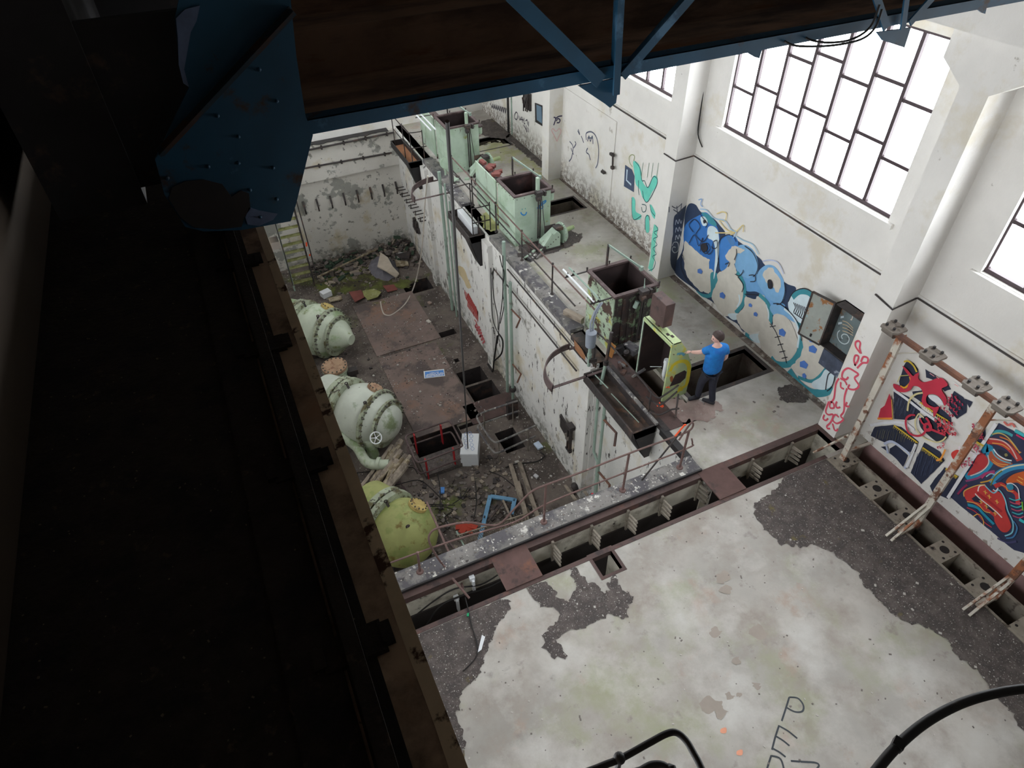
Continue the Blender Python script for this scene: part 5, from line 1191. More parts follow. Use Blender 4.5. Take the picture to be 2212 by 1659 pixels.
# ================================================================ INSULATOR FRAMES by the coloured murals
BZ = 2.74
bm = thing('busbar_frame', (8.28, 4.72, 0), 'rusty white-painted steel frame carrying clamps along the wall of murals', 'steel frame')
mb = MB(); mb.tube([(8.30,4.85,BZ),(8.30,-.2,BZ)], .05, 10); mb.build('top_beam', RUST, bm)
for (y_, foot) in ((4.62,0),(3.08,1),(1.70,1),(.3,1)):
    mb = MB(); mb.bar((8.30,y_,.02),(8.30,y_,BZ),.10,.06); mb.bar((8.36,y_,.02),(8.36,y_,BZ),.012,.10); mb.build('post', RUSTPOST, bm)
    if foot:
        mb = MB()
        for k in (-1,1): mb.bar((8.30,y_+.03*k,.55),(7.72,y_+.05*k,.03),.035,.05)
        mb.bar((8.3,y_,.05),(7.95,y_,.05),.08,.06); mb.build('brace', RUSTPOST, bm)
    mb = MB(); mb.tube([(8.34,y_-.02,BZ-.32),(8.5,y_-.25,BZ-.18),(8.36,y_-.42,BZ-.03)], .012, 6); mb.build('gusset_rod', RUSTPOST, bm)
mb = MB(); mb.bar((8.3,4.7,.55),(7.95,4.95,.02),.03,.03); mb.bar((8.35,4.6,.25),(8.75,4.55,.28),.05,.03); mb.build('brace', RUSTPOST, bm)
for y_ in (4.80,4.12,3.42,2.98,2.45,1.75):
    mb = MB(); mb.poly([(8.16,y_-.12,BZ+.04),(8.22,y_-.16,BZ+.04),(8.42,y_-.16,BZ+.04),(8.44,y_-.10,BZ+.04),(8.44,y_+.10,BZ+.04),(8.38,y_+.12,BZ+.04),(8.30,y_+.07,BZ+.04),(8.22,y_+.12,BZ+.04),(8.16,y_+.10,BZ+.04)], (0,0,.035)); mb.build('clamp', GREYCLAMP, bm)
    mb = MB(); mb.lathe([(-.10,.09),(.10,.09)], (8.30,y_,BZ), (0,1,0), 14); mb.build('clamp_collar', GREYCLAMP, bm)
    mb = MB()
    for (a,b) in ((8.22,-.08),(8.39,-.08),(8.22,.05),(8.39,.05)): mb.lathe([(0,.022),(.03,.02)], (a,y_+b,BZ+.09), (0,0,1), 8)
    mb.build('clamp_bolts', BLACKSTEEL, bm)
# strip of concrete blocks and openings in the floor under the frames
bs = struct('block_strip', (lambda m_: (m_.box((8.06,YF,-.5),(8.10,4.75,.01)), m_.box((8.50,YF,-.5),(8.56,4.75,.02)), m_)[-1])(MB()), BLOCKC)
y_ = 4.74; k = 0
while y_ > -1.2:
    mb = MB(); mb.box((8.10,y_-.30,-.4),(8.50,y_,.015)); o = mb.build('block', BLOCKC, bs)
    mb = MB()
    mb.lathe([(0,.075),(.012,.07)], (8.34,y_-.15,.006), (0,0,1), 16); o2 = mb.build('socket', DARKHOLE, o)
    mb = MB()
    for (a,b) in ((8.2,.05),(8.2,.25),(8.44,.04),(8.45,.25)): mb.lathe([(0,.022),(.004,.02)], (a,y_-b,.015), (0,0,1), 8)
    mb.build('bolt_holes', DARKHOLE, o)
    y_ -= .70 if k != 1 else .62; k += 1
mb = MB(); mb.box((8.10,YF,-.9),(8.5,4.75,-.85)); mb.build('channel_bottom', DARKHOLE, bs)

# ================================================================ PIT MACHINERY
def valve(px, py, R, mats, label, ang=-50, hand=False, cone=True, plain=False):
    body, fl = mats
    c = Z(px, py, PZ+.95); ax = Vector((math.cos(math.radians(ang)), math.sin(math.radians(ang)), 0)); c.z = PZ + R*.92
    c = Z(px, py, c.z)
    t = thing('spherical_valve', (c.x, c.y, PZ), label, 'valve')
    mb = MB(); mb.ball(c, R, 36, 24); mb.build('body', body, t, smooth=True)
    # flanged neck towards the pit
    if plain: cone = True
    if not plain:
        mb = MB(); mb.lathe([(.36,R*.93),(.40,R*1.0),(.47,R*1.0),(.51,R*.9)], c, ax, 40); mb.build('near_flange', fl, t, smooth=True)
        mb = MB(); mb.lathe([(.51,R*.9),(R*.80,R*.72),(R*.88,R*.70)], c, ax, 36); mb.build('reducer', body, t, smooth=True)
        mb = MB(); mb.lathe([(R*.88,R*.80),(R*.96,R*.80)], c, ax, 36); mb.build('outer_flange', FLANGE, t, smooth=True)
        if not cone:
            mb = MB(); mb.lathe([(R*.96,R*.62),(R*1.10,R*.56),(R*1.22,R*.38),(R*1.28,R*.18),(R*1.29,R*.03)], c, ax, 28); mb.build('end_cap', body, t, smooth=True)
        mb = MB(); mb.lathe([(R*.96,R*.62),(R*1.15,R*.52),(R*1.45,R*.26),(R*1.55,R*.2)], c, ax, 30); (mb.build('cone', body, t, smooth=True) if cone else None)
    mb = MB(); mb.lathe([(-R*.52,R*.90),(-R*.56,R*1.02),(-R*.72,R*1.02),(-R*.76,R*.9)], c, ax, 40); mb.lathe([(-R*.8,R*.98),(-R*.98,R*.98)], c, ax, 40); mb.build('far_flange', FLANGE, t, smooth=True)
    mb = MB(); mb.lathe([(-R*.98,R*.9),(-R*1.6,R*.85)], c, ax, 32); mb.build('inlet_pipe', body, t, smooth=True)
    a = ax.orthogonal().normalized(); b = ax.cross(a)
    proto = None
    for (h, rr, nb) in (((-R*.76, R*.97, 30),) if plain else ((.50, R*.95, 30), (-R*.76, R*.97, 30), (R*.97, R*.75, 22))):
        for k in range(nb):
            an = 2*math.pi*k/nb; p = a*math.cos(an)*rr + b*math.sin(an)*rr
            if p.z < -R*.25: continue
            pos = Vector((0,0,c.z-PZ)) + ax*h + p
            if proto is None:
                m2 = MB(); m2.lathe([(-.05,.024),(.05,.024)], (0,0,0), ax, 7)
                proto = m2.build('bolt', BOLT); proto.parent = t; proto.location = pos
            else:
                o = proto.copy(); COL.objects.link(o); o.location = pos
    # hatch on the shoulder
    d = (Vector((.55,.1,.80))).normalized(); h0 = c + d*(R-.03)
    mb = MB(); mb.lathe([(0,.22),(.07,.22),(.08,.18)], h0, d, 24); ht = mb.build('hatch', HATCH if hand is False else HATCH2, t, smooth=True)
    a2 = d.orthogonal().normalized(); b2 = d.cross(a2); mb = MB()
    for k in range(12):
        an = 2*math.pi*k/12; mb.lathe([(0,.018),(.03,.018)], h0 + d*.075 + (a2*math.cos(an)+b2*math.sin(an))*.19, d, 6)
    mb.build('hatch_bolts', BOLT, ht)
    for dd in (Vector((.05,-.50,.86)), Vector((-.2,.35,.9))):
        dd.normalize(); q = c + dd*(R-.01); mb = MB(); mb.bar(q, q+dd*.13, .05, .03)
        mb.tube([q+dd*.17+Vector((.035*math.cos(k*math.pi/6),0,.035*math.sin(k*math.pi/6))) for k in range(12)], .014, 6, closed=True); mb.build('lifting_eye', DARKSTEEL, t)
    mb = MB(); mb.box((c.x-.45,c.y-.4,PZ),(c.x+.45,c.y+.4,PZ+.22)); mb.build('base', DARKSTEEL, t)
    return t, c
v1, c1 = valve(688, 712, .80, (VALVE, FLANGE), 'pale green spherical valve with a violet paint mark, furthest of the three')
v2, c2 = valve(785, 895, .84, (M('white_green_valve_paint', srgb(190,196,184), .07, 2, rough=.45, patches=((srgb(120,132,100),1.5,.60,.05),(srgb(90,100,50),2.2,.68,.03),(srgb(60,56,44),9,.70,.015))), FLANGE), 'whitish green spherical valve with a tan hatch, middle of the three', hand=True, cone=False, ang=-52)
v3, c3 = valve(872, 1150, .78, (VALVE_YG, FLANGE), 'mossy yellow-green spherical valve nearest the kerb', cone=False, ang=-62, plain=True)
mb = MB()
for k in range(14):
    d = Vector((.15+RND.uniform(-.10,.10), -.55+RND.uniform(-.15,.15), .8)).normalized(); q = c1 + d*.802
    mb.lathe([(0,.05),(.002,.045)], q, d, 8)
o = mb.build('violet_mark', flat('violet_paint', 168, 120, 178), v1); o['label'] = 'violet paint mark'
# flanged stub between the valves
sb = Z(722, 790, PZ+.85)
t = thing('flanged_stub', (sb.x, sb.y, PZ), 'green pipe stub with a bolted tan blind flange between two spherical valves', 'pipe stub')
mb = MB(); mb.lathe([(0,.30),(.78,.30)], (sb.x,sb.y,PZ), (0,0,1), 28); mb.build('pipe', MINT_RUST, t, smooth=True)
mb = MB(); mb.lathe([(.78,.36),(.86,.36)], (sb.x,sb.y,PZ), (0,0,1), 32); mb.build('blind_flange', HATCH2, t, smooth=True)
mb = MB(); mb.lathe([(.69,.36),(.76,.36)], (sb.x,sb.y,PZ), (0,0,1), 32); mb.build('pipe_flange', FLANGE, t, smooth=True)
pr = None
for k in range(16):
    a = 2*math.pi*k/16; pos = Vector((.32*math.cos(a), .32*math.sin(a), .80))
    if pr is None:
        m2 = MB(); m2.lathe([(-.1,.022),(.09,.022)], (0,0,0), (0,0,1), 7); pr = m2.build('bolt', BOLT); pr.parent = t; pr.location = pos
    else: o = pr.copy(); COL.objects.link(o); o.location = pos
mb = MB(); mb.lathe([(0,.10),(.45,.10)], (sb.x+.45,sb.y-.05,PZ), (0,0,1), 12); mb.bbox((sb.x+.45,sb.y-.05,PZ+.5),(.3,.2,.16)); mb.build('side_valve', DARKSTEEL, t)
# hand wheel and elbow pipe below the middle valve
hw = Z(812, 946, PZ+.95)
t = thing('hand_wheel_valve', (hw.x, hw.y, PZ), 'white five-spoked hand wheel on a valve stem below the middle valve', 'hand wheel')
nd = Vector((.25,-.75,.6)).normalized(); a = nd.orthogonal().normalized(); b = nd.cross(a)
mb = MB(); mb.tube([hw+(a*math.cos(k*math.pi/12)+b*math.sin(k*math.pi/12))*.15 for k in range(24)], .016, 8, closed=True)
for k in range(5):
    an = k*2*math.pi/5; mb.tube([hw, hw+(a*math.cos(an)+b*math.sin(an))*.15], .010, 6)
mb.ball(hw, .03, 10, 8); mb.build('wheel', WHITEMETAL, t, smooth=True)
mb = MB(); mb.tube([hw, hw-nd*.5], .022, 8); mb.build('stem', DARKSTEEL, t)
mb = MB(); mb.lathe([(0,.16),(.5,.14),(.6,.18),(.66,.18)], (hw.x-.12,hw.y+.35,PZ), (0,0,1), 16); mb.build('valve_body', VALVE, t, smooth=True)
e0 = Z(770, 965, PZ+.45); e1 = Z(795, 1000, PZ+.30); e2 = Z(840, 1003, PZ+.28)
mb = MB(); mb.tube(spline([e0+Vector((-.3,.3,.3)), e0, e1, e2],5), .13, 14); mb.lathe([(-.04,.17),(.04,.17)], (e1+e2)/2, (e2-e1), 16); mb.tube([(e2.x,e2.y,PZ+.28),(e2.x+.05,e2.y,PZ)], .12, 12)
solo('elbow_pipe', mb, VALVE, 'pale green elbow pipe curling under the middle spherical valve', 'pipe', smooth=True)
# floor plates
for k,(x0,x1,y0,y1,lb) in enumerate(((2.62,4.72,16.22,19.1,'large rusty orange-edged steel plate on the pit floor nearer the back wall'),(2.62,4.50,12.42,16.08,'large rusty steel plate with the small blue sign on it'))):
    mb = MB(); mb.box((x0,y0,PZ+.0),(x1,y1,PZ+.03)); solo('floor_plate', mb, PLATE, lb, 'steel plate')
mb = MB(); mb.box((2.38,10.95,PZ),(3.78,11.60,PZ+.14)); solo('debris_platform', mb, GRIT, 'low grit-covered platform in front of the red-posted hatch', 'platform')
mb = MB(); mb.box((4.2,12.2,PZ),(5.6,13.0,PZ+.03)); solo('floor_plate', mb, REDSTEEL, 'red-brown steel plate with a round hole beside the square hatches', 'steel plate')
mb = MB(); mb.poly([Z(x,y,PZ+.01) for x,y in ((886,1000),(1060,960),(1200,1010),(1130,1150),(960,1160),(900,1090))], (0,0,.012)); 
# sign
sg = thing('blue_sign', (3.9,14.6,PZ+.03), 'small blue and white enamel sign lying on the pit floor plate', 'sign')
cs = crop(900,780,27.65); S0 = PZ+.035
co = [Z(*cs(*q), S0) for q in ((415,620),(1640,480),(1700,900),(460,1050))]
mb = MB(); mb.poly(co, (0,0,.012)); mb.build('board', WHITEMETAL, sg)
ci = [Z(*cs(*q), S0+.013) for q in ((490,650),(1600,530),(1640,850),(510,1000))]
mb = MB(); mb.poly(ci, (0,0,.002)); mb.build('blue_field', flat('sign_blue', 84, 150, 232, .5), sg)
def lerp2(a, b): return (ci[0].lerp(ci[1], a)).lerp(ci[3].lerp(ci[2], a), b)
rr_ = random.Random(3); mb = MB()
for (v_, u0, u1, hh) in ((.30,.26,.74,.07),(.52,.06,.96,.08),(.70,.04,.97,.085),(.88,.05,.97,.085)):
    u_ = u0
    while u_ < u1:
        w_ = rr_.uniform(.018,.034)
        a_, b_, c_, d_ = lerp2(u_, v_-hh), lerp2(u_+w_*.8, v_-hh), lerp2(u_+w_*.8, v_+hh*.7), lerp2(u_, v_+hh*.7)
        if rr_.random() > .14: mb.poly([a_+Vector((0,0,.002)), b_+Vector((0,0,.002)), c_+Vector((0,0,.002)), d_+Vector((0,0,.002))], (0,0,.0015))
        u_ += w_
mb.build('lettering', WHITEMETAL, sg)
# white cabinet with circles doodled on top
an = math.radians(-26); W = M('fridge_white', srgb(226,230,236), .02, 2, rough=.4)
fx, fy = 3.71, 11.20
t = thing('white_cabinet', (fx, fy, PZ), 'white box-shaped cabinet with blue circles doodled on top', 'cabinet')
mb = MB(); mb.bbox((fx,fy,PZ+.235), (.46,.74,.47), rz=an); mb.build('body', W, t, bevel=.012)
mb = MB(); mb.bbox((fx,fy,PZ+.474), (.44,.72,.012), rz=an); lid = mb.build('lid', WHITEMETAL, t)
P12 = Paint('z', PZ+.482, crop(750,850,3.687), off=.002)
for (u,v) in ((945,325),(940,358),(945,395),(950,430),(988,340),(985,375),(992,410),(998,440),(975,318)): P12.line((120,150,200), [(u-14,v),(u,v-14),(u+14,v),(u,v+14)], .010, closed=True)
o = P12.build(t, 'faint blue circles', 'doodle')
# red-posted hatch guard
rc = thing('hatch_guard', (2.3,11.0,PZ), 'hatch guard of rusty rails on four red posts', 'guard rail')
zt, zm = PZ+.72, PZ+.30
zmid = PZ + .5
for (x_, y_) in ((2.46,11.92),(3.2,11.95),(2.44,10.98),(3.2,11.02)):
    mb = MB(); mb.bar((x_,y_,PZ),(x_-.0,y_,zt),.10,.03); mb.build('post', REDPAINT, rc)
for (zz, e) in ((zt,.0),(zm,.03)):
    mb = MB(); mb.tube(spline([(2.22,11.5,zz),(2.22,11.85,zz),(2.32,11.97,zz),(2.8,11.98,zz),(3.35,11.98,zz),(3.47,11.9,zz),(3.48,11.5,zz),(3.46,11.08,zz),(3.36,10.98,zz),(2.8,10.95,zz),(2.35,10.94,zz),(2.22,11.05,zz)],4,True), .024, 8, closed=True); mb.build('rail', RIM, rc, smooth=True)
# grey guard by the right hatch
gc = thing('hatch_guard', (4.2,11.2,PZ), 'bent grey-brown guard rails around the square hatch by the pit wall', 'guard rail')
for (zz) in (PZ+.85, PZ+.45):
    mb = MB(); mb.tube(spline([(5.35,11.75,zz),(4.8,11.76,zz),(4.25,11.74,zz),(4.12,11.62,zz),(4.12,11.2,zz),(4.16,10.72,zz),(4.3,10.62,zz),(4.8,10.66,zz),(5.38,10.72,zz)],5), .026, 8); mb.build('rail', KERBC, gc, smooth=True)
for (x_, y_) in ((4.35,11.74),(4.30,10.66),(5.2,11.75),(5.15,10.7)):
    mb = MB(); mb.bar((x_,y_,PZ),(x_,y_,PZ+.86),.05,.02); mb.build('post', GREYCLAMP, gc)
mb = MB(); mb.box((5.15,11.95,PZ),(5.45,12.1,PZ+.6)); mb.build('end_panel', DARKSTEEL, gc)
# ladder at the back left
ld = thing('ship_ladder', (1.38,21.0,PZ), 'steep ladder stair with mossy treads against the left of the back wall', 'ladder')
for x_ in (1.04,1.74):
    mb = MB(); mb.bar((x_,21.0,PZ),(x_+.02,21.5,.4),.05,.14,up=(0,1,0)); mb.build('stringer', DARKSTEEL if x_ > 1.5 else PALEPIPE, ld)
for k in range(16):
    z_ = PZ+.28+.28*k; y_ = 21.0 + .5*(z_-PZ)/4.8; mb = MB(); mb.box((1.06,y_-.10,z_),(1.72,y_+.06,z_+.03)); mb.build('tread', MOSSWOOD, ld)
for x_ in (1.02,1.86):
    mb = MB(); mb.tube([(x_,20.85,PZ+.3),(x_+.02,20.9,PZ+1.4),(x_+.0,21.35,.6)], .022, 6); mb.build('handrail', DARKSTEEL, ld)
for (u,v) in ((662,528),(669,551)):
    mb = MB(); c_ = Y(u,v,20.85); mb.bbox(c_, (.05,.03,.14 if v < 540 else .07), ry=.2); mb.build('tape', ORANGETAG, ld)
# tarp heap
mb = MB(); tc = Z(826,572,PZ+.1); n1, n2 = 22, 8
vs = []; fs = []
for i in range(n1):
    a = 2*math.pi*i/n1
    for j in range(n2+1):
        r = j/n2; rr = r*(1+.12*noise.noise(Vector((math.cos(a)*2,math.sin(a)*2,0))))
        x_ = tc.x + .52*rr*math.cos(a); y_ = tc.y - .1 + .85*rr*math.sin(a)
        z_ = PZ + .02 + .42*(1-r*r)*(.6+.5*noise.noise(Vector((x_*2.5,y_*2.5,1)))) + .05*math.sin(a*9)*r*(1-r)*4
        vs.append((x_,y_,max(z_,PZ+.01)))
for i in range(n1):
    q = (i+1) % n1
    for j in range(n2): fs.append((i*(n2+1)+j, q*(n2+1)+j, q*(n2+1)+j+1, i*(n2+1)+j+1)[::-1])
mb.add(vs, fs)
t = thing('crumpled_awning', tuple((tc.x,tc.y,PZ)), 'crumpled grey and beige awning heaped by the back wall', 'awning')
mb.build('grey_cloth', TARP, t, smooth=True)
mb = MB(); q = [Z(822,545,PZ+.45),Z(838,556,PZ+.5),Z(848,575,PZ+.4),Z(862,590,PZ+.2),Z(855,598,PZ+.12),Z(835,585,PZ+.38),Z(815,575,PZ+.45)]
mb.poly(q, (0,0,-.05)); mb.build('beige_cloth', TARP2, t)
def plank(name, a, b, w_, h_, mat, label, cat, z0=None, grp=None):
    a = Vector(a); b = Vector(b); mb = MB(); mb.bar(a, b, w_, h_); return solo(name, mb, mat, label, cat, grp)
plank('wooden_batten', Z(686,598,PZ+.1), Z(800,545,PZ+.35), .05, .04, WOODLIGHT, 'long pale batten propped between the ladder and the awning', 'batten')
plank('wooden_batten', Z(780,553,PZ+.3), Z(812,540,PZ+.3), .05, .04, WOODLIGHT, 'short pale batten lying above the long one by the awning', 'batten')
# long planks on the pit floor
for k,(a,b,lb) in enumerate((((1103,1002),(1140,1128),'left one of the long weathered planks in front of the white cabinet'),((1122,998),(1165,1128),'right one of the long weathered planks in front of the white cabinet'),((1118,1040),(1135,1110),'short plank wedged between the two long weathered planks'))):
    plank('plank', Z(*a,PZ+.06+.03*(k==2)), Z(*b,PZ+.10+.06*(k==2)), .11, .03, WOOD, lb, 'plank')
# blue window frame
bf = thing('window_frame', tuple(Z(1080,1120,PZ)), 'broken pale blue window frame lying in the debris', 'window frame')
f_ = lambda u,v,z_=.08: Z(*crop(750,850,3.687)(u,v), PZ+z_)
for (a,b) in (((1140,815),(1050,1190)),((1140,820),(1340,850)),((1335,840),(1310,960)),):
    mb = MB(); mb.bar(f_(*a), f_(*b), .10, .05); mb.build('rail', BLUEFRAME, bf)
mb = MB(); mb.bar(f_(1095,975,.12), f_(1092,990,.12), .03, .02); mb.build('lock', BLACKSTEEL, bf)
for (a,b,lb) in (((1240,850),(1310,1000),'grey-brown stick crossing the blue window frame'),((1235,870),(1120,1020),'dark thin bar crossing the blue window frame')):
    plank('stick', f_(*a,.16), f_(*b,.16), .05, .03, WOOD if 'grey' in lb else DARKSTEEL, lb, 'stick')
# wire mesh panel below the kerb
wm = thing('wire_mesh_panel', tuple(f_(1130,1080,.0)), 'rusty wire mesh panel leaning below the near kerb', 'mesh panel')
A0, A1, A2, A3 = f_(880,1130,.9), f_(1420,960,.9), f_(1440,1040,.3), f_(960,1230,.3)
for (a,b) in ((A0,A1),(A1,A2),(A2,A3),(A3,A0)):
    mb = MB(); mb.tube([a,b], .018, 6); mb.build('frame_bar', WOOD, wm)
mb = MB()
for k in range(1,34): mb.tube([A0.lerp(A1,k/34), A3.lerp(A2,k/34)], .006, 4, cap=False)
for k in range(1,9): mb.tube([A0.lerp(A3,k/9), A1.lerp(A2,k/9)], .004, 4, cap=False)
mb.build('mesh', WOOD, wm)['kind'] = 'stuff'
for (a,b,lb) in (((1735,730),(1820,850),'short grey board leaning at the foot of the pit wall by the kerb'),((1890,780),(1950,860),'short pale board beside the kerb at the foot of the pit wall'),((870,1100),(950,1250),'pale bar resting against the kerb above the mossy valve'),((640,870),(740,1080),'rusty thin bar standing beside the mossy valve'),((730,1080),(880,1270),'rusty bar crossing behind the left kerb railing')):
    plank('bar', f_(*a,.5), f_(*b,.9), .07 if 'board' in lb else .035, .03, WOOD if 'board' in lb else (PALEPIPE if 'pale' in lb else RIM), lb, 'board' if 'board' in lb else 'bar')
# bundle of splintered logs
for k in range(15):
    a = f_(430-24*(k%6)+6*k, 375+28*(k%4)+10*k, .18+.16*(k//6)); b = f_(195-30*(k%5)+6*k, 700+34*(k%4)+14*k, .12+.12*(k//6))
    mb = MB(); r = RND.uniform(.05,.09); mb.tube([a, a.lerp(b,.5)+Vector((RND.uniform(-.04,.04),0,RND.uniform(-.02,.04))), b], [r, r*.9, r*.75], 7)
    solo('splintered_log', mb, WOODLIGHT if k % 2 else WOOD, 'weathered splintered post in the bundle beside the hand wheel', 'post', 'bundle of weathered posts')
# loose sheets near the back
def sheet(name, pts, mat, label, cat, z_=.02, th=.015):
    mb = MB(); mb.poly([Z(*crop(550,230,3.6875)(*q), PZ+z_+ (.05 if i % 3 == 0 else 0)) for i, q in enumerate(pts)], (0,0,th)); return solo(name, mb, mat, label, cat)
sheet('sheet', [(750,1480),(850,1465),(880,1520),(800,1560)], PINKPLATE, 'dull red sheet lying by the floor edge near the back', 'sheet', .06)
sheet('sheet', [(1020,1430),(1110,1420),(1140,1460),(1060,1480)], PINKPLATE, 'smaller dull red scrap right of the mossy sheet', 'sheet', .03)
sheet('sheet', [(860,1470),(950,1455),(1010,1480),(980,1520),(900,1545),(870,1510)], GREENPLATE, 'mossy yellow-green sheet beside the dull red one', 'sheet', .08)
sheet('board', [(585,1530),(690,1510),(700,1540),(600,1560)], WOODLIGHT, 'pale flat board lying behind the furthest valve', 'board', .05, .03)
sheet('board', [(1120,1230),(1220,1240),(1230,1270),(1130,1280)], WOODLIGHT, 'short mossy board right of the awning', 'board', .05, .04)
sheet('board', [(1120,1180),(1240,1160),(1230,1220),(1160,1210)], DARKSTEEL, 'dark broken board in the rubble of the back corner', 'board', .12, .03)
mb = MB(); c_ = Z(704,634,PZ+.12); mb.bbox((c_.x,c_.y,PZ+.12),(.34,.26,.2),rz=.3); solo('white_crate', mb, WHITEMETAL, 'small white crate at the foot of the ladder', 'crate', bevel=.01)
mb = MB(); c_ = Z(866,551,PZ+.1); mb.lathe([(0,.14),(.12,.16),(.14,.05)], (c_.x,c_.y,PZ), (0,0,1), 12); solo('white_tub', mb, WHITEMETAL, 'white plastic tub in the back corner rubble', 'tub')
for (u,v,col_,lb,s_) in ((955,1060,(90,150,226),'small blue carton on the round pale patch of debris',.12),(1163,963,(200,216,236),'small white and blue leaflet near the pit wall',.16),(1158,1029,(200,200,204),'small pale square tile in front of the planks',.08),(926,695,(210,206,198),'thin pale strip lying on the furthest plate',.10),(928,655,(160,140,130),'small brown brick near the far hatch',.10)):
    mb = MB(); c_ = Z(u,v,PZ+.04); mb.bbox((c_.x,c_.y,PZ+.05),(s_,s_*1.5,.05),rz=RND.uniform(-.5,.5)); solo('litter', mb, flat('litter_%d' % u, *col_), lb, 'litter')
mb = MB(); mb.poly([Z(*q,.012) for q in ((1041,1372),(1048,1376),(1040,1404),(1032,1410))], (0,0,.01)); solo('paper_scrap', mb, WHITEMETAL, 'torn white scrap on the grit at the left of the near floor', 'paper')
mb = MB(); mb.tube(spline([f_(1540,470,.05),f_(1570,500,.05),f_(1500,545,.05),f_(1350,560,.05),f_(1260,590,.05)],5), .018, 6); solo('floor_cable', mb, CABLE, 'dark cable snaking from the pit wall past the planks', 'cable')
for k, pts in enumerate(([(0,640),(200,620),(400,600),(520,590),(560,640)],[(200,780),(420,720),(560,690),(640,730),(760,850)],[(840,880),(920,820),(960,750)],[(1130,620),(1230,660),(1330,740)],[(640,900),(760,900),(840,930),(780,980),(800,1040)],[(720,640),(740,760),(740,880)],[(1010,1000),(1030,860),(1020,700)],[(400,880),(560,880),(860,890)])):
    mb = MB(); mb.tube(spline([f_(*q,.06+.03*k) for q in pts],5), .013, 6); solo('debris_wire', mb, CABLE, 'loose black wire among the debris around the red-posted hatch', 'wire', 'loose wires in the pit debris')
mb = MB()
for k in range(5): mb.bbox(f_(900+25*k,1060+ (k%2)*25,.1), (.22,.14,.03), rz=RND.uniform(0,3), rx=RND.uniform(-.3,.3))
solo('red_scrap', mb, flat('rusty_red', 176, 62, 44), 'bright rusty red scrap metal behind the wire mesh', 'scrap')
mb = MB(); c_ = f_(1945,800,.5); mb.bar(c_, c_+Vector((.12,-.12,.05)), .05, .03); solo('pink_scrap', mb, flat('pink_plastic', 232, 80, 96), 'small pinkish red scrap at the foot of the pit wall', 'scrap')
mb = MB(); c_ = f_(1870,720,.3); c_.x = min(c_.x, 5.55); mb.lathe([(0,.10),(.03,.11),(.10,.03)], c_, (.3,-.4,1), 16); mb.tube([c_, (c_.x,c_.y,PZ)], .03, 8); solo('bell_cap', mb, DARKSTEEL, 'dark bell-shaped cap on a short stem by the pit wall', 'cap')
for (u,v) in ((400,760),(430,800)):
    mb = MB(); a_=f_(u-70,v,.1); b_=f_(u+20,v-60,.1); c_=f_(u+60,v+20,.1); d_=f_(u-10,v+60,.1)
    for p_,q_ in ((a_,b_),(b_,c_),(c_,d_),(d_,a_),(a_,c_)): mb.bar(p_,q_,.03,.02)
    solo('broken_frame', mb, RIM, 'broken red-brown metal frame beside the splintered posts, %s' % ('upper one' if v < 780 else 'lower one'), 'frame')  # broken metal frames made of flat bars

# ================================================================ LOOSE DIRT
def inside(p, poly):
    c = False; j = len(poly)-1
    for i in range(len(poly)):
        a, b = poly[i], poly[j]
        if (a.y > p.y) != (b.y > p.y) and p.x < (b.x-a.x)*(p.y-a.y)/(b.y-a.y)+a.x: c = not c
        j = i
    return c
def patch(pts, z_, mat, label, rag=.06, th=.008, bits=0, conv=None, xm=9.02, ym=99):
    P = [Z(*(conv(*q) if conv else q), z_) for q in pts]
    P = spline(P, 4, True); P2 = []
    for i, a in enumerate(P):
        b = P[(i+1) % len(P)]; k = max(1, int((b-a).length/.022))
        for j in range(k):
            q = a.lerp(b, j/k); nn = noise.noise_vector(q*4.0)*rag + noise.noise_vector(q*13.0)*rag*.9 + noise.noise_vector(q*31.0)*rag*.55 + noise.noise_vector(q*70.0)*rag*.3
            nn.z = 0; q = q + nn; P2.append(Vector((min(q.x,xm), min(q.y,ym), q.z)))
    Q = []
    for i, q in enumerate(P2):
        a, b = P2[i-1], P2[(i+1) % len(P2)]
        if (q - a).length < 1e-4: continue
        Q.append(q)
    P2 = Q
    P = P2; mb = MB()
    vo, _, fo, _, _, _ = delaunay_2d_cdt([p.to_2d() for p in P2], [], [list(range(len(P2)))], 1, 1e-5)
    fs_ = []
    for f in fo:
        a, b, c = vo[f[0]], vo[f[1]], vo[f[2]]
        fs_.append(tuple(f) if (b-a).cross(c-a) > 0 else tuple(f)[::-1])
    mb.add([(v.x, v.y, z_+th) for v in vo], fs_, 0)
    if bits:
        xs = [p.x for p in P]; ys = [p.y for p in P]
        for k in range(bits):
            q = Vector((RND.uniform(min(xs),max(xs)), RND.uniform(min(ys),max(ys)), z_+th))
            if inside(q, P):
                s_ = RND.uniform(.004,.013)*(2.6 if RND.random() < .03 else 1); mb.bbox(q, (s_, s_*RND.uniform(.5,1.6), s_*.5), rz=RND.uniform(0,3), mi=1 if RND.random() < .45 else 2)
    return solo('grit', mb, [mat, CHIP, CHIPD], label, 'debris', kind='stuff')
CHIP = flat('pale_chip', 188, 184, 178); CHIPD = flat('grey_chip', 120, 112, 108)
patch([(1700,1004),(1780,975),(1840,1030),(1930,1120),(2090,1270),(2280,1450),(2300,1620),(2200,1570),(2150,1500),(2080,1430),(2030,1375),(1930,1330),(1870,1265),(1830,1215),(1760,1180),(1690,1178),(1650,1140),(1630,1105),(1640,1080),(1690,1040)], 0, GRIT, 'broad drift of dark grit beside the concrete block strip', bits=2600, xm=8.05, ym=4.75)
cC = crop(820, 850, 2.1476)
cD = crop(864, 1123, 1.47)
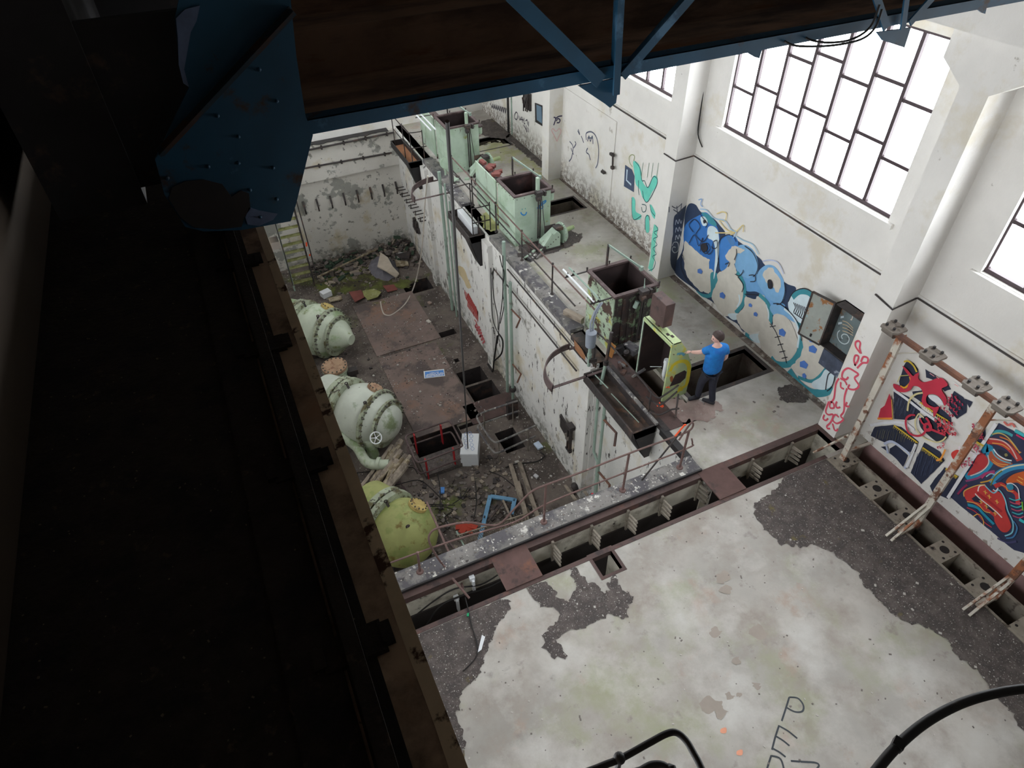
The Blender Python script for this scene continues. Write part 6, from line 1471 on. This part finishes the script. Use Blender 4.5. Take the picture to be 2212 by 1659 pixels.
patch([(400,212),(470,200),(505,245),(545,255),(558,205),(535,150),(555,150),(590,190),(620,200),(650,235),(668,205),(680,175),(700,205),(738,240),(730,285),(700,312),(650,305),(620,330),(560,350),(520,362),(500,390),(530,428),(490,432),(460,402),(455,372),(482,330),(500,290),(440,270),(410,240)], 0, GRIT, 'dark gritty patch on the floor in front of the notch', bits=800, conv=cD, ym=4.75)
patch([(905,1360),(980,1332),(1060,1300),(1098,1295),(1094,1325),(1072,1360),(1052,1410),(1022,1468),(994,1502),(990,1545),(1002,1600),(1000,1660),(960,1700),(900,1500),(880,1400)], 0, GRIT, 'dark grit along the left edge of the near floor', bits=1000, ym=4.75)
patch([(1680,840),(1710,832),(1745,850),(1740,868),(1700,870),(1682,858)], 0, GRIT, 'dark stain-like grit patch by the wall near the pillar', bits=40)
patch([(1120,520),(1190,500),(1240,500),(1255,520),(1200,545),(1140,560)], 0, GRIT, 'dark oily grit at the foot of the smiley-face tank', bits=40)
patch([(1195,345),(1240,355),(1290,400),(1280,410),(1230,385),(1200,375)], 0, GRIT, 'dark grit along the wall foot beyond the third pillar', bits=30)
patch([(1100,290),(1130,300),(1180,345),(1175,365),(1130,330),(1095,300)], 0, GRIT, 'dark grit along the far wall foot', bits=30)
patch([(1040,262),(1095,258),(1105,285),(1090,300),(1040,290)], 0, GRIT, 'dark grit in the far corner of the hall', bits=20)
patch([(1290,830),(1350,860),(1400,905),(1370,900),(1300,850)], -.19, GRIT, 'dirt in the near tray', bits=30)
patch([(1430,870),(1490,865),(1560,878),(1545,905),(1490,910),(1450,895)], 0, M('pink_dust', srgb(156,138,132), .12, 3, patches=((srgb(130,108,104),2.5,.55,.1),)), 'pinkish dust spread around the slot by the person', rag=.10, bits=60)
for (q, lb) in (([(1190,430),(1260,420),(1275,450),(1210,480)],'x'),): pass
patch([(1035,318),(1090,312),(1150,342),(1174,365),(1172,386),(1120,352),(1060,350),(1035,338)], 0, M('floor_moss', srgb(168,168,128), .1, 3, patches=((srgb(176,172,160),2.5,.52,.08),)), 'yellowish moss film on the floor between the two far tanks and the wall', rag=.25, th=.004)
# moss at the back of the pit
patch([(690,600),(760,570),(850,600),(900,610),(850,625),(760,630),(700,640)], PZ, M('moss', srgb(96,104,48), .2, 6, patches=((srgb(66,60,44),2.5,.5,.06),(srgb(140,130,90),9,.66,.03))), 'moss and mud on the pit floor under the awning', rag=.2, th=.012)
patch([(1080,440),(1120,470),(1060,500),(1040,470)], 0, M('yellow_moss', srgb(156,158,104), .15, 5), 'yellow moss on the floor left of the smiley-face tank', rag=.06)
patch([(1040,395),(1060,385),(1068,420),(1050,440),(1030,430)], 0, M('yellow_moss2', srgb(156,158,104), .15, 5), 'yellow moss on the floor behind the middle tray', rag=.06)
# chips everywhere on the pit floor, and the rubble heap at the back
mb = MB(); n = 0
holes_p = [(h[0]-.03, h[1]+.03, h[2]-.03, h[3]+.03) for h in pit_holes] + [(2.3,3.85,10.9,11.7)]
while n < 5200:
    x_ = RND.uniform(.6, 5.7); y_ = RND.uniform(5.9, 22.3)
    d_ = noise.noise(Vector((x_*.9, y_*.9, 3))) + .25*(y_ < 11) + .35*(y_ > 19.3) + (.25 if (2.2 < x_ < 2.7) else 0)
    if RND.random() > .45 + d_: continue
    if any(h[0] < x_ < h[1] and h[2] < y_ < h[3] for h in holes_p): continue
    z_ = PZ + (.03 if (2.62 < x_ < 4.72 and 12.42 < y_ < 19.1) else 0)
    s_ = RND.uniform(.007,.028)*(2.6 if RND.random() < .035 else 1)
    mb.bbox((x_, y_, z_+s_*.2), (s_, s_*RND.uniform(.5,1.8), s_*.5), rz=RND.uniform(0,3), rx=RND.uniform(-.3,.3), mi=RND.choice((0,0,1,1,2))); n += 1
solo('rubble', mb, [CHIP, CHIPD, DARKSTEEL], 'pale chips and crumbs strewn over the pit floor', 'rubble', kind='stuff')
mb = MB()
for k in range(520):
    x_ = RND.uniform(1.9, 5.65); y_ = 22.4 - abs(RND.gauss(0,.9)) - .1; h_ = max(.02, .35*math.exp(-((22.4-y_)/.8)) * (1.2 if x_ > 4.5 else .6))
    if y_ < 19.9: continue
    s_ = RND.uniform(.04,.16); mb.bbox((x_, y_, PZ+RND.uniform(0,h_)), (s_, s_*RND.uniform(.6,2.2), s_*.4), rz=RND.uniform(0,3), rx=RND.uniform(-.5,.5), ry=RND.uniform(-.4,.4), mi=RND.choice((0,1,2,3,3,4)))
solo('rubble', mb, [CHIPD, DARKSTEEL, WOOD, PITFLOOR, M('dark_moss', srgb(52,72,56), .2, 6)], 'heap of broken boards and rubble along the foot of the back wall', 'rubble', kind='stuff')
mb = MB()
for k in range(420):
    x_ = RND.uniform(1.9, 4.4); y_ = RND.uniform(8.2, 11.0)
    if 2.3 < x_ < 3.85 and y_ > 10.85: continue
    s_ = RND.uniform(.03,.11); mb.bbox((x_, y_, PZ+s_*.25), (s_, s_*RND.uniform(.6,1.8), s_*.4), rz=RND.uniform(0,3), rx=RND.uniform(-.4,.4), mi=RND.choice((0,1,2,3)))
solo('rubble', mb, [CHIPD, DARKSTEEL, WOOD, PITFLOOR], 'litter and broken bits around the blue window frame', 'rubble', kind='stuff')
mb = MB()
for k in range(260):
    x_ = RND.uniform(6.0, 8.5); y_ = RND.uniform(6.0, 21.5)
    if any(h[0]-.1 < x_ < h[1]+.1 and h[2]-.1 < y_ < h[3]+.1 for h in holes): continue
    if 6.1 < x_ < 7.8 and (8.8 < y_ < 10.1 or 12.9 < y_ < 16.1 or 17.6 < y_ < 20.8): continue
    s_ = RND.uniform(.01,.035); mb.bbox((x_, y_, s_*.2), (s_, s_*RND.uniform(.6,1.8), s_*.4), rz=RND.uniform(0,3), mi=RND.choice((0,1)))
for k in range(330):
    x_ = RND.uniform(.6, 7.9); y_ = RND.uniform(.4, 4.7); s_ = RND.uniform(.006,.02)
    if 3.3 < x_ < 3.8 and y_ > 4.35: continue
    mb.bbox((x_, y_, s_*.2), (s_, s_*RND.uniform(.6,1.8), s_*.4), rz=RND.uniform(0,3), mi=RND.choice((0,1,1)))
solo('floor_crumbs', mb, [CHIP, CHIPD], 'sparse crumbs scattered over the upper concrete floor', 'rubble', kind='stuff')
# chips on the kerb
mb = MB()
for k in range(300):
    s_ = RND.uniform(.006,.022); mb.bbox((RND.uniform(.5,5.9), RND.uniform(5.49,5.78), .092), (s_, s_*1.5, s_*.5), rz=RND.uniform(0,3), mi=RND.choice((0,0,1)))
solo('floor_crumbs', mb, [CHIP, CHIPD], 'pale flakes along the top of the near kerb', 'rubble', kind='stuff')
# small machinery debris between the trays and tanks
def clutter(name, x0, x1, y0, y1, n, label, mats, smin=.05, smax=.18, h=.25):
    for k in range(n):
        mb = MB(); x_ = RND.uniform(x0,x1); y_ = RND.uniform(y0,y1); s_ = RND.uniform(smin,smax)
        if k % 3 == 0: mb.lathe([(0,s_*.5),(s_*.8,s_*.5),(s_*.9,s_*.3)], (x_,y_,.0), (RND.uniform(-.6,.6),RND.uniform(-.6,.6),1), 12)
        elif k % 3 == 1: mb.bbox((x_,y_,s_*.4), (s_,s_*1.6,s_*.7), rz=RND.uniform(0,3))
        else: mb.bar((x_,y_,.02), (x_+RND.uniform(-.3,.3),y_+RND.uniform(-.3,.3),.02+RND.uniform(.05,h)), .04, .04)
        zs = min(p[2] for p in mb.v)
        mb.v = [(p[0],p[1],p[2]-zs+.001) for p in mb.v]
        solo(name, mb, mats[k % len(mats)], label, 'machine part', label.replace('loose broken', 'broken'))
clutter('machine_scrap', 6.05, 6.85, 12.75, 13.15, 12, 'loose broken machine part on the floor before the smiley-face tank', [DARKSTEEL, MINT, KERBC, RIM])
clutter('machine_scrap', 6.05, 6.75, 16.6, 17.8, 10, 'loose broken machine part on the floor before the furthest tank', [DARKSTEEL, MINT, KERBC])
clutter('machine_scrap', 6.08, 6.28, 8.0, 8.85, 6, 'loose broken machine part beside the nearest tank', [MINT_RUST, RUST, KERBC], .04, .12)
clutter('machine_scrap', 6.25, 6.95, 8.62, 8.85, 8, 'loose broken machine part under the blackened front of the nearest tank', [DARKSTEEL, KERBC, BLACKSTEEL, MINT_DARK], .08, .2, .35)
mb = MB(); mb.bbox((6.0,10.15,.14),(.12,.5,.16),rz=.4); solo('splintered_box', mb, WOOD, 'broken brown wooden box left of the nearest tank', 'box')
mb = MB(); mb.bbox((6.1,8.75,.2),(.02,.16,.36),rz=.3,rx=.2); solo('orange_sheet', mb, RUST if False else flat('orange_rust', 172, 118, 64), 'orange rusty sheet propped beside the grey cylinder', 'sheet')
mb = MB(); mb.poly([Z(1240,742,.02),Z(1256,762,.02),Z(1264,778,.02),Z(1256,772,.02),Z(1242,754,.02)], (0,0,.10)); solo('orange_sheet', mb, flat('orange_rust2', 150, 104, 72), 'orange-brown rusty scrap on the kerb by the near tray', 'sheet')

# ================================================================ THE PERSON
SKIN = M('skin', srgb(222,180,168), .03, 8, rough=.5); SHIRT = M('blue_shirt', srgb(24,118,196), .08, 14, rough=.85, patches=((srgb(30,100,180),9,.56,.05),))
TROUS = M('dark_trousers', srgb(40,42,56), .1, 12, rough=.9); HAIR = M('brown_hair', srgb(66,52,50), .15, 60, rough=.6); SHOE = M('dark_shoes', srgb(36,36,44), .1, 12, rough=.7); EYEM = flat('eye_dark', 40, 34, 34)
pe = thing('person', (7.05, 6.82, 0), 'person in a blue t-shirt and dark trousers touching the yellow-green housing', 'person')
def skin(name, verts, edges, mat, sub=2, root=0, parent=pe):
    """verts: (x,y,z,rx[,ry])"""
    me = bpy.data.meshes.new(name); o0 = Vector(parent['_o'])
    me.from_pydata([tuple(Vector(v[:3])-o0) for v in verts], edges, [])
    o = bpy.data.objects.new(name, me); COL.objects.link(o); o.parent = parent
    sm = o.modifiers.new('skin', 'SKIN')
    if not me.skin_vertices: 
        bpy.context.view_layer.objects.active = o
    lay = me.skin_vertices[0].data if me.skin_vertices else None
    for i, v in enumerate(verts):
        r = v[3]; r2 = v[4] if len(v) > 4 else r
        lay[i].radius = (r, r2); lay[i].use_root = (i == root)
    sm.use_smooth_shade = True
    ss = o.modifiers.new('sub', 'SUBSURF'); ss.levels = sub; ss.render_levels = sub
    me.materials.append(mat); return o
hx, hy = 6.98, 6.80      # pelvis
# body: one continuous figure, arms, neck and head
LH = Vector((6.70, 7.12, 1.16))
V = [(hx,hy,.93,.10,.08),(hx-.005,hy,1.10,.09,.065),(hx-.01,hy-.0,1.28,.10,.07),(hx-.015,hy,1.40,.075,.06),(hx-.02,hy+.005,1.475,.052),(hx-.025,hy+.01,1.54,.05),
     (6.845,hy+.05,1.385,.045),(6.76,6.93,1.27,.044),(6.715,7.045,1.20,.036),(LH.x,LH.y-.01,LH.z+.005,.027),
     (7.13,hy-.05,1.385,.045),(7.185,6.74,1.14,.045),(7.20,6.86,.95,.036),(7.175,6.95,.87,.026),
     (6.91,hy+.0,.88,.07),(6.93,6.93,.50,.062),(6.965,7.00-.02,.10,.042),
     (7.06,hy-.01,.88,.07),(7.09,6.80,.48,.062),(7.12,6.73,.09,.042)]
E_ = [(0,1),(1,2),(2,3),(3,4),(4,5),(3,6),(6,7),(7,8),(8,9),(3,10),(10,11),(11,12),(12,13),(0,14),(14,15),(15,16),(0,17),(17,18),(18,19)]
skin('body', V, E_, SKIN)
# clothing
S = [(hx,hy,.80,.205,.155),(hx,hy,.98,.20,.15),(hx-.005,hy,1.14,.20,.145),(hx-.01,hy,1.28,.21,.15),(hx-.015,hy,1.385,.17,.13),(hx-.02,hy+.003,1.450,.085,.08),
     (6.855,hy+.045,1.375,.078),(6.80,6.89,1.315,.072),(6.775,6.915,1.285,.07),(7.125,hy-.045,1.375,.078),(7.165,6.755,1.27,.072),(7.175,6.75,1.23,.072)]
skin('t_shirt', S, [(0,1),(1,2),(2,3),(3,4),(4,5),(4,6),(6,7),(7,8),(4,9),(9,10),(10,11)], SHIRT)
T_ = [(hx,hy,.90,.145,.115),(6.91,hy+.0,.82,.108),(6.925,6.92,.52,.078),(6.945,6.96,.28,.066),(6.965,6.975,.06,.066),(7.055,hy-.01,.82,.108),(7.085,6.80,.50,.078),(7.10,6.77,.28,.066),(7.12,6.73,.06,.066)]
skin('trousers', T_, [(0,1),(1,2),(2,3),(3,4),(0,5),(5,6),(6,7),(7,8)], TROUS)
for (ax_, ay_, dx_, dy_) in ((6.965,6.975,-.20,.03),(7.12,6.73,-.10,.16)):
    d_ = Vector((dx_,dy_,0)).normalized()
    sh = [(ax_-d_.x*.06, ay_-d_.y*.06, .045,.042),(ax_+d_.x*.02, ay_+d_.y*.02, .055,.052),(ax_+d_.x*.12, ay_+d_.y*.12, .042,.046,.04),(ax_+d_.x*.20, ay_+d_.y*.20, .036,.036,.034)]
    skin('shoe', sh, [(0,1),(1,2),(2,3)], SHOE)
# hands: palm and five fingers
def hand(c, fwd, up, sgn, curl):
    c = Vector(c); fwd = Vector(fwd).normalized(); side = fwd.cross(Vector(up)).normalized()*sgn; up = side.cross(fwd).normalized()*sgn
    vs = [(*c, .024, .016), (*(c+fwd*.05), .034, .014), (*(c+fwd*.085), .034, .012)]; ed = [(0,1),(1,2)]
    skin('hand', vs, ed, SKIN)
    for k, (o_, L) in enumerate(((-.028,.070),(-.009,.080),(.010,.075),(.028,.058))):
        b = c + fwd*.082 + side*o_; a1 = fwd*math.cos(curl) - up*math.sin(curl); a2 = fwd*math.cos(curl*2) - up*math.sin(curl*2)
        p1 = b + a1*L*.5; p2 = p1 + a2*L*.5
        skin('finger', [(*b,.0085),(*p1,.008),(*p2,.0065)], [(0,1),(1,2)], SKIN, 1)
    b = c + fwd*.02 - side*.026; p1 = b - side*.025 + fwd*.028; p2 = p1 + fwd*.030 - side*.004
    skin('thumb', [(*b,.010),(*p1,.009),(*p2,.0075)], [(0,1),(1,2)], SKIN, 1)
hand(LH, (-.35,.55,-.25), (0,0,1), 1, .35)
hand((7.17,6.965,.86), (-.1,.25,-1), (1,0,0), 1, .45)
# head, turned to the left
HC = Vector((hx-.03, hy+.02, 1.625)); fd = Vector((-.93,.30,-.12)).normalized()
rt = fd.cross(Vector((0,0,1))).normalized(); uh = rt.cross(fd)
def hp(f, r, u): return HC + fd*f + rt*r + uh*u
mb = MB(); n1, n2 = 28, 20; vs = []; fs = []
for i in range(n2+1):
    th = math.pi*i/n2; z_ = -math.cos(th)
    for j in range(n1):
        ph = 2*math.pi*j/n1; f = math.sin(th)*math.cos(ph); r = math.sin(th)*math.sin(ph)
        ff = f*.098; rr = r*.076; uu = z_*.118
        if z_ < 0:
            k = -z_; rr *= 1-.42*k; ff = ff*(1-.30*k) + .020*k
        if f > .6 and abs(r) < .32:
            ff += .018*math.exp(-((uu+.018)/.022)**2)*math.exp(-(r/.16)**2)        # nose
            ff += .006*math.exp(-((uu+.062)/.010)**2)*math.exp(-(r/.22)**2)        # lips
            ff -= .007*math.exp(-((uu-.008)/.014)**2)*math.exp(-((abs(r)-.28)/.12)**2)
        vs.append(hp(ff, rr, uu))
for i in range(n2):
    for j in range(n1):
        q = (j+1) % n1; fs.append((i*n1+j, i*n1+q, (i+1)*n1+q, (i+1)*n1+j))
mb.add(vs, fs); hd = mb.build('head', SKIN, pe, smooth=True)
for s_ in (-1,1):
    mb = MB(); mb.ball(hp(.086, s_*.030, .006), .011, 10, 8); mb.build('eye', EYEM, hd)
    mb = MB(); mb.lathe([(-.008,.014),(0,.024),(.010,.026),(.014,.012)], hp(-.008, s_*.070, -.008), rt*s_ - fd*.3, 12); mb.build('ear', SKIN, hd, smooth=True)
mb = MB(); mb.bar(hp(.098,-.02,-.064), hp(.098,.02,-.064), .006, .006); mb.build('mouth', flat('lips', 176, 110, 106), hd)
mb = MB(); vs = []; fs = []; n1 = 40; n2 = 18
for i in range(n2+1):
    th = math.pi*.66*i/n2
    for j in range(n1):
        ph = 2*math.pi*j/n1; z_ = math.cos(th); f = math.sin(th)*math.cos(ph); r = math.sin(th)*math.sin(ph)
        fr = max(0, math.cos(ph))           # towards the face: hair ends higher
        lim = .62 - .30*(fr**.6)
        tt = min(th, math.pi*lim); z_ = math.cos(tt); f = math.sin(tt)*math.cos(ph); r = math.sin(tt)*math.sin(ph)
        w_ = 1.10 + .05*noise.noise(Vector((f*4,r*4,z_*4))) + .03*noise.noise(Vector((f*14,r*14,z_*9)))
        if i == n2: w_ -= .12
        vs.append(hp(f*.104*w_-.006, r*.084*w_, z_*.124*w_+.004))
for i in range(n2):
    for j in range(n1):
        q = (j+1) % n1; fs.append((i*n1+j, (i+1)*n1+j, (i+1)*n1+q, i*n1+q))
mb.add(vs, fs); mb.build('hair', HAIR, pe, smooth=True)

GROUPS = {'spherical_valve': 'spherical valves in the pit', 'hopper_tank': 'open hopper tanks along the pit edge', 'cable_bracket': 'cable brackets in the trench',
          'cable_tray': 'steel trays over the pit edge', 'plank': 'planks on the pit floor', 'cover_plate': 'cover plates over the trench', 'gear_drive': 'gear drives',
          'feed_housing': 'housings behind the tanks', 'quarter_hoop': 'quarter hoops over the pit', 'tape_knot': 'scraps of orange tape', 'hatch_guard': 'guard rails round the hatches',
          'wall_conduit': 'conduits along the right wall', 'tray_railing': 'railings by the trays', 'wooden_batten': 'battens near the awning', 'wall_clip': 'clips on the trench wall',
          'trench_cable': 'cables in the trench', 'leaning_bar': 'rusty bars at the left of the kerb', 'broken_frame': 'broken metal frames', 'twin_rods': 'glassy rods beside the tanks'}
for o in bpy.data.objects:
    if o.parent is None and 'group' not in o.keys() and 'category' in o.keys():
        g_ = GROUPS.get(o.name.split('.')[0])
        if g_: o['group'] = g_
for o in bpy.data.objects:
    if '_o' in o.keys(): del o['_o']
